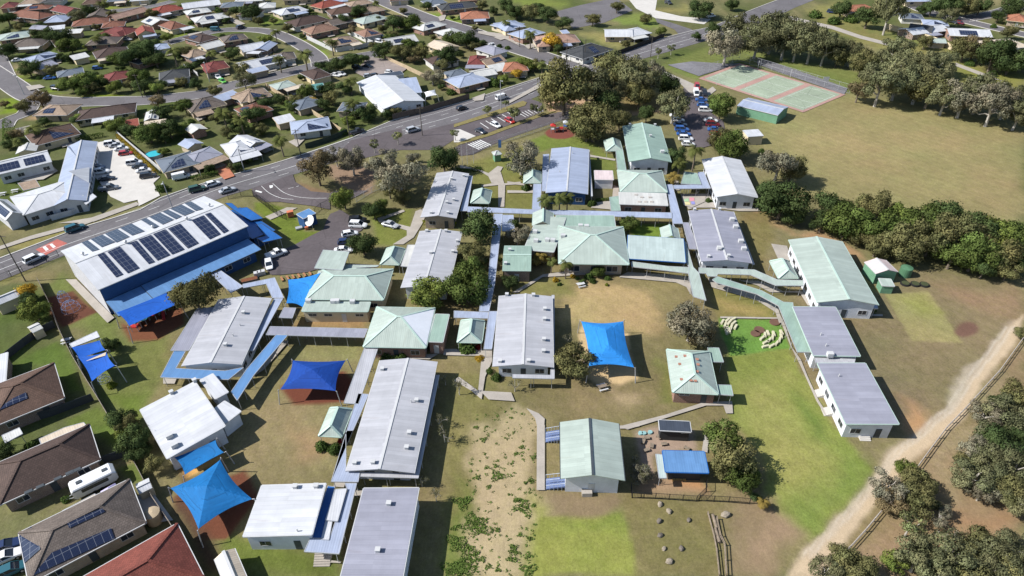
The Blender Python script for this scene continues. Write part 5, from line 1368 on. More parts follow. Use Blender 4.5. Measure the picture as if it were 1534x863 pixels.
canopy('covered_walkway', 'narrow grey walkway shaded by the row of trees', 'walkway', Z('f', 1380, 462, 1430, 462, 1385, 863) + Z('j', 1352, 178, 1295, 178, 1320, 0) + Z('f', 1345, 863), 2.95, GRYB)
canopy('covered_walkway', 'grey walkway between the little gazebo and the tree row', 'walkway', Z('D', 0, 675, 330, 690, 325, 748, 0, 740), 2.85, GRYB)
canopy('covered_walkway', 'short grey walkway beside the palms and the blue grey block', 'walkway', Z('g', 150, 290, 195, 290, 192, 440, 142, 438), 2.85, GRYB)
canopy('covered_walkway', 'green roofed walkway descending from the wide grey block to the big brown tree', 'walkway', Z('A', 70, 60, 175, 80, 245, 320, 300, 378, 370, 640, 245, 600, 200, 380, 205, 320), 2.95, GRN)
canopy('covered_walkway', 'green walkway stretching along the front of the teal covered area', 'walkway', Z('g', 710, 735) + Z('A', 0, 312, 205, 322, 200, 380, 0, 355) + Z('g', 715, 765), 2.9, GRN)
canopy('covered_walkway', 'green kinked walkway to the long green gable', 'walkway', Z('A', 300, 325, 830, 345, 1050, 440, 1300, 448, 1300, 498, 1040, 497, 800, 395, 480, 385, 470, 410, 390, 408, 370, 380, 300, 378), 3.0, GRN)
canopy('covered_walkway', 'green walkway curving down to the mid grey classrooms', 'walkway', Z('A', 475, 410, 900, 545, 1110, 655, 1200, 660, 1205, 705, 1260, 863) + Z('l', 312, 412, 232, 412, 125, 150) + Z('A', 1060, 690, 860, 580, 470, 470, 430, 440), 2.95, GRN2)
B_('classroom_block', 'long pale green gabled building near the storage shed', [(1180.4, 358.5), (1262, 362), (1315.7, 456.5), (1226, 453.5)], 4.2, sd='long green gable', roof='gable', rise=1.15, rm=GRN, wm=WALLG, trim=TRIMG, win='nlr', sp=3, oh=.5)
canopy('verandah', 'grey verandah roof at the near end of the long green gable', 'verandah', Z('l', 470, 132, 690, 138, 695, 162, 466, 156), 2.6, GRYB)
q2b = B_('classroom_block', 'mid grey classroom joined to the curving green walkway', [(1187.5, 459.1), (1251.3, 461.7), (1287.8, 534.7), (1218.7, 532.6)], 3.7, sd='mid grey classroom on the green walkway', roof='skl', rise=.3, rm=GRY2, wm=WALLG, trim=TRIMG, win='nr', sp=2.8, oh=.4)
canopy('breezeway_roof', 'small grey roof joining the two mid grey classrooms', 'canopy', Z('l', 330, 445, 565, 450, 560, 474, 340, 474), 3.2, GRY)
q3b = B_('classroom_block', 'mid grey classroom farthest down the lawn beside the track', [(1225.3, 544.6), (1297, 545.2), (1343.9, 636.4), (1267, 635.1)], 3.9, sd='mid grey classroom beside the track', roof='skl', rise=.3, rm=GRY2, wm=WALLG, trim=TRIMG, win='nlr', sp=2.8, oh=.5)
vent(q2b, *Z('l', 365, 315, 395, 378), kind='pipe'); vent(q2b, *Z('l', 425, 448), kind='ac', name='air_conditioner'); vent(q3b, *Z('l', 470, 552), kind='pipe')
for p, lb in ((Z('l', 378, 655)[0], 'white entry ramp on the lawn side of the last classroom'), (Z('l', 425, 760)[0], 'white entry landing nearer the track on the last classroom'), (Z('p', 605, 50)[0], 'white stair at the near end of the last classroom')):
    k = MB()
    for i in range(5): k.box(-.9, .9, -.3 * i - .3, -.3 * i, 0, .75 - .15 * i)
    o = k.build('steps', CONCL, None, un(p)); o.rotation_euler = (0, 0, q3b.ang + (-1.57 if 'lawn' in lb or 'landing' in lb else 0)); tag(o, lb, 'steps')
# lower middle
s27 = B_('toilet_block', 'green hip roofed brick toilet block beside the big brown tree', Z('k', 910, 397, 1165, 407, 1207, 655, 955, 640), 3.2, sd='green brick toilet block', roof='hip', axis='y', rise=1.9, hipk=.75, rm=GRN, wm=BRICK, trim=TRIMG, win='nl', sp=2.8, oh=.5, wh=.6, wz=1.9)
for p in Z('k', 970, 440, 1020, 435, 990, 482, 1090, 455, 1095, 485, 1090, 525, 1000, 570, 1055, 575, 1080, 577):
    q = local(s27, p, .05); k = MB(); k.box(-.28, .28, -.28, .28, 0, .08); k.build('skylight', plain('skylight_amber', (.35, .17, .12), .4, .4), s27.roof, q)
canopy('green_canopy', 'green canopy on the shaded corner of the toilet block', 'canopy', Z('k', 1150, 385, 1215, 388, 1243, 470, 1170, 468), 2.8, GRN2)
canopy('green_canopy', 'small green canopy at the path corner of the toilet block', 'canopy', Z('k', 1207, 600, 1285, 602, 1298, 662, 1215, 655), 2.8, GRN2)
s28 = B_('classroom_block', 'raised pale green gabled classroom with blue ramps', [(838.7, 631.7), (926.9, 635.1), (936, 719.5), (840.3, 717.5)], 4.3, sd='raised green gable classroom', roof='gable', rise=1.15, rm=GRN, wm=WALLG, trim=TRIMD, win='n', sp=5, oh=.8)
for (q, lb) in ((Z('o', 220, 28, 302, 28, 302, 90, 220, 85), 'blue entry ramp at the far side of the raised green classroom'), (Z('o', 222, 295, 335, 297, 335, 358, 222, 358), 'blue entry ramp near the foot path of the raised green classroom')):
    c, a, L, Wd = rect_of(q, .6); r = thing('entry_ramp', lb, 'ramp', (c.x, c.y, 0), a)
    k = MB(); k.slab([(-L / 2, -Wd / 2, .25), (L / 2, -Wd / 2, .95), (L / 2, Wd / 2, .95), (-L / 2, Wd / 2, .25)], [(0, 1, 2, 3)], .15); k.build('deck', plain('ramp_deck_blue', alb(104, 120, 158), .7), r)
    for y in (-Wd / 2, 0, Wd / 2):
        k = MB(); k.bar((-L / 2, y, 1.2), (L / 2, y, 1.9), .06); 
        for t in range(6): x = -L / 2 + L * t / 5; k.bar((x, y, 0), (x, y, 1.2 + .7 * t / 5), .06)
        k.build('handrail', plain('ramp_rail_white', alb(200, 208, 220), .5), r)
k = MB(); k.box(-.8, .8, -.8, .8, 0, .9); o = k.build('landing', CONC, None, un(Z('o', 455, 385)[0])); tag(o, 'small square landing at the gable end of the raised green classroom', 'steps')
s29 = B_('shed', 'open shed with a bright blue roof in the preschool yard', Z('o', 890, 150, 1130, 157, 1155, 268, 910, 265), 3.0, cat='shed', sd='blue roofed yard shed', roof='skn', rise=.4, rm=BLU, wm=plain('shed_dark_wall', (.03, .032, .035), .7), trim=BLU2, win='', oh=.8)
canopy('awning', 'pale awning strip attached to the blue roofed yard shed', 'awning', Z('o', 852, 162, 890, 165, 915, 300, 872, 300), 2.6, TEAL)
B_('shed', 'dark flat roofed shed at the top of the preschool yard', Z('k', 875, 810, 1045, 812, 1055, 865, 872, 865), 2.7, cat='shed', roof='skn', rise=.2, rm=metal_roof('roof_charcoal', (.05, .06, .08)), wm=plain('shed_dark_wall', (.03, .032, .035), .7), win='', oh=.2)
canopy('awning', 'little white awning beside the dark flat roofed shed', 'awning', Z('o', 995, 8, 1055, 8, 1060, 38, 1000, 40), 2.3, WHT2)
# other school sheds
B_('shed', 'pinkish white storage shed between the blue grey block and gablet pyramid', Z('g', 500, 215, 605, 217, 608, 265, 503, 265), 2.9, cat='shed', roof='skn', rise=.2, rm=PINK, wm=WALLG, win='', oh=.1, sd='pinkish storage shed')
B_('shed', 'green walled shed with a faded pink gable roof by the tree belt', Z('h', 622, 742, 735, 722, 815, 800, 682, 800), 3.0, cat='shed', roof='gable', axis='y', rise=.8, rm=PINK, wm=WALLGR, win='', oh=.1, sd='green walled storage shed', door='n')
B_('shed', 'small green box shed in front of the pink gabled shed', Z('l', 705, -8, 770, -8, 785, 30, 718, 32), 2.2, cat='shed', roof='skn', rise=.1, rm=GRN, wm=WALLGR, win='', oh=.05)
B_('shed', 'long green clubhouse shed beside the sports court', [(1118, 147), (1186, 160), (1162, 172), (1106, 158)], 3.2, cat='shed', roof='gable', axis='x', rise=.7, rm=GRYB, wm=WALLGR, win='', oh=.1, sd='green clubhouse by the court')
B_('shed', 'small white shed at the oval end of the staff car park', Z('c', 1365, 755, 1440, 745, 1462, 775, 1380, 790), 3.0, cat='shed', roof='skn', rise=.3, rm=WHT, wm=WALLC, win='', oh=.1)
B_('shed', 'cream gabled shed at the bottom beside the boundary fence', Z('m', 1222, 775, 1330, 710, 1440, 880, 1310, 920), 2.6, cat='shed', roof='gable', axis='y', rise=.7, rm=CREAMR, wm=WALLC, win='', oh=.1, sd='cream gabled shed')
B_('shed', 'tiny green hut by the school front gate', Z('H', 365, 560, 430, 550, 462, 580, 385, 592), 2.4, cat='hut', roof='hip', axis='x', hipk=.8, rise=.7, rm=GRN, wm=WALLGR, win='', oh=.2, sd='green gate hut')
B_('shed', 'blue site container with a blue roof beside the staff car park', Z('B', 1045, 262, 1165, 215, 1240, 250, 1115, 300), 3.2, cat='container', roof='skn', rise=.1, rm=BLU, wm=WALLB, win='', oh=.05, sd='blue site container')
canopy('awning', 'white awning roof at the top of the boundary shade sail', 'awning', Z('i', 398, 365, 555, 292, 572, 325, 415, 385), 3.2, WHT)
# ---------------------------------------------------------------- neighbours
TC = dict(brown=(.105, .062, .045), chocolate=(.075, .048, .04), charcoal=(.055, .058, .062), greybrown=(.13, .105, .09), redbrown=(.20, .085, .055), maroon=(.17, .045, .04), red=(.25, .065, .045), brick=(.19, .055, .04),
          orange=(.33, .14, .085), salmon=(.34, .215, .165), tan=(.30, .22, .16), terracotta=(.24, .14, .10))
MC = dict(white=WHT, offwhite=WHT2, grey=GRY2, bluegrey=GRYB, green=GRN, blue=BLU, cream=CREAMR, pink=PINK, dark=metal_roof('roof_charcoal', (.05, .06, .08)), slate=metal_roof('roof_slate', (.13, .15, .18)), teal=metal_roof('roof_teal', (.10, .26, .24)))
def rmat(c): return tile_roof('tiles_' + c, TC[c]) if c in TC else MC[c]
WLL = [BRICKT, BRICKD, WALLC, BRICK, plain('wall_sand_render', alb(206, 190, 165), .85), plain('wall_white_render', alb(216, 213, 206), .85)]
HN = [0]
def house(reg, ax, ay, bx, by, depth, col, label, sd, roof='hip', rise=None, wing=None, solar_=0, patio=None, ze=2.5, wm=None, name='house', cat='house', win='nl'):
    A, Bp = Z(reg, ax, ay, bx, by); HN[0] += 1
    R = rect_line(A, Bp, depth * (1.22 if name == 'house' else 1), ze)
    if name == 'house': R = (*R[:2], R[2] * 1.06, R[3])
    if patio is None and name == 'house' and HN[0] % 3 == 1: patio = (.2 + .6 * (HN[0] % 5) / 4, 5 + HN[0] % 4, 3.4, ('white', 'offwhite', 'grey', 'bluegrey', 'cream')[HN[0] % 5])
    rise = rise if rise is not None else min(depth, R[2]) * (.22 if col in TC else .16)
    axis = 'x' if R[2] >= depth else 'y'
    w = wm or WLL[HN[0] % len(WLL)]
    b = building(name, label, cat, R, ze, roof='hip' if roof == 'hip' else roof, axis=axis, rise=rise, rm=rmat(col), wm=w, oh=.55, win=win, sp=4.2, sd=sd,
                 trim=LITE if HN[0] % 3 else WALLC, capm=rmat(col), door='n' if 'n' in win else None)
    if wing:           # cross wing toward the camera: (centre fraction, width, projection, gable?)
        t, ww, pr = wing; x = -b.hx + 2 * b.hx * t; r2 = min(rise, ww * .24); y0, y1 = -b.hy - pr, -b.hy * .1
        m = MB()
        m.slab([(x - ww / 2, y0, ze - .02), (x, y0 + ww * .35, ze + r2), (x + ww / 2, y0, ze - .02), (x - ww / 2, y1, ze - .02), (x, y1, ze + r2), (x + ww / 2, y1, ze - .02)], [(0, 1, 4, 3), (1, 2, 5, 4), (0, 2, 1)], .12)
        m.build('wing_roof', rmat(col), b.root)
        m = MB(); m.box(x - ww / 2 + .5, x + ww / 2 - .5, y0 + .5, -b.hy + .52, 0, ze - .16); m.build('wing_wall', w, b.root)
        window_on(b.root, x, y0 + .49, 1.0, 0, 1.8, 1.1)
    if patio:          # lean-to patio sheet: (centre fraction, width, depth, colour)
        t, ww, pd, pc = patio; x = -b.hx + 2 * b.hx * t; y0 = -b.hy - pd
        m = MB(); m.slab([(x - ww / 2, y0, ze - .35), (x + ww / 2, y0, ze - .35), (x + ww / 2, -b.hy - .1, ze - .14), (x - ww / 2, -b.hy - .1, ze - .14)], [(0, 1, 2, 3)], .08); m.build('patio_roof', rmat(pc), b.root)
        for s in (-1, 1):
            m = MB(); m.bar((x + s * (ww / 2 - .15), y0 + .15, 0), (x + s * (ww / 2 - .15), y0 + .15, ze - .43), .09); m.build('post', LITE, b.root)
    if solar_:
        n = solar_; s = .35 * b.hx
        x0 = -s * .9 + (HN[0] % 3 - 1) * s * .5
        solar_loc(b, x0, x0 + min(1.02 * n, b.hx), -b.hy * .85, -b.hy * .25)
    return b
H_ = house
H_('a', 40, 90, 215, 112, 9, 'redbrown', 'red brown tiled house at the top corner of the estate', 'red brown corner house')
H_('a', 290, 60, 378, 80, 8, 'maroon', 'small maroon roofed house with a white wall near the far lane', 'small maroon house', roof='gable')
H_('a', 0, 235, 165, 212, 10, 'green', 'pale green metal roofed house with solar beside dark trees', 'pale green roofed house', solar_=5)
H_('a', 60, 275, 238, 262, 9, 'greybrown', 'grey brown tiled house with a cream awning across its front', 'grey brown house with cream awning', patio=(.6, 9, 3, 'offwhite'))
H_('a', 280, 175, 370, 165, 5, 'white', 'small bright white roof tucked beside a larger shed', 'small bright white shed roof', roof='skn', name='shed', cat='shed', win='')
H_('a', 375, 195, 462, 190, 5, 'offwhite', 'off-white shed roof behind the dark trees', 'off-white shed roof', roof='skn', name='shed', cat='shed', win='')
H_('a', 165, 165, 250, 170, 6, 'grey', 'faded grey shed beside the red brown hip roof', 'faded grey shed', roof='gable', name='shed', cat='shed', win='')
H_('a', 415, 155, 618, 132, 9, 'redbrown', 'red brown hip roofed house between lawn and palms', 'red brown hip house')
H_('a', 675, 110, 855, 62, 7, 'salmon', 'long low salmon roofed house along the far street', 'long salmon house', roof='gable')
H_('a', 905, 82, 1062, 50, 10, 'red', 'bright red hip roofed house at the far street corner', 'bright red hip house')
H_('a', 1060, 52, 1265, 26, 10, 'white', 'wide white metal roofed house far up the street', 'wide far white house', roof='gable')
H_('a', 570, 195, 720, 202, 9, 'maroon', 'maroon hip house joined to a dark red neighbour', 'maroon hip house', wing=(.75, 6, 3))
H_('a', 790, 205, 890, 190, 9, 'red', 'dark red gabled house with a cream end wall', 'dark red gabled house', roof='gable', wm=WALLC)
H_('a', 985, 172, 1080, 150, 11, 'redbrown', 'brown hip house with a white carport by the side street', 'brown house with white carport', patio=(.8, 6, 4, 'white'))
H_('a', 490, 262, 665, 250, 9, 'greybrown', 'dark grey brown hip house with parked cars in front', 'dark grey brown hip house')
H_('a', 560, 338, 748, 305, 10, 'chocolate', 'dark chocolate hip house with a cream front awning', 'chocolate house with cream awning', patio=(.25, 6, 3, 'cream'))
H_('a', 195, 360, 352, 315, 8, 'bluegrey', 'white metal house with blue solar panels by the bend', 'solar house by the bend', solar_=7)
H_('a', 235, 400, 335, 368, 7, 'grey', 'light grey gabled house nearest the street bend', 'light grey bend house', roof='gable')
H_('a', 335, 445, 480, 420, 7, 'slate', 'dark slate roofed house behind the big dark trees', 'dark slate house')
H_('a', 425, 345, 515, 325, 5, 'offwhite', 'small white garden shed between two houses', 'small white garden shed', roof='skn', name='shed', cat='shed', win='')
H_('a', 620, 470, 758, 442, 8, 'maroon', 'low maroon house between tall hedges on the curved street', 'low maroon curved street house')
H_('a', 920, 465, 1085, 442, 9, 'charcoal', 'charcoal hip house with white walls on the curved street', 'charcoal hip house', wm=WLL[5])
H_('a', 885, 290, 975, 275, 7, 'bluegrey', 'blue grey roof half hidden behind trees', 'half hidden blue grey house')
H_('a', 1190, 412, 1318, 388, 9, 'maroon', 'maroon hip house next to a lime green car', 'maroon house with lime car', wing=(.2, 5, 2))
H_('a', 1100, 335, 1205, 306, 8, 'tan', 'tan hip house with a green awning', 'tan hip house')
H_('a', 1185, 285, 1292, 258, 8, 'offwhite', 'white roofed house with narrow sheds beside it', 'white house with narrow sheds', roof='gable')
H_('a', 1290, 245, 1425, 222, 8, 'greybrown', 'grey brown house with one blue solar array', 'grey brown solar house', solar_=4)
H_('a', 1400, 300, 1534, 275, 9, 'white', 'bright white gabled house with pale green walls', 'bright white gable house', roof='gable')
H_('a', 1410, 400, 1640, 352, 9, 'white', 'long white house with a dark solar array along its roof', 'long white solar house', roof='gable', solar_=9)
H_('a', 1435, 425, 1545, 400, 4, 'bluegrey', 'pale blue shed in front of the long white solar house', 'pale blue shed', roof='skn', name='shed', cat='shed', win='')
H_('a', 1130, 130, 1312, 100, 9, 'offwhite', 'pale roofed house with blue solar on the left slope', 'pale far solar house', solar_=4)
H_('a', 445, 692, 768, 645, 8, 'chocolate', 'long chocolate tiled house on the inside of the curved street', 'long chocolate house', patio=(.45, 7, 4, 'white'))
H_('a', 725, 735, 800, 722, 5, 'red', 'small red awning roof among dark shrubs', 'small red awning', roof='skn', name='shed', cat='shed', win='')
H_('a', 830, 695, 905, 685, 7, 'offwhite', 'small white house with solar beside the red awning', 'small white solar house', solar_=3, roof='gable')
H_('a', 205, 838, 458, 770, 10, 'brown', 'brown hip house with dark solar next to the white complex', 'brown hip house by the white complex', solar_=6, wm=WALLC)
H_('a', 1105, 648, 1300, 602, 10, 'greybrown', 'grey brown hip house with a tan patio by the curve', 'grey brown curve house', solar_=4, patio=(.3, 6, 4, 'tan'))
H_('a', 1255, 590, 1385, 545, 5, 'bluegrey', 'pale blue carport roof between two brown houses', 'pale blue carport', roof='skn', name='carport', cat='carport', win='')
H_('a', 1390, 590, 1560, 552, 9, 'tan', 'tan hip house with solar facing the curved street', 'tan solar house', solar_=5)
H_('a', 1100, 768, 1192, 740, 6, 'offwhite', 'white gabled shed behind the palm grove', 'white gabled palm shed', roof='gable', name='shed', cat='shed', win='')
H_('a', 1080, 855, 1168, 822, 6, 'bluegrey', 'pale gabled garage above the blue pool', 'pale gabled garage', roof='gable', name='shed', cat='shed', win='')
H_('e', 1330, 132, 1465, 96, 9, 'white', 'white roofed house with solar fronting the main road', 'white solar house on the main road', solar_=8, patio=(.5, 9, 4, 'white'))
H_('e', 945, 225, 1145, 172, 9, 'slate', 'grey hip house with a round pool beside it', 'grey house with round pool', solar_=4)
H_('e', 1110, 178, 1275, 120, 7, 'grey', 'grey roofed house with a tan patio near the main road', 'grey house with tan patio', patio=(.5, 10, 4, 'tan'))
H_('e', 90, 118, 205, 100, 6, 'offwhite', 'small white gabled shed behind the white complex', 'small white gabled shed', roof='gable', name='shed', cat='shed', win='')
for x0, x1, y, c, l in ((0, 22, 13, 'maroon', 'maroon roofed house in the very top corner of the estate'), (28, 58, 7, 'tan', 'tan roofed house in the top row of the estate'), (64, 92, 4, 'charcoal', 'charcoal roofed house in the top row of the estate'), (122, 150, 7, 'brown', 'brown roofed house in the top row above the maroon one'), (160, 185, 3, 'slate', 'slate roofed house in the top row near the far lane'), (195, 222, 2, 'white', 'white roofed house in the top row by the salmon one'),
        (330, 362, 12, 'slate', 'slate roofed house in the top row by tall palms'), (352, 392, 3, 'offwhite', 'off-white house in the top row behind the slate one'), (388, 412, 13, 'offwhite', 'off-white cottage next to the one with black solar'), (425, 470, 1, 'greybrown', 'grey brown house in the top row behind the vivid red one'), (486, 520, 4, 'bluegrey', 'blue grey house in the top row of the estate'), (585, 612, 2, 'brown', 'brown house at the top beside the straight street'), (690, 716, 2, 'redbrown', 'red brown house at the top across the straight street')):
    H_(' ', x0, y, x1, y - 2, 9, c, l, l.split(' in the')[0].split(' at the')[0].split(' next')[0] + ' at the top')
# second suburb strip
H_('b', 165, 88, 312, 58, 10, 'white', 'white metal house with two black solar arrays', 'white house with black solar', solar_=6)
H_('b', 250, 155, 432, 115, 10, 'chocolate', 'dark brown hip house with a lit skylight', 'dark brown skylight house')
H_('b', 395, 50, 522, 18, 9, 'red', 'vivid red roofed house with a white awning', 'vivid red house', patio=(.6, 10, 3, 'white'))
H_('b', 450, 88, 602, 66, 9, 'brown', 'brown hip house behind the palm trees', 'brown hip house by palms')
H_('b', 635, 138, 772, 104, 9, 'green', 'pale green metal hip house near the straight street', 'pale green hip house')
H_('b', 335, 198, 488, 165, 9, 'terracotta', 'terracotta tiled house at the street corner', 'terracotta corner house')
H_('b', 460, 268, 605, 238, 9, 'tan', 'tan tiled solar house inside a tall white fence', 'tan house inside the white fence', solar_=5)
H_('b', 640, 215, 735, 195, 9, 'terracotta', 'terracotta house with dark solar beside parked cars', 'terracotta solar house', solar_=5)
H_('b', 990, 262, 1085, 295, 8, 'cream', 'cream gabled house among tall trees', 'cream gabled house', roof='gable', wm=WALLC)
H_('b', 1228, 372, 1322, 372, 9, 'maroon', 'maroon hip house behind the dark tree clump', 'maroon house by the tree clump')
H_('b', 1345, 378, 1452, 350, 7, 'tan', 'tan gabled house with brown solar', 'tan gabled house', solar_=4, roof='gable')
H_('b', 1185, 505, 1355, 462, 10, 'bluegrey', 'blue grey hip house facing the main road', 'blue grey road house')
H_('b', 1130, 445, 1232, 425, 6, 'slate', 'slate roofed house behind the blue grey house', 'slate roofed house')
H_('b', 1290, 445, 1400, 425, 7, 'offwhite', 'off-white roof beside the orange tree', 'off-white roof house', roof='gable')
H_('b', 1380, 415, 1480, 395, 6, 'offwhite', 'pale patio roof next to the orange tiled house', 'pale patio roof', roof='skn', name='shed', cat='shed', win='')
H_('b', 1195, 112, 1352, 105, 10, 'orange', 'orange tiled hip house across the straight street', 'orange hip house')
H_('b', 1440, 170, 1560, 152, 10, 'bluegrey', 'pale blue grey house on the straight street', 'pale blue grey house', wing=(.2, 6, 3))
H_('b', 1085, 62, 1292, 40, 9, 'charcoal', 'charcoal house with solar across the straight street', 'charcoal solar house', solar_=7)
H_('b', 1005, 30, 1110, 15, 9, 'slate', 'slate roofed house at the far end of the street', 'slate far house')
H_('b', 225, 770, 440, 740, 9, 'bluegrey', 'blue grey house covered in solar behind the dark fence', 'solar covered house behind dark fence', solar_=8)
H_('b', 140, 715, 240, 690, 5, 'white', 'white carport roof beside the solar covered house', 'white carport roof', roof='skn', name='carport', cat='carport', win='')
H_('b', 140, 515, 242, 488, 6, 'green', 'small pale green roof among shrubs', 'small pale green roof', roof='hip')
H_('b', 345, 520, 412, 510, 5, 'teal', 'little teal shed among dark shrubs', 'little teal shed', roof='skn', name='shed', cat='shed', win='')
H_('b', -15, 585, 95, 535, 9, 'tan', 'tan hip house by the long timber fence', 'tan fence house')
H_('b', -30, 855, 65, 815, 8, 'white', 'white solar roof cut by the palm crown', 'white solar roof by the palm', solar_=5, roof='gable')
H_('b', 130, 350, 242, 335, 8, 'greybrown', 'grey brown house behind feather palms', 'grey brown palm house')
H_('b', 480, 640, 620, 640, 7, 'slate', 'slate roof hidden in the dark grove', 'slate grove house')
H_('b', -5, 290, 75, 292, 9, 'bluegrey', 'pale metal gable house above the long white solar house', 'pale metal gable house', roof='gable')
# medical / child care centre with two white wings
mc1 = building('medical_centre', 'large white gabled centre with a stepped front', 'building', rect_of(Z('b', 590, 470, 790, 440, 1010, 575, 745, 625), 3.2), 3.2, roof='gable', axis='y', rise=1.5, rm=WHT, wm=WALLG, win='n', sp=3, oh=.5, sd='large white gabled centre')
building('medical_centre_wing', 'pale blue roofed wing beside the large white centre', 'building', rect_of(Z('b', 790, 450, 900, 470, 1000, 520, 900, 540), 3.0), 3.0, roof='skn', rise=.4, rm=GRYB, wm=WALLG, win='', oh=.3)
sail('white pyramid shade beside the large white centre', Z('b', 980, 530, 1040, 515, 1052, 545, 990, 558), [2.6] * 4, plain('shade_cloth_white', (.7, .7, .7)), apex=1.0, n=6)
building('bin_enclosure', 'dark green flat roofed store behind the white centre', 'shed', rect_of(Z('b', 720, 430, 850, 405, 850, 425, 740, 450), 2.4), 2.4, roof='skn', rise=.1, rm=MC['dark'], wm=WALLG, win='', oh=.1)
# region c
H_('c', -5, 168, 98, 138, 9, 'bluegrey', 'blue grey house at the far side of the straight street', 'far blue grey house')
H_('c', 92, 222, 218, 188, 9, 'bluegrey', 'blue grey hip house with one blue solar array', 'blue grey one-array house', solar_=4)
H_('c', 175, 258, 415, 242, 10, 'salmon', 'broad salmon tiled house behind the golden trees', 'broad salmon house', wing=(.15, 6, 3))
H_('c', 440, 338, 605, 285, 11, 'charcoal', 'large charcoal roofed house on the intersection corner', 'large charcoal corner house', solar_=3)
H_('c', 565, 212, 720, 212, 10, 'white', 'white roofed house with a detached wing near the intersection', 'white intersection house', roof='gable')
H_('c', 705, 212, 828, 190, 9, 'white', 'white hip wing beside the white intersection house', 'white hip wing', roof='hip')
H_('c', -20, 415, 120, 405, 9, 'orange', 'orange tiled corner house beside a palm', 'orange corner house')
H_('c', 320, 195, 360, 190, 4, 'bluegrey', 'tiny blue water tank shed behind the salmon house', 'tiny blue shed', roof='skn', name='shed', cat='shed', win='')
# region d
H_('d', 530, 72, 700, 62, 9, 'orange', 'orange roofed house beyond the park between dark trees', 'orange park house')
H_('d', 835, 105, 960, 112, 8, 'slate', 'slate house behind the cream boundary wall', 'slate wall house', solar_=3)
H_('d', 870, 175, 1000, 190, 8, 'charcoal', 'charcoal house close behind the cream boundary wall', 'charcoal wall house', roof='gable')
H_('d', 905, 200, 1105, 175, 8, 'white', 'white roofed house close to the cream boundary wall', 'white wall house', roof='gable')
H_('d', 960, 140, 1100, 150, 7, 'bluegrey', 'solar house with bluish panels by the street bend', 'bluish solar wall house', solar_=7)
H_('d', 1115, 205, 1350, 215, 10, 'white', 'big white gabled house with a black solar array', 'big white solar house', solar_=7, roof='gable')
H_('d', 1000, 245, 1092, 248, 6, 'green', 'little green shed behind the cream boundary wall', 'little green wall shed', roof='gable', name='shed', cat='shed', win='')
H_('d', 1350, 285, 1570, 270, 10, 'cream', 'broad cream roofed house at the park corner', 'broad cream house')
H_('d', 1440, 118, 1560, 130, 9, 'orange', 'orange roofed house behind a clipped hedge', 'orange hedge house')
H_('d', 1085, 10, 1220, 12, 8, 'slate', 'slate roofed house at the photo top', 'slate top house')
H_('d', 860, 10, 1000, 8, 8, 'bluegrey', 'blue grey roofed house at the photo top edge', 'blue grey top house')
# ---- aged care style white complex
cfar = building('care_home_wing', 'far white wing with a dark solar row along its roof', 'building', rect_of(Z('F', -40, 270, 450, 160, 500, 262, -40, 405), 3.4), 3.4, roof='gable', axis='x', rise=1.6, rm=WHT, wm=WALLW, win='n', sp=2.6, oh=.4, sd='far white care wing')
cw = building('care_home_wing', 'white cross wing beside the pale car park', 'building', rect_of(Z('F', 440, 155, 690, 140, 1080, 600, 765, 615), 3.4), 3.4, roof='gable', axis='y', rise=1.3, rm=GRYB, wm=WALLW, win='nr', sp=3, oh=.4, sd='white cross wing')
for q in ((470, 170, 650, 110, 725, 218), (670, 395, 860, 330, 955, 460)):
    P = [local(cw, p, .3) for p in Z('F', *q)]; P[0].z += .9; m = MB(); m.slab(P, [(0, 1, 2)] if (P[1] - P[0]).cross(P[2] - P[0]).z > 0 else [(2, 1, 0)], .12); m.build('gablet_roof', WHT, cw.root)
cf = building('care_home_wing', 'broad cream white octagonal roof of the care complex front', 'building', rect_of(Z('F', 60, 600, 640, 462, 830, 590, 250, 770), 3.6), 3.6, roof='hip', axis='x', rise=1.3, hipk=.8, rm=WHT, wm=WALLW, win='n', sp=3, oh=.5, sd='broad octagonal white roof')
cl_ = building('care_home_wing', 'white gabled corner wing with dark solar at the photo edge', 'building', rect_of(Z('F', -60, 660, 90, 640, 195, 750, 10, 880), 3.4), 3.4, roof='gable', axis='y', rise=1.4, rm=WHT, wm=WALLW, win='n', oh=.4, sd='white corner wing')
solar_loc(cl_, -cl_.hx * .85, -cl_.hx * .15, -cl_.hy * .8, cl_.hy * .7)
solar_loc(cfar, -cfar.hx * .95, -cfar.hx * .15, -cfar.hy * .85, -cfar.hy * .25); solar_loc(cfar, cfar.hx * .05, cfar.hx * .8, -cfar.hy * .85, -cfar.hy * .25); solar_loc(cl_, cl_.hx * .12, cl_.hx * .5, -cl_.hy * .8, cl_.hy * .7)
canopy('garden_shelter', 'tan roofed courtyard shelter inside the white complex', 'shelter', Z('F', 170, 475, 340, 440, 385, 510, 225, 545), 2.5, rmat('tan'))
canopy('entry_awning', 'white tilted entry awning on the front of the care complex', 'awning', Z('F', 790, 650, 885, 575, 925, 605, 825, 682), 3.0, WHT, post=False)
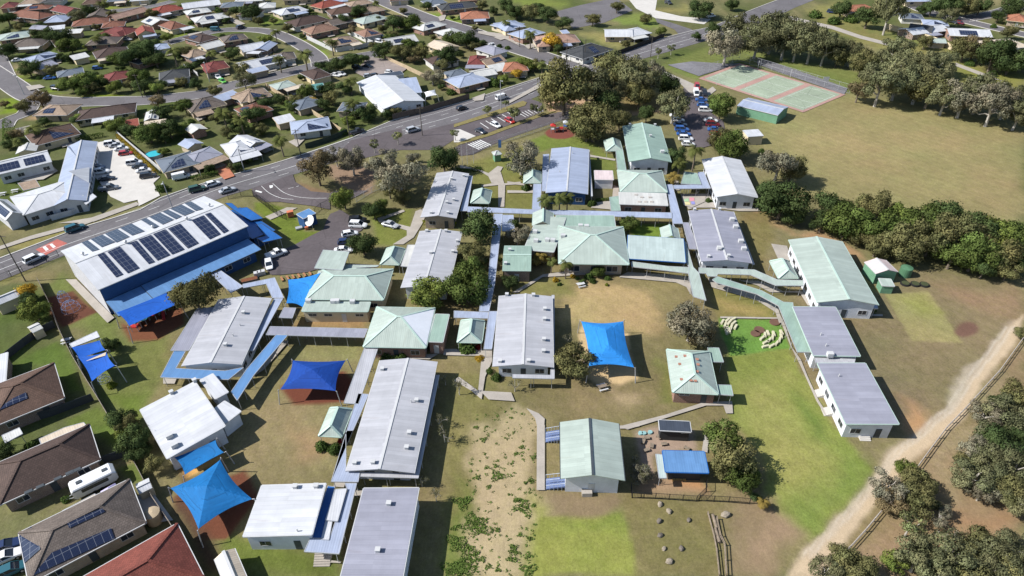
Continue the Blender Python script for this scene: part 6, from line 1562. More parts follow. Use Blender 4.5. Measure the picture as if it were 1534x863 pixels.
# ---- bottom left neighbours
L1 = building('house', 'dark brown hip house with a short solar strip at the left edge', 'house', rect_of(Z('i', -90, 620, 285, 485, 395, 665, -90, 860), 3.0), 3.0, roof='hip', axis='x', rise=2.4, hipk=.9, rm=rmat('brown'), wm=BRICKD, oh=.6, win='n', sp=4, sd='dark brown hip house at the left edge', capm=rmat('brown'))
solar(L1, 'i', (0, 715, 150, 645, 162, 680, 0, 748))
building('shed', 'white roofed patio shed beside the dark brown hip house', 'shed', rect_of(Z('i', -60, 440, 5, 440, 72, 575, -60, 620), 2.8), 2.8, roof='skn', rise=.2, rm=WHT, wm=BRICKD, win='', oh=.3, sd='white patio shed')
building('shed', 'white gabled shed by the hedge below the main road', 'shed', rect_of(Z('i', -40, 105, 80, 65, 128, 82, -30, 150), 2.8), 2.8, roof='gable', axis='x', rise=.8, rm=WHT, wm=WALLC, win='', oh=.1, sd='white hedge shed')
building('shed', 'small pale shed against the boundary fence', 'shed', rect_of(Z('i', 150, 268, 215, 248, 250, 268, 190, 300), 2.2), 2.2, roof='gable', axis='x', rise=.4, rm=WHT2, wm=WALLC, win='', oh=.1)
L3 = building('house', 'brown tiled house with a cream patio behind the caravan', 'house', rect_of(Z('m', -40, 190, 500, 25, 590, 165, -10, 480), 3.0), 3.0, roof='hip', axis='x', rise=2.5, hipk=.9, rm=rmat('chocolate'), wm=BRICKD, oh=.6, win='n', sp=4, sd='brown house behind the caravan', capm=rmat('chocolate'))
canopy('patio_roof', 'cream patio roof behind the brown tiled house', 'patio', Z('m', 225, 75, 370, 10, 480, -20, 520, 30, 400, 75, 240, 115), 2.7, CREAMR)
for p in Z('m', 400, 270, 445, 258, 335, 310, 235, 365, 170, 405): 
    q = local(L3, p, .02); k = MB(); k.box(-.55, .55, -.35, .35, 0, .12); k.build('skylight', TRIMD, L3.roof, q)
canopy('patio_roof', 'white translucent patio roof by the photo edge', 'patio', Z('m', 10, 55, 110, 10, 130, 45, 30, 98), 2.6, WHT2)
L4 = building('house', 'grey brown tiled house with three solar arrays and a cream deck', 'house', rect_of(Z('m', 60, 590, 735, 355, 860, 560, 210, 863), 3.0), 3.0, roof='hip', axis='x', rise=2.4, hipk=.9, rm=rmat('greybrown'), wm=BRICKT, oh=.6, win='nr', sp=4, sd='grey brown house with three arrays', capm=rmat('greybrown'))
solar(L4, 'm', (85, 650, 180, 580, 235, 710, 135, 795), (300, 730, 640, 590, 660, 650, 190, 863), (385, 560, 590, 475, 605, 495, 400, 590))
canopy('deck_roof', 'slatted cream deck roof on the grey brown house', 'patio', Z('m', 355, 490, 545, 390, 565, 435, 385, 550), 2.6, CREAMR)
L5 = building('house', 'brick red tiled house at the photo bottom by the fence', 'house', rect_of(Z('m', 330, 925, 1015, 585, 1190, 880, 520, 1240), 3.0), 3.0, roof='hip', axis='x', rise=2.6, hipk=.9, rm=rmat('brick'), wm=BRICKT, oh=.6, win='', sd='brick red tiled house', capm=rmat('brick'))
building('shed', 'pale garden shed between the deck house and the fence', 'shed', rect_of(Z('m', 775, 335, 850, 308, 880, 350, 800, 385), 2.2), 2.2, roof='gable', axis='x', rise=.4, rm=WHT, wm=WALLC, win='', oh=.05)

# back fences, drives and garden sheds of the estate
SEENF = {}
HL = [o for o in list(COL.objects) if o.name.split('.')[0] == 'house' and o.parent is None]
SDN = {(round(c.x, 2), round(c.y, 2)): d for c, d in LAND}
rg = random.Random(3)
for i, o in enumerate(HL):
    sd = SDN.get((round(o.location.x, 2), round(o.location.y, 2)))
    if not sd or o.location.y < 165: continue
    hw, hd = o.children[0].bound_box[6][0], o.children[0].bound_box[6][1]; ca, sa = math.cos(o.rotation_euler.z), math.sin(o.rotation_euler.z)
    W2 = lambda x, y: Vector((o.location.x + x * ca - y * sa, o.location.y + x * sa + y * ca))
    far = lambda q, d: all(min((q - p).length for p in L) > d for L in STREETS)
    P = [W2(-hw - 3, hd + 5), W2(hw + 3, hd + 5), W2(hw + 3, -hd)]
    if i % 3 == 0: P = P[:2]
    if all(far(q, 8) for q in P):
        r = thing('yard_fence', ('pale' if i % 4 == 0 else 'timber') + (' L-shaped' if len(P) > 2 else ' straight') + ' yard fence behind the ' + sd, 'fence', (P[0].x, P[0].y, 0)); mt = WALLC if i % 4 == 0 else WOOD
        for a, b in zip(P[:-1], P[1:]):
            a, b = a - P[0], b - P[0]; m = MB(); m.bar((a.x, a.y, .85), (b.x, b.y, .85), .05, 1.7); m.build('paling', mt, r); m = MB(); m.bar((a.x, a.y, 1.72), (b.x, b.y, 1.72), .12, .06); m.build('rail', mt, r)
    q = W2(rg.choice((-1, 1)) * (hw + .5), hd + 2.6)
    if i % 4 and far(q, 8):
        cn, cm = rg.choice((('white', WHT2), ('grey', GRY2), ('green', GRN2), ('cream', CREAMR)))
        building('garden_shed', '%s garden shed at the back of the %s' % (cn, sd), 'shed', (q, o.rotation_euler.z, rg.uniform(2.8, 4), 2.6), 2.1, roof='gable', axis='x', rise=.35, rm=cm, wm=WALLC, win='', oh=.08, cap=False, gut=False)
    q = W2(hw * .55, -hd - 4.5)
    if i % 5 and far(q, 5):
        a, b = W2(hw * .2, -hd - .2), W2(hw * .2, -hd - 8); c_, d_ = W2(hw * .2 + 3.4, -hd - 8), W2(hw * .2 + 3.4, -hd - .2)
        sheet('driveway', [a, b, c_, d_], CONC, world=True)

# smaller houses filling the estate between the ones above
EST = [(p.x, p.y) for p in [un(q) for q in [(0, 8), (120, 4), (480, 2), (760, 30), (860, 80), (780, 118), (560, 185), (420, 228), (270, 255), (200, 205), (130, 185), (0, 205)]]]
rg = random.Random(21); FILL = []; usedl = set(); tries = 0
while len(FILL) < 46 and tries < 9000:
    tries += 1; p = (rg.uniform(0, 850), rg.uniform(3, 235)); w = un(p).xy
    if sdist(EST, np.array([w.x]), np.array([w.y]))[0] > -4 or 475 < p[0] < 660 and 75 < p[1] < 165: continue
    dS, q, t = min((((w - L[k]).length, L[k], (L[min(k + 1, len(L) - 1)] - L[max(k - 1, 0)])) for L in STREETS for k in range(len(L))), key=lambda z: z[0])
    if dS < 13 or min((w - c).length for c, _ in LAND) < 14.5 or any((w - c).length < 15 for c in FILL): continue
    sd = min(LAND, key=lambda z: (z[0] - w).length)[1]
    if sd in usedl: continue
    usedl.add(sd); FILL.append(w); cn = rg.choice(('greybrown', 'brown', 'charcoal', 'offwhite', 'grey', 'chocolate', 'white', 'bluegrey', 'redbrown', 'offwhite', 'slate', 'tan')); a = math.atan2(t.y, t.x) + rg.choice((0, 1.5708))
    a = (a + math.pi / 2) % math.pi - math.pi / 2
    b = building('house', dict(greybrown='grey brown', offwhite='off-white', bluegrey='blue grey', redbrown='red brown').get(cn, cn) + ' roofed house squeezed beside the ' + sd, 'house', (w, a, rg.uniform(10, 14.5), rg.uniform(8, 10.5)), 2.5, roof=rg.choice(('hip', 'hip', 'gable')), axis='x', rise=rg.uniform(1.2, 1.8), rm=rmat(cn), wm=rg.choice(WLL), oh=.55, win='n', sp=4.2, capm=rmat(cn))
    if rg.random() < .4: solar_loc(b, -b.hx * .5, b.hx * .1, -b.hy * .8, -b.hy * .3)
# ---------------------------------------------------------------- shade sails and play equipment
sail('royal blue rectangular sail beside the hall lean-to', Z('i', 670, 185, 955, 72, 1022, 135, 742, 262), [4.2, 4.6, 4.2, 4.0], SAILR, sag=.05)
sail('royal blue sail pair by the boundary fence, upper piece', Z('i', 412, 385, 572, 345, 605, 400, 455, 450), [3.6, 3.8, 3.8, 3.4], SAILR, sag=.05)
sail('royal blue sail pair by the boundary fence, lower piece', Z('i', 448, 440, 612, 412, 660, 490, 528, 580), [3.4, 4.0, 4.2, 3.2], SAILR, sag=.10)
sail('dark royal blue pyramid sail over a mulch pit', Z('j', 225, 460, 528, 460, 470, 635, 153, 627), [3.6, 3.6, 3.4, 3.4], SAILB, sag=.10, apex=1.5)
sail('large sky blue ridged sail over the sandpit', Z('k', 424, 235, 666, 235, 727, 500, 470, 492), [3.8, 3.8, 3.4, 3.6], SAILC, sag=.10, ridge=1.5, n=14)
sail('bright sky blue sail by the staff car park', Z('C', 330, 312, 640, 248, 470, 575, 312, 540), [3.2, 4.0, 3.0, 3.4], SAILC, sag=.12)
sail('mid blue rectangular sail over the sandpit by the askew white block', Z('m', 1002, 182, 1238, 82, 1286, 152, 1062, 280), [3.0, 3.4, 3.2, 2.8], SAILM, sag=.08)
sail('big mid blue pyramid sail near the bright white block', Z('m', 980, 358, 1265, 195, 1448, 420, 1140, 592), [3.8, 4.2, 4.0, 3.4], SAILM, sag=.12, apex=1.8)
c = un(Z('i', 545, 430)[0], 4); m = MB(); m.slab([un(p, z) - Vector((c.x, c.y, 0)) for p, z in zip(Z('i', 490, 465, 610, 412, 605, 432), (3.6, 4.1, 4.0))], [(0, 1, 2)] , .03)
if m.f: o = m.build('sail_gap_strip', CREAMR, None, (c.x, c.y, 0)); tag(o, 'narrow cream strip strung between the two boundary sails', 'shade sail')

def play_set(label, pts, cols, name='playground_equipment'):
    c = un(pts[0]); r = thing(name, label, 'playground', (c.x, c.y, 0))
    rng = random.Random(len(label))
    for i, p in enumerate(pts):
        q = un(p) - c
        m = MB()
        for sx in (-.7, .7):
            for sy in (-.7, .7): m.bar((q.x + sx, q.y + sy, 0), (q.x + sx, q.y + sy, 2.4), .1)
        m.build('frame', STEEL, r)
        m = MB(); m.box(q.x - .75, q.x + .75, q.y - .75, q.y + .75, 1.1, 1.2); m.build('platform', plain('play_' + cols[i % len(cols)], CARCOL[cols[i % len(cols)]], .5), r)
        cc = cols[(i + 1) % len(cols)]
        if i % 2 == 0:
            m = MB(); m.slab([(q.x - .95, q.y - .95, 2.4), (q.x + .95, q.y - .95, 2.4), (q.x + .95, q.y + .95, 2.4), (q.x - .95, q.y + .95, 2.4), (q.x, q.y, 3.1)], [(0, 1, 4), (1, 2, 4), (2, 3, 4), (3, 0, 4)], .06)
            m.build('roof', plain('play_' + cc, CARCOL[cc], .5), r)
        a = rng.uniform(0, 6.28); d = Vector((math.cos(a), math.sin(a), 0))
        m = MB(); s = q + d * .75; m.slab([s + Vector((-d.y, d.x, 0)) * .3 + Vector((0, 0, 1.2)), s - Vector((-d.y, d.x, 0)) * .3 + Vector((0, 0, 1.2)), s + d * 2.2 - Vector((-d.y, d.x, 0)) * .3 + Vector((0, 0, .2)), s + d * 2.2 + Vector((-d.y, d.x, 0)) * .3 + Vector((0, 0, .2))], [(0, 1, 2, 3)], .08)
        m.build('slide', plain('play_' + cc, CARCOL[cc], .5), r)
        if i:
            a_, b_ = un(pts[i - 1]) - c, q; m = MB(); m.bar(a_ + Vector((0, 0, 1.15)), b_ + Vector((0, 0, 1.15)), .5, .06); m.build('bridge', WOOD, r)
    return r
play_set('red and green play set under the royal blue rectangular sail', Z('i', 790, 285, 835, 245, 890, 215, 945, 185), ['red', 'teal', 'red', 'lime'])
play_set('orange and blue play set on the mulch circle by the roadside fence', Z('H', 950, 370, 1025, 360, 1070, 340), ['silver', 'red', 'blue'])
def climber(label, p, r_=1.7, h=2.2):
    c = un(p); r = thing('climbing_frame', label, 'climbing frame', (c.x, c.y, 0)); m = MB()
    for k in range(8):
        a0 = k * math.pi / 4; m.tube([(math.cos(a0) * r_ * math.cos(e), math.sin(a0) * r_ * math.cos(e), h * math.sin(e)) for e in (0, .4, .8, 1.2, 1.5)], .035, 5)
    m.build('arch', STEELB2, r); m = MB()
    for e in (.02, .45, .9):
        m.tube([(math.cos(a) * r_ * math.cos(e), math.sin(a) * r_ * math.cos(e), h * math.sin(e)) for a in [i * math.pi / 8 for i in range(17)]], .03, 5, cap=False)
    m.build('ring', STEELB2, r)
STEELB2 = plain('pale_blue_steel', alb(130, 150, 190), .5)
climber('pale blue dome climber on the mulch patch below the hall', Z('i', 410, 165)[0], 1.9, 2.2)
climber('smaller blue dome climber beside the boundary mulch', Z('i', 370, 110)[0], 1.2, 2.4)
climber('dark spiral climber beneath the boundary sails', Z('i', 600, 575)[0], 1.1, 1.4)

# outdoor amphitheatre: curved rows of blocks on artificial turf
cA = Z('l', 10, 290)
seats = Z('k', 1235, 243, 1265, 233, 1297, 228, 1250, 262, 1272, 250, 1300, 250, 1262, 285, 1285, 275, 1310, 272, 1258, 300, 1275, 292) + Z('l', 45, 318, 62, 308, 30, 335, 95, 312, 88, 332, 70, 348, 50, 360, 140, 305, 138, 325, 128, 348, 112, 366, 85, 380, 48, 384)
cc = un((1128, 500))
for i, p in enumerate(seats):
    w = un(p); d = w - cc; m = MB(); L = .78
    m.box(-L, L, -.24, .24, 0, .42)
    m.box(-L + .05, L - .05, -.2, .2, .42, .46)
    o = m.build('block_seat', [plain('sandstone_block', alb(206, 200, 172), .9, .2, .1, 3)], None, (w.x, w.y, 0)); o.rotation_euler = (0, 0, math.atan2(d.y, d.x) + math.pi / 2)
    far = i < 11
    tag(o, 'cream block seat, %s in the tree shaded half of the turf amphitheatre' % ORD[i] if far else 'cream block seat, %s in the sunny half of the turf amphitheatre' % ORD[i - 11], 'seat', 'amphitheatre seats')
for p, r_, lb in ((Z('k', 1447, 287)[0], 1.1, 'round brown stage disc near the middle of the turf'), (Z('k', 1425, 308)[0], 1.0, 'round brown stage disc just below the middle one'), (Z('l', 102, 243)[0], 1.1, 'round brown disc at the top corner of the turf')):
    w = un(p); m = MB(); m.tube([(0, 0, 0), (0, 0, .25)], [r_, r_ * .96], 20); o = m.build('round_platform', plain('brown_rubber', alb(112, 84, 70), .9), None, (w.x, w.y, 0)); tag(o, lb, 'platform')

# boulders and logs on the lower lawn
rk = Z('o', 877, 453, 928, 493, 873, 550, 1042, 543, 878, 630, 900, 707, 1000, 707, 930, 782, 1253, 513)
LB = ['tan boulder nearest the black preschool fence', 'tan slab boulder just below the first boulder', 'dark boulder with a pale top in the middle of the scatter', 'dark boulder standing apart toward the fence posts', 'brown upright boulder low in the scatter', 'grey stump shaped rock near the mown edge', 'dark rock opposite the grey stump rock', 'flat two-toned slab at the bottom of the scatter', 'large pale boulder beyond the thin rail fence']
for i, p in enumerate(rk):
    w = un(p); rng = np.random.default_rng(i + 5); m = MB(); R = (.55, .55, .55, .45, .5, .42, .5, .6, .75)[i]
    rings = []
    for z, s in ((0, .95), (.35, 1.0), (.7, .8), (.85, .45)):
        rings.append([(R * s * math.cos(a) * rng.uniform(.75, 1.15), R * .75 * s * math.sin(a) * rng.uniform(.75, 1.15), z * R) for a in [k * math.pi / 5 for k in range(10)]])
    o_ = len(m.v)
    for r_ in rings: m.v += r_
    for a in range(3):
        for k in range(10): m.f.append([a * 10 + k, a * 10 + (k + 1) % 10, a * 10 + 10 + (k + 1) % 10, a * 10 + 10 + k]); m.mi.append(0)
    m.f.append([30 + k for k in range(10)]); m.mi.append(0)
    o = m.build('boulder', plain('boulder_dark', (.14, .12, .10), .95, .2, .3, 2) if i in (2, 3, 4, 6) else plain('boulder_tan', (.26, .22, .17), .95, .2, .25, 2), None, (w.x, w.y, 0), smooth=False)
    o.rotation_euler = (0, 0, rng.uniform(0, 6)); tag(o, LB[i], 'boulder')
for p, d, lb in ((Z('o', 1190, 555)[0], (0, 60), 'short log laid along the thin rail fence'), (Z('o', 1205, 635)[0], (10, 50), 'second log lower along the thin rail fence')):
    a = un(p); m = MB(); m.tube([(0, -1.2, .28), (0, 1.2, .28)], [.3, .26], 9); o = m.build('log', WOOD, None, (a.x, a.y, 0)); tag(o, lb, 'log')
fence('rail_fence', 'thin timber rail fence running down the lower lawn', Z('o', 1150, 508, 1185, 640, 1200, 720, 1215, 863), .7, 'log', WOOD, 3)
fence('rail_fence', 'second thin rail fence parallel on the lower lawn', Z('o', 1200, 540, 1220, 640, 1245, 690, 1255, 863), .9, 'log', WOOD, 3)

# mulch yard of the preschool
for p, lb in ((Z('o', 765, 45)[0], 'first painted tyre planter by the preschool fence'), (Z('o', 785, 45)[0], 'second painted tyre planter by the preschool fence'), (Z('o', 820, 40)[0], 'last painted tyre planter by the preschool fence')):
    w = un(p); m = MB(); m.tube([(0, 0, 0), (0, 0, .3)], [.42, .4], 14); o = m.build('tyre_planter', plain('tyre_paint', alb(150, 190, 190), .6), None, (w.x, w.y, 0)); tag(o, lb, 'planter')
for i, (x, y) in enumerate(((800, 75), (780, 95), (870, 70), (900, 110), (830, 120), (1030, 135), (800, 145))):
    w = un(Z('o', x, y)[0]); m = MB(); m.box(-.5, .5, -.3, .3, .35, .42); m.box(-.45, -.37, -.25, .25, 0, .35); m.box(.37, .45, -.25, .25, 0, .35)
    o = m.build('play_bench', WOOD, None, (w.x, w.y, 0)); o.rotation_euler = (0, 0, i * 1.1); tag(o, ('low timber play bench %s on the preschool dirt' % ['by the far fence', 'beside the bare tree', 'under the dark shed', 'in the middle', 'near the tyres', 'beside the blue roofed shed', 'at the shaded edge'][i]), 'bench')
m = MB()
for i in range(4): m.box(-1.1 + i * .56, -.6 + i * .56, -1.0, 1.0, .25, .31)
for x in (-1, 1): m.box(x * 1.0 - .1, x * 1.0 + .1, -1, 1, 0, .25)
w = un(Z('o', 980, 290)[0]); o = m.build('timber_deck', plain('new_timber', alb(206, 164, 100), .8, .2, .15, 2), None, (w.x, w.y, 0)); tag(o, 'honey timber deck at the front of the blue roofed shed', 'deck')

# ---------------------------------------------------------------- fences, poles, walls
fence('boundary_fence', 'long timber paling fence between school and houses', [(60, 425), (75, 455), (92, 500), (112, 540), (131, 572), (152, 606), (172, 640), (192, 676), (214, 716), (232, 752), (258, 790), (282, 830), (305, 868)], 1.8, 'paling', plain('grey_paling', alb(150, 140, 130), .9, .2, .2, 2), 2.4)
fence('yard_fence', 'charcoal dividing fence below the hedge shed', Z('i', 10, 480, 150, 370, 250, 300, 320, 270), 1.8, 'paling', plain('charcoal_steel', (.05, .055, .06), .6), 2.4)
fence('yard_fence', 'dark dividing fence beside the brown hip house', Z('i', 60, 850, 300, 780, 540, 690), 1.8, 'paling', plain('charcoal_steel', (.05, .055, .06), .6), 2.4)
fence('yard_fence', 'dark dividing fence behind the caravan', Z('m', 600, 215, 760, 165), 1.8, 'paling', plain('charcoal_steel', (.05, .055, .06), .6), 2.4)
fence('preschool_fence', 'black pool style fence around the preschool yard', Z('o', 710, 360, 715, 415, 850, 420, 1085, 435, 1140, 380, 1140, 320), 1.5, 'bars', STEELB, 2.4)
fence('preschool_fence', 'black fence from the preschool yard to the tall tree', Z('o', 1100, 432, 1270, 440, 1390, 450), 1.5, 'bars', STEELB, 2.4)
fence('track_fence', 'grey log rail fence along the unsealed track', Z('l', 1534, 330, 1390, 530, 1200, 740, 1080, 863) + Z('p', 1010, 120, 915, 250), 1.1, 'log', plain('silver_log', alb(186, 176, 166), .9, .2, .2, 2), 3.2)
fence('track_fence', 'grey log rail fence beyond the tree clump on the track', Z('p', 715, 495, 620, 610, 530, 710, 490, 740), 1.1, 'log', plain('silver_log', alb(186, 176, 166), .9, .2, .2, 2), 3.2)
fence('school_fence', 'dark steel school fence curving past the entry loop', Z('B', 400, 120, 520, 90, 640, 95, 760, 190, 870, 280, 960, 320) , 2.1, 'bars', STEELB, 2.6)
fence('school_fence', 'dark steel gate fence beside the blue site container', Z('B', 1230, 270, 1290, 220, 1375, 180, 1480, 230), 2.1, 'bars', STEELB, 2.6)
fence('school_fence', 'steel school fence along the service lane', Z('H', 130, 590, 360, 510, 500, 460, 700, 400, 900, 330, 1150, 225), 1.8, 'bars', STEEL, 3)
fence('school_fence', 'steel fence between the hall and the main road', Z('e', 0, 850, 200, 770, 340, 705), 1.8, 'bars', STEELB, 3)
fence('school_fence', 'steel fence along the entry trees', Z('f', 590, 395, 680, 340, 800, 290, 1010, 210), 1.8, 'bars', STEEL, 3)
fence('court_fence', 'tall wire fence on the far side of the sports court', [(1050, 112), (1107, 91), (1190, 116), (1272, 140)], 3.2, 'wire', STEEL, 5)
fence('roadside_fence', 'timber fence along the main road by the white gabled centre', Z('b', 800, 690, 1010, 640, 1240, 570), 2.2, 'paling', plain('brown_paling', (.13, .10, .08), .9, .2, .25, 2), 2.6)
fence('roadside_fence', 'dark green fence beside the solar covered house', Z('b', 300, 855, 430, 815, 540, 770), 1.8, 'paling', plain('dark_green_steel', (.03, .045, .035), .6), 2.6)
fence('yard_fence', 'tall white fence wrapping the corner house', Z('b', 305, 225, 440, 290, 480, 300, 610, 280, 690, 260, 540, 195), 1.9, 'paling', LITE, 3)
fence('yard_fence', 'pale timber fence behind the white gabled centre', Z('b', 760, 345, 880, 400, 985, 450), 1.8, 'paling', plain('pale_paling', alb(190, 170, 140), .9), 2.6)
fence('yard_fence', 'long timber fence between the tan house and grove', Z('b', 70, 500, 180, 570, 330, 650, 510, 765), 1.8, 'paling', plain('pale_paling', alb(190, 170, 140), .9), 2.6)
fence('park_wall', 'cream wall between the park and the houses', Z('d', 735, 165, 850, 195, 1000, 240, 1130, 295), 2.4, 'paling', WALLC, 4, cat='wall')
fence('car_park_fence', 'white fence with creepers beside the pale car park', Z('F', 1120, 12, 1300, 165, 1540, 365), 1.8, 'paling', LITE, 3)
fence('care_home_fence', 'white front fence of the care complex', Z('F', 500, 835, 700, 780, 860, 715), 1.6, 'paling', WALLW, 3)
fence('yard_fence', 'white fence beside the slate house carport', Z('a', 1060, 390, 1140, 440), 1.8, 'paling', LITE, 3)
fence('intersection_fence', 'dark timber fence at the intersection corner', Z('c', 400, 350, 530, 350, 720, 285, 900, 215), 1.8, 'paling', STEELB, 3)
# flagpoles
for i, p in enumerate(Z('H', 82, 690, 130, 680, 190, 672)):
    w = un(p); r = thing('flagpole', 'white flagpole, %s from the service lane crossing in the memorial row' % ORD[2 - i], 'flagpole', (w.x, w.y, 0), 0, 'memorial flagpoles')
    m = MB(); m.tube([(0, 0, 0), (0, 0, 7)], [.06, .035], 7); m.build('pole', LITE, r); m = MB(); m.tube([(0, 0, 7), (0, 0, 7.12)], .09, 7); m.build('finial', LITE, r)
def pole(p, h, label, arm=None, light=False, wires=True):
    w = un(p); r = thing('street_lamp' if light else 'power_pole', label, 'street lamp' if light else 'power pole', (w.x, w.y, 0))
    m = MB(); m.tube([(0, 0, 0), (0, 0, h)], [.15, .10], 7); m.build('pole', STEEL if light else plain('pole_timber', (.10, .085, .07), .9), r)
    if light:
        m = MB(); m.bar((0, 0, h - .1), (.6, -1.6, h + .2), .08); m.build('arm', STEEL, r); m = MB(); m.box(.42, .82, -2.1, -1.5, h + .14, h + .28); m.build('lamp', LITE, r)
    else:
        m = MB(); m.bar((-1.1, 0, h - .5), (1.1, 0, h - .5), .12); m.build('crossarm', WOOD, r)
for reg, x, y, h, lb, l in (('e', 148, 850, 13, 'tall power pole behind the fence below the care complex', 0), ('e', 990, 425, 8, 'street lamp in front of the hall near the car park driveway', 1), ('e', 1405, 220, 8, 'street lamp outside the house with a tan patio', 1),
                        ('b', 970, 780, 10, 'power pole beside the silver car on the main road', 0), ('b', 553, 790, 9, 'power pole beside the dark utility truck', 0), ('b', 1422, 635, 11, 'street lamp at the end of the grassed median', 1), ('f', 272, 130, 9, 'power pole at the entry loop corner', 0),
                        ('b', 820, 545, 0, '', 0), ('a', 820, 560, 9, 'power pole on the curved street verge', 0), ('a', 1205, 470, 8, 'bent street lamp by the lime green car', 1), ('c', 340, 350, 9, 'power pole by the salmon house', 0), ('c', 822, 330, 9, 'power pole beside the intersection road', 0), ('c', 70, 270, 9, 'power pole by the far blue grey house', 0), ('c', 445, 350, 9, 'power pole in front of the charcoal house', 0),
                        ('b', 635, 540, 0, '', 0), ('a', 140, 545, 8, 'street lamp at the bend of the curved street', 1)):
    if h: pole(Z(reg, x, y)[0], h, lb, light=bool(l))
for p, lb in ((Z('d', 5, 395)[0], 'white goal post at the far corner of the sports court'), (Z('d', 190, 445)[0], 'white goal post halfway along the sports court'), (Z('c', 1200, 490)[0], 'white goal post on the near side of the sports court')):
    w = un(p); r = thing('goal_post', lb, 'goal post', (w.x, w.y, 0)); m = MB(); m.tube([(0, 0, 0), (0, 0, 3.2)], .07, 6); m.build('post', LITE, r); m = MB(); m.tube([(math.cos(a) * .25, -.3 + math.sin(a) * .25, 3.05) for a in [i * math.pi / 5 for i in range(11)]], .03, 5, cap=False); m.build('ring', LITE, r)
w = un(Z('d', 385, 500)[0]); r = thing('score_board', 'white backboard at the end of the sports court', 'backboard', (w.x, w.y, 0)); m = MB(); m.tube([(0, 0, 0), (0, 0, 3)], .08, 6); m.build('post', STEEL, r); m = MB(); m.box(-1.1, 1.1, -.06, 0, 2.4, 3.9); m.build('board', LITE, r)
w = un(Z('H', 425, 545)[0]); r = thing('banner_sign', 'tall blue banner sign at the school gate', 'sign', (w.x, w.y, 0)); m = MB(); m.bar((0, 0, 0), (0, 0, 3.6), .08); m.build('post', STEEL, r); m = MB(); m.box(.05, 1.0, -.03, .03, .9, 3.5); m.build('panel', plain('banner_blue', alb(90, 130, 190), .6), r)
# tanks, trailers, containers, caravan, pool, satellite dish, mural tubs
def tank(p, r_, h, col, label, name='water_tank'):
    w = un(p); t = thing(name, label, 'water tank', (w.x, w.y, 0)); m = MB(); m.tube([(0, 0, 0), (0, 0, h)], r_, 20); m.build('shell', col, t); m = MB(); m.tube([(0, 0, h), (0, 0, h + .25)], [r_ * .98, .25], 20); m.build('lid', col, t)
tank(Z('h', 845, 815)[0], 1.3, 2.2, plain('tank_green', alb(90, 130, 100), .5), 'green water tank beside the pink gabled shed'); tank(Z('m', 895, 545)[0], 1.2, 2.1, plain('tank_beige', alb(190, 170, 140), .5), 'beige water tank on the paving by the fence')
tank(Z('f', 1, 1)[0], .01, .01, STEEL, '') if False else None
w = un(Z('F', 1478, 222)[0]); t = thing('swimming_pool', 'round turquoise backyard pool by the white creeper fence', 'pool', (w.x, w.y, 0)); m = MB(); m.tube([(0, 0, 0), (0, 0, 1.1)], 2.6, 24, cap=False); m.tube([(0, 0, 0), (0, 0, 1.1)], 2.5, 24, cap=False); m.build('rim', LITE, t); m = MB(); m.tube([(0, 0, .6), (0, 0, .95)], 2.48, 24); m.build('water', plain('pool_water', (.05, .42, .50), .1, .5, .05), t)
for i, p in enumerate(Z('l', 850, 22, 908, 25, 960, 28)):
    w = un(p); m = MB(); m.tube([(0, 0, 0), (0, 0, .35)], [1.05, 1.0], 18); m.tube([(0, 0, .35), (0, 0, .36)], .85, 18)
    r = thing('tyre_planter', 'dark round tyre garden, %s from the small green box shed' % ORD[i], 'planter', (w.x, w.y, 0), 0, 'round tyre gardens'); m.build('rim', RUB, r); m = MB(); m.tube([(0, 0, .36), (0, 0, .42)], .8, 16); m.build('soil', plain('soil_green', (.05, .06, .025), .95), r)
w = un(Z('B', 1205, 395)[0]); r = thing('satellite_dish', 'white dish on a post beside the blue site container', 'dish', (w.x, w.y, 0)); m = MB(); m.tube([(0, 0, 0), (0, 0, 2.2)], .09, 7); m.build('post', STEEL, r); m = MB(); m.tube([(0, 0, 2.1), (-.1, -.15, 2.3), (-.3, -.45, 2.6)], [.2, 1.0, 1.5], 18); m.build('reflector', LITE, r)
for p, lb, col, s in ((Z('B', 998, 285)[0], 'orange fuel tank beside the blue site container', 'red', (1.6, 1.1, 1.6)), (Z('B', 1150, 410)[0], 'small orange barrier crate by the dish', 'red', (.8, .5, .8)), (Z('B', 1075, 405)[0], 'grey flat crate in front of the blue site container', 'grey', (1.6, 1.1, .5))):
    w = un(p); r = thing('crate', lb, 'crate', (w.x, w.y, 0), .4); m = MB(); a, b_, c_ = s; m.box(-a / 2, a / 2, -b_ / 2, b_ / 2, .1, c_); m.build('box', plain('crate_orange', alb(222, 130, 92), .6) if col == 'red' else STEEL, r); m = MB(); m.box(-a / 2 - .05, a / 2 + .05, -b_ / 2 - .05, b_ / 2 + .05, c_, c_ + .08); m.build('lid', STEEL if col == 'grey' else plain('crate_orange', alb(222, 130, 92), .6), r); m = MB(); m.box(-a / 2, -a / 2 + .15, -b_ / 2, b_ / 2, 0, .1); m.box(a / 2 - .15, a / 2, -b_ / 2, b_ / 2, 0, .1); m.build('skid', WOOD, r)
for i, p in enumerate(Z('E', 1180, 150, 1212, 140, 1245, 132)):
    w = un(p); r = thing('water_crate', 'white bulk crate, %s from the staff car park side by the timber planter' % ORD[2 - i], 'crate', (w.x, w.y, 0), .35, 'white bulk crates'); m = MB(); m.box(-.5, .5, -.55, .55, .1, 1.05); m.build('tub', LITE, r); m = MB(); m.box(-.52, .52, -.57, .57, 0, .1); m.build('pallet', WOOD, r)
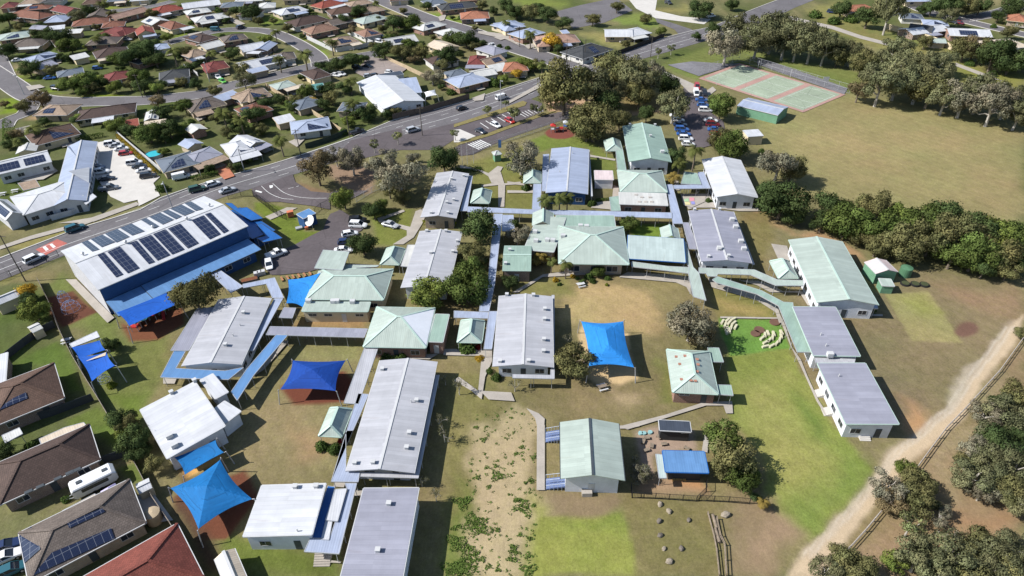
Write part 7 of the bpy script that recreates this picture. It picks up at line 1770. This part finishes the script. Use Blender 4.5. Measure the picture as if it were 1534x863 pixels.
c, a, L, Wd = rect_of(Z('E', 1020, 180, 1185, 155, 1195, 185, 1035, 212), .3); r = thing('planter_box', 'timber planter with brown mulch beside the bent walkway', 'planter', (c.x, c.y, 0), a); m = MB(); m.box(-L / 2, L / 2, -Wd / 2, Wd / 2, 0, .35); m.build('box', TRIMD, r); m = MB(); m.box(-L / 2 + .1, L / 2 - .1, -Wd / 2 + .1, Wd / 2 - .1, .35, .4); m.build('mulch', plain('mulch_brown', alb(128, 84, 62), .95, .1, .3, 3), r)
for i in range(6):
    x = 250 + i * 54; P = Z('C', x, 290 - i * 9, x + 18, 285 - i * 9, x + 42, 320 - i * 11, x + 24, 326 - i * 11); c, a, L, Wd = rect_of(P, .3); r = thing('sleeper_bench', 'brown timber sleeper bench, %s from the bent walkway beside the blue sail' % ORD[i], 'bench', (c.x, c.y, 0), a, 'sleeper benches'); m = MB(); m.box(-L / 2, L / 2, -Wd / 2, Wd / 2, .3, .42); m.build('seat', plain('brown_sleeper', alb(176, 126, 90), .9, .2, .2, 2), r); m = MB(); m.box(-L / 2, L / 2, -Wd / 2, -Wd / 2 + .15, 0, .3); m.box(-L / 2, L / 2, Wd / 2 - .15, Wd / 2, 0, .3); m.build('leg', WOOD, r)
# picnic tables
for p, lb in ((Z('D', 1215, 440)[0], 'pale picnic table among the garden shrubs of the central pyramid'), (Z('F', 150, 560)[0], 'white picnic table in the care complex courtyard'), (Z('k', 545, 622)[0], 'dark play table on the lawn below the sandpit'), (Z('F', 30, 590)[0], 'second courtyard table at the photo edge'), (Z('i', 385, 355)[0], 'white table set inside the boundary fence')):
    w = un(p); r = thing('picnic_table', lb, 'table', (w.x, w.y, 0), .3); m = MB(); m.box(-.9, .9, -.4, .4, .7, .76); m.build('table_top', LITE if 'dark' not in lb else WOOD, r)
    for s in (-1, 1): m = MB(); m.box(-.9, .9, s * .75 - .14, s * .75 + .14, .42, .47); m.build('bench', LITE, r); m = MB(); m.bar((s * .6, -.8, 0), (s * .6, .3, .7), .08); m.bar((s * .6, .8, 0), (s * .6, -.3, .7), .08); m.build('leg', STEEL, r)
# painted court games
for q, col in (((925, 640, 965, 635, 970, 665, 925, 665), 'lime'), ((975, 625, 1020, 628, 1022, 660, 975, 660), 'red'), ((930, 668, 975, 668, 985, 695, 935, 697), 'yellow'), ((990, 665, 1022, 665, 1030, 692, 995, 692), 'blue')):
    sheet('painted_game', Z('G', *q), plain('game_paint_' + col, {'lime': alb(170, 200, 160), 'red': alb(214, 150, 160), 'yellow': alb(220, 210, 160), 'blue': alb(150, 150, 210)}[col], .8), .45)
# garden feature under gums
for p, lb, mt in ((Z('m', 570, 395)[0], 0, 0),):
    c, a, L, Wd = rect_of(Z('m', 575, 370, 660, 330, 685, 360, 600, 420), 2.2); r = thing('market_tent', 'mauve pop-up tent between the caravan and the deck house', 'tent', (c.x, c.y, 0), a)
    m = MB(); hx_, hy_ = L / 2, Wd / 2; m.slab([(-hx_, -hy_, 2.1), (hx_, -hy_, 2.1), (hx_, hy_, 2.1), (-hx_, hy_, 2.1), (0, 0, 2.9)], [(0, 1, 4), (1, 2, 4), (2, 3, 4), (3, 0, 4)], .05); m.build('canopy', plain('tent_mauve', alb(196, 186, 226), .8), r)
    for sx in (-1, 1):
        for sy in (-1, 1): m = MB(); m.bar((sx * hx_ * .95, sy * hy_ * .95, 0), (sx * hx_ * .95, sy * hy_ * .95, 2.1), .06); m.build('leg', STEEL, r)
# caravan
c, a, L, Wd = rect_of(Z('m', 385, 320, 632, 205, 668, 262, 400, 375), 2.7); r = thing('caravan', 'long white caravan parked beside the brown tiled house', 'caravan', (c.x, c.y, 0), a); m = MB()
loft(m, [ring(-L / 2, Wd / 2 * .94, .7, 2.4, .2), ring(-L / 2 + .3, Wd / 2, .45, 2.65, .15), ring(L / 2 - .5, Wd / 2, .45, 2.7, .15), ring(L / 2, Wd / 2 * .95, .8, 2.3, .2)]); m.build('body', paint('white'), r)
for x in (-L * .28, L * .3): m = MB(); m.box(x - .4, x + .4, -.3, .3, 2.66, 2.82); m.build('roof_hatch', TRIMD, r)
for x in (-.5, .5):
    for y in (-1, 1): m = MB(); m.tube([(x, y * Wd / 2 * .98 - .1, .35), (x, y * Wd / 2 * .98 + .1, .35)], .35, 12); m.build('wheel', RUB, r)
m = MB(); m.bar((-L / 2, -.5, .5), (-L / 2 - 1.4, 0, .5), .1); m.bar((-L / 2, .5, .5), (-L / 2 - 1.4, 0, .5), .1); m.build('tow_bar', STEEL, r); m = MB(); m.box(-L * .3, L * .3, -Wd / 2 - .02, -Wd / 2 + .02, 1.4, 2.1); m.build('window', glass_mat(), r)
m = MB(); m.box(-L * .45, L * .4, -Wd / 2 - .18, -Wd / 2 - .03, 2.35, 2.5); m.build('rolled_awning', TRIMD, r)

# ---------------------------------------------------------------- vehicles
cars('F', 'white hatch 748 158;white sedan 795 168;navy suv 818 200;dark sedan 838 232;blue hatch 850 255;white sedan 858 285;silver sedan 890 310;navy sedan 925 325;white suv 965 365', (100, -14), '{c}, {o} from the top in the line against the white cross wing', 'cars against the cross wing')
cars('F', 'black sedan 1020 430;grey ute 1040 520', (100, -14), '{c} parked in the shade of the white cross wing')
cars('F', 'white suv 1070 98;silver sedan 1115 112;white sedan 1165 142;red hatch 1200 188', (100, -14), '{c}, {o} in the upper group by the creeper fence', 'upper creeper fence cars')
cars('F', 'white suv 1285 278;dark sedan 1340 310;white sedan 1378 350;black suv 1420 405', (100, -14), '{c}, {o} in the lower group by the creeper fence', 'lower creeper fence cars')
cars('e', 'teal suv 430 543 85 -30;white suv 195 718 85 -38;green suv 1132 318 80 -20;white hatch 1222 288 80 -24;silver sedan 1306 324 80 -24', (1, 0), '{c} driving on the main road past the hall', None)
cars('b', 'silver suv 915 745 80 -22;dark ute 595 755 70 -18;black hatch 1195 620 80 -22;white van 1425 560 80 -22', (1, 0), '{c} on the main road near the white gabled centre', None)
cars('H', 'white hatch 400 300 110 52;red hatch 535 260 100 45;dark sedan 255 358 100 45', (1, 0), '{c} parked in the marked parking strip', None)
cars('B', 'white ute 855 640 170 -62;white hatch 785 740 20 105', (1, 0), '{c} parked beside the blue hall', None)
cars('f', 'white suv 600 525 80 4;white hatch 552 575 80 -14;navy hatch 530 622 80 -10;white sedan 516 668 80 -4;black suv 597 497 80 -5;silver sedan 785 522 80 20', (1, 0), '{c} in the staff car park under the trees, {o} from the entry side', None)
cars('c', 'white sedan 972 662;white hatch 982 688;navy sedan 992 714;blue suv 1003 742;blue sedan 1014 768;white suv 1026 796;white hatch 1040 826', (100, 4), '{c}, {o} from the court end in the left line behind the far green hall', 'left line of staff cars')
cars('c', 'blue sedan 1118 572;blue hatch 1124 602;white suv 1138 632;white sedan 1170 690;maroon suv 1180 714;blue sedan 1192 742;red hatch 1198 770;white hatch 1204 792', (100, 4), '{c}, {o} from the court end in the right line behind the far green hall', 'right line of staff cars')
cars('c', 'red suv 1090 498;white van 1085 535;black suv 1132 535', (30, 100), '{c} crowded at the court end of the staff car park')
cars('a', 'white sedan 100 345 100 -10;black suv 325 507 100 10;blue sedan 285 447 100 -6;white sedan 1250 440 60 40;lime hatch 1278 465 60 30;teal van 1240 170 100 0;dark suv 1382 156 100 -30;silver sedan 730 225 100 0;blue hatch 560 390 100 -10', (1, 0), '{c}, {o} among the cars parked at estate houses', None)
cars('b', 'white suv 723 240 80 20;white hatch 782 415 80 10;white sedan 470 430 80 10;white hatch 502 424 80 10;black suv 595 388 80 10;black sedan 655 380 80 10;white ute 1370 262 60 30;dark sedan 730 205 80 20;navy suv 960 185 60 30;silver hatch 660 435 80 -10;dark hatch 700 432 80 -10', (1, 0), '{c}, {o} among the cars near the medical centre streets', None)
cars('c', 'silver hatch 790 215 80 -20;white ute 1170 92 80 -15;dark suv 925 15 60 20', (1, 0), '{c} seen near the intersection', None)
cars('d', 'maroon hatch 1165 130 80 20;dark sedan 1130 125 80 20;navy suv 430 68 80 10', (1, 0), '{c} parked near the houses beyond the park', None)
cars('m', 'navy sedan 25 692 100 -40;white sedan 30 752 100 -42;teal hatch 62 826 100 -44', (1, 0), '{c} on the driveway of the house with three arrays', None)
cars('e', 'white van 1040 248 80 -18', (1, 0), '{c} parked behind the hedge of the round pool house')
# ---------------------------------------------------------------- trees placed one by one
# school side
trees('f', 'rust 360 185 190 1.05;pale 470 120 130 1.1;pale 560 140 190 1.1;pale 740 180 170 1.1;pale 830 220 260 1.1;dark 1090 140 200;light 515 360 130 1.2;dark 690 440 115;dark 625 625 150;light 730 410 80;pale 910 130 110;thin 690 60 80;thin 825 10 80;olive 780 320 110;olive 850 360 90')
trees('f', 'dark 1290 540 220;olive 1245 690 160;broad 1240 800 190')
trees('j', 'broad 1225 30 230;light 985 75 210;dark 1010 -10 110')
trees('D', 'olive 210 110 200;dark 250 200 140;goldpalm 830 140 130;goldpalm 790 180 110;palm 935 190 110;goldpalm 890 160 100;palm 1072 225 130;broad 1385 290 120;goldshrub 970 375 70;shrub 1010 420 50;goldshrub 1140 345 60;shrub 1180 360 50;shrub 1290 345 90;shrub 1330 390 60;shrub 1470 360 70;limeshrub 1465 425 40;dark 540 390 130;limeshrub 440 180 50;shrub 1230 400 70')
trees(' ', 'pale 775 350 30;dark 768 340 22')
trees('H', 'pale 640 590 320 1.0;dark 650 690 150;thin 330 140 90;thin 495 85 100;thin 575 185 110;thin 815 145 90;olive 1280 270 320 1.1;thin 10 380 110')
trees('g', 'palm 225 375 95;palm 300 370 95;palm 345 365 80;shrub 485 400 60;broad 705 520 90;shrub 110 310 60;goldpalm 960 250 80;palm 1080 100 90;palm 990 160 90;broad 1290 70 160;dark 970 130 110;shrub 1155 385 40;limeshrub 185 670 45;shrub 1460 100 40;olive 1230 30 130')
trees('c', 'olive 330 500 260 1.1;gum 460 480 220 1.1;olive 620 400 180 1.2;gum 760 440 180 1.2;gum 590 540 150;olive 500 680 220 1.1;dark 930 490 120;gum 960 590 180;broad 1230 600 160;olive 760 540 150;dark 800 650 100;olive 645 690 120;olive 250 540 130;gum 700 390 150 1.2;pale 830 400 130;pale 1265 240 200;gum 1440 210 170;gum 1340 150 160;dark 1190 170 70;dark 1090 205 50;thin 945 270 50;thin 870 290 50;dark 560 600 150;thin 150 620 55;thin 40 650 60')
trees('d', 'gum 20 170 150;gum 95 170 160;gum 170 205 160;gum 240 215 160;gum 320 235 150;gum 395 265 130', 'grey-green gum tree, {o} in the dense grove behind the sports court', 1.15, 'gums behind the court')
trees('d', 'olive 470 310 110;gum 545 300 100;olive 610 360 120;rust 590 510 110;gum 690 335 110;gum 800 290 130;gum 720 470 180;gum 820 440 170;gum 940 460 170;gum 890 380 150;gum 1010 390 140;gum 1090 350 110;gum 1095 540 150;pale 1200 550 160;gum 1290 530 150;pale 1370 590 170;gum 1450 560 150;gum 1515 640 130;dark 640 380 100;olive 1000 520 150', '{k}, {o} along the oval belt from the court corner', 1.05)
trees('d', 'dark 485 50 90;dark 640 90 110;gum 770 50 130 1.4;shrub 545 110 60;shrub 335 85 60;shrub 445 120 60;olive 970 235 70;olive 1200 280 110;rust 1260 260 120;dark 1370 310 150;dark 1470 330 140;dark 1530 330 110;shrub 1350 425 40;shrub 1225 365 40;dark 1010 30 90;dark 1100 30 100;olive 1220 25 90;dark 950 55 50;gum 1100 90 80;dark 1390 90 60;dark 1470 40 90;olive 1330 290 110;shrub 1360 150 30;dark 1290 25 80;dark 1150 20 60;olive 1450 180 60')
trees('h', 'pale 130 150 210;olive 200 200 160;dark 150 370 240;dark 80 330 150;dark 210 480 100;dark 380 500 130;dark 450 400 170;broad 520 490 210;olive 660 420 170;broad 690 540 190;light 800 470 140;broad 950 490 200;olive 850 620 190;dark 1060 480 170;olive 1010 600 190;olive 1150 560 190;broad 1130 690 170;dark 1270 560 170;light 1380 570 170;broad 1260 690 190;olive 1390 690 180;broad 1490 570 150;dark 1500 700 150;olive 690 650 110;dark 1310 770 110;olive 1450 780 110;olive 590 580 110;broad 1540 620 120;olive 740 650 120', '{k}, {o} in the wide tree belt below the oval')
trees('k', 'pale 1060 230 290 .8;rust 1090 290 180 .8;olive 390 450 210 .9;bare 350 320 90', '{k} {o} on the dry lawn around the sky blue sail')
trees('o', 'broad 1240 70 200 1.2;olive 1290 180 220 1.1;broad 1360 270 180 1.1;olive 1270 250 150;light 1385 300 110', '{k}, {o} down the tall clump beside the preschool yard')
trees('o', 'bare 790 270 130 .9;bare 735 195 90;pale 770 280 110 .8;goldpalm 1470 440 70;dark 1430 410 60')
trees('j', 'bare 1180 600 130;bare 1500 590 110;bare 1100 560 90;bare 1060 800 110', '{k}, {o} beside the crossing paths by the dark gutter block')
trees('n', 'bare 1090 30 150;bare 960 300 120;bare 1045 390 110', '{k}, {o} along the sandy strip edge of the longest block')
trees('i', 'olive 1115 85 220;light 190 160 130;yellow 150 70 90;dark 155 120 90;dark 700 790 120;olive 730 835 110;dark 640 365 80;limeshrub 640 600 50')
trees('m', 'dark 765 80 140;olive 880 220 90;dark 800 140 110;light 735 40 90;shrub 690 85 40;shrub 380 420 50;dark 10 150 90;shrub 180 110 60')
trees('j', 'shrub 770 435 80;shrub 850 435 80;redshrub 1290 385 45;shrub 1225 390 100;goldshrub 1298 448 50;shrub 1355 520 50;shrub 1395 555 65;shrub 975 110 90')
trees('n', 'shrub 390 115 75;shrub 462 130 80;redshrub 500 85 30')
trees('p', 'pale 1250 130 150;gum 1250 290 180;dark 1400 90 200;gum 1480 240 180;gum 1350 220 170;pale 1300 370 150;olive 1420 370 170;gum 1500 420 150;dark 1490 50 130;olive 1200 210 110;gum 1400 160 150;rust 1530 330 120;gum 1340 60 140;olive 1300 220 120', '{k}, {o} down the bush block beyond the track fence', .9)
trees('p', 'light 855 255 110;olive 930 320 160;pale 750 350 150;rust 770 430 150;olive 930 430 190;thin 890 560 150;light 790 790 120;olive 560 810 190;olive 480 750 100;gum 400 840 150;olive 640 830 110', '{k}, {o} in the clumps beside the unsealed track', .95)
trees('p', 'gum 930 760 220;gum 1100 750 230;olive 1290 710 200;gum 1400 770 200;gum 1490 690 150;rust 1200 680 130;pale 1060 510 110;gum 1000 840 190;olive 1200 830 200;gum 1340 850 190;olive 1480 850 180;bare 1140 620 190', '{k}, {o} in the scrub at the lower corner', .9)
trees('l', 'gum 1450 760 190;pale 1320 780 150;olive 1510 650 150;dark 1400 700 100;olive 1520 300 70;gum 1520 800 150', '{k}, {o} at the upper end of the bush block', .9)
# estate side
trees('a', 'dark 35 95 106;dark 30 290 97;dark 340 210 132;broad 400 260 114;gum 440 90 90;palm 590 20 50;dark 160 390 106;olive 300 400 79;broad 410 480 114;broad 475 470 141;dark 575 470 88;light 660 500 88;dark 735 320 150;dark 830 300 158;dark 890 335 123;broad 800 440 114;dark 815 490 114;olive 745 490 70;dark 920 490 70;light 960 210 70;palm 990 290 72;olive 1060 300 88;olive 1040 470 70;palm 1210 300 58;dark 1330 300 97;olive 1230 520 88;olive 1390 395 88;gum 1400 460 120;dark 1440 60 132;dark 1350 60 79;olive 1480 120 62;olive 870 80 70;dark 250 190 106;rust 230 570 114;olive 130 610 88;dark 60 780 70;dark 40 830 62;dark 250 700 62;dark 920 640 123;rust 900 580 88;light 670 720 114;dark 740 750 97;broad 850 760 158;dark 970 740 141;broad 1040 740 97;broad 1060 610 114;palm 1280 650 90;palm 1380 680 90;dark 1460 650 150;dark 1370 730 106;dark 1500 570 79;olive 1300 760 79;shrub 545 700 40;dark 30 190 62;olive 110 150 53;dark 510 60 79;olive 640 80 53;dark 1100 380 79;dark 1150 350 53;broad 660 330 97;olive 560 300 53;dark 230 150 62;olive 550 150 44;dark 880 250 88;dark 780 260 79;broad 470 520 79;dark 520 440 79;shrub 1260 60 50;dark 1290 110 53', None, .82)
trees('b', 'dark 400 380 97;dark 480 370 123;dark 570 350 123;dark 630 330 88;dark 750 290 132;olive 850 300 132;broad 890 250 97;olive 960 300 114;rust 920 330 79;dark 1040 320 114;dark 1130 320 141;broad 1140 210 114;dark 1220 220 150;dark 1310 250 79;dark 800 130 132;broad 900 120 132;dark 520 110 88;dark 600 60 97;palm 700 10 43;olive 860 60 53;palm 120 180 58;palm 290 310 86;palm 140 330 72;dark 280 205 44;light 60 220 79;pale 1025 430 130;palm 550 460 72;dark 520 500 106;broad 300 520 123;dark 420 500 123;olive 250 580 88;yellow 340 580 70;dark 400 600 97;olive 450 560 114;palm 570 590 86;dark 640 640 150;light 540 700 97;olive 810 640 79;dark 760 660 79;dark 60 590 106;dark 150 560 88;light 1435 450 79;yellow 1510 420 70;shrub 1385 475 80;shrub 1135 530 60;thin 1340 630 70;palm 150 800 90;shrub 1460 275 35;shrub 1410 265 35;dark 990 30 70;olive 1310 30 79;dark 1450 30 106;dark 1380 60 62;dark 690 110 70;olive 1080 370 97;dark 1190 400 62;dark 230 620 79;dark 560 650 79;olive 1270 160 44;dark 1490 60 62', None, .82)
trees('c', 'dark 50 60 97;olive 140 70 97;dark 230 80 106;dark 320 130 79;olive 490 110 79;yellow 255 240 110;palm 200 370 58;yellow 60 390 60;light 885 175 53;olive 800 105 62;olive 680 250 53;dark 1110 40 132;olive 630 40 70;dark 1290 20 79;dark 290 280 62;dark 180 30 62', None, .82)
trees('e', 'shrub 930 315 60;dark 940 20 79;palm 100 40 43;dark 1430 150 53;dark 1370 190 53;olive 1330 190 44;dark 1200 200 53;dark 1440 60 53')
hedge('lime clipped hedge at the brick end of the entry loop block', Z('f', 970, 520, 1165, 530), 1.3, 1.1, 'lime')
hedge('long clipped hedge behind the white care complex', Z('F', 380, 150, 560, 100, 720, 50), 2, 2.2, 'shrub')
hedge('green hedge between the white car park and the back fence', Z('F', 740, 90, 860, 55, 1000, 30), 1.6, 1.6, 'shrub')
hedge('creeper row inside the white car park fence', Z('F', 1130, 40, 1290, 185, 1500, 390), 1.0, 1.4, 'gold')
hedge('green hedge under the front windows of the long green gable', Z('l', 470, 185, 680, 192), .9, .9, 'shrub')
hedge('low dark hedge beside the lawn of the blue grey block', Z('g', 505, 390, 600, 385), 1.2, .8, 'shrub')
hedge('roadside hedge in front of the round pool house', Z('e', 1100, 270, 1260, 235), 1.6, 1.4, 'shrub')
hedge('hedge below the care complex front windows', Z('F', 560, 790, 720, 740, 800, 710), 1.0, 1.0, 'shrub')
hedge('clipped hedge in front of the orange house beyond the park', Z('d', 1370, 130, 1520, 160), 3, 2, 'shrub')
hedge('memorial garden hedge beneath the flagpoles', Z('H', 20, 740, 130, 750, 260, 730), 1.6, .8, 'shrub')
hedge('tall conifer hedge at the left edge beside the care complex', Z('a', 60, 740, 60, 850), 3, 4, 'shrub')
hedge('low shrub border beside the library wing', Z('i', 1020, 690, 1025, 695), .3, .3) if False else None

# more yard trees and shrubs scattered through the estate
rg = random.Random(11); n_ = 0; tries = 0
while n_ < 120 and tries < 6000:
    tries += 1; p = (rg.uniform(0, 860), rg.uniform(4, 262)); w = un(p).xy
    if sdist(EST, np.array([w.x]), np.array([w.y]))[0] > 0: continue
    if min(min((w - q).length for q in L) for L in STREETS) < 8.5 or min((w - c).length for c, _ in LAND) < 8.5 or any((w - c).length < 8 for c in FILL) or min((w - t[2]).length for t in TREES) < 3.6: continue
    if 475 < p[0] < 660 and 78 < p[1] < 165 or 110 < p[0] < 240 and p[1] > 200: continue
    k = rg.choice(('dark', 'dark', 'broad', 'olive', 'shrub', 'shrub', 'palm', 'light', 'rust')); R = rg.uniform(1.3, 3.4) * (.6 if k == 'shrub' else 1)
    tree(k, p, 2 * R * F / dist_of(Vector((w.x, w.y, 0))), .85); n_ += 1

# weeds on the sandy strip: uncountable ground cover
rng = np.random.default_rng(77)
def weeds():
    C = []
    P = [un(p).xy for p in [(715, 625), (770, 605), (803, 620), (806, 740), (796, 863), (680, 863), (700, 740)]]
    spots = Z('n', 1320, 80, 1390, 230, 1400, 290, 1340, 240, 1285, 300, 1350, 350, 1200, 440, 1230, 430, 1260, 550, 1300, 590, 1150, 590, 1180, 580, 1400, 595, 1165, 670, 1230, 730, 1200, 800, 1160, 830, 1250, 780, 1310, 765, 1500, 700, 1480, 730, 1350, 810, 1400, 830, 1510, 430, 1280, 10, 1130, 820, 1210, 845, 1240, 700) + Z('o', 50, 160, 80, 125, 150, 180, 140, 320, 105, 330, 50, 425, 75, 430, 150, 460, 90, 470, 120, 520, 30, 695, 50, 730, 120, 750, 70, 630, 10, 770, 40, 770, 120, 830, 125, 650)
    big = {(12, 1), }
    for i, p in enumerate(spots):
        c = un(p); big_ = i in (2, 6, 8, 9, 13, 14, 15, 16, 17, 25, 26, 36, 44); R = rng.uniform(.6, 1.0) * (1.6 if big_ else .6); n = int(160 * R * R) + 10
        R *= .85; a = rng.uniform(0, 6.28, n); r = R * np.sqrt(rng.uniform(0, 1, n)) * (1 + .4 * np.sin(3 * a + i))
        C.append(np.stack([c.x + r * np.cos(a) * 1.2, c.y + r * np.sin(a), rng.uniform(.03, .2, n)], 1))
    x0, x1 = min(p.x for p in P), max(p.x for p in P); y0, y1 = min(p.y for p in P), max(p.y for p in P)
    X, Y = rng.uniform(x0 - 3, x1, 300), rng.uniform(y0, y1, 300); d = sdist([(p.x, p.y) for p in P], X, Y); k = d < .5
    for x, y in zip(X[k], Y[k]):
        n = rng.integers(2, 14); C.append(np.stack([x + rng.normal(0, .16, n), y + rng.normal(0, .16, n), rng.uniform(.02, .12, n)], 1))
    C = np.concatenate(C); N = np.zeros_like(C); N[:, 2] = 1
    V, Fq = leaves(C, N, .14, rng, .5)
    me = np_mesh('weeds', V, Fq, leafmat('leaf_weed', (.10, .15, .035), trans=.1), np.repeat(rng.uniform(.6, 1.3, (len(C), 1)) * np.ones((1, 3)), 4, axis=0))
    o = link('weeds', me); tag(o, 'green weeds spreading over the bare sandy strip', 'weeds', None, 'stuff')
weeds()

# ---------------------------------------------------------------- wording of the remaining labels
def rel(d, R):
    if abs(d.x) > abs(d.y): return 'right of' if d.x > 0 else 'left of'
    return 'behind' if d.y > 0 else 'in front of'
BY = {}
for o, kind, xy, R, lab, p in TREES:
    if lab: continue
    j = min(range(len(LAND)), key=lambda i: (LAND[i][0] - xy).length); key = (KN[kind][1], j, rel(xy - LAND[j][0], R)); BY.setdefault(key, []).append((o, xy, R))
for (adj, j, rl), L in BY.items():
    sd = LAND[j][1]; L.sort(key=lambda t: (t[1] - LAND[j][0]).length)
    for i, (o, xy, R) in enumerate(L):
        o['label'] = '%s %s the %s' % (adj, rl, sd) if len(L) == 1 else '%s %s the %s, %s nearest' % (adj, rl, sd, ORD[i])
seen = {}
for o in COL.objects:
    if o.parent is None and o.get('category') and o.get('label'):
        seen.setdefault(o['label'].lower(), []).append(o)
for k, L in seen.items():
    if len(L) > 1: print('DUPLICATE LABEL', len(L), k, [o.name for o in L][:4])
for o in COL.objects:
    if o.parent is None and o.get('label') and not 4 <= len(o['label'].replace(',', '').split()) <= 16: print('LABEL LENGTH', o.name, o['label'])
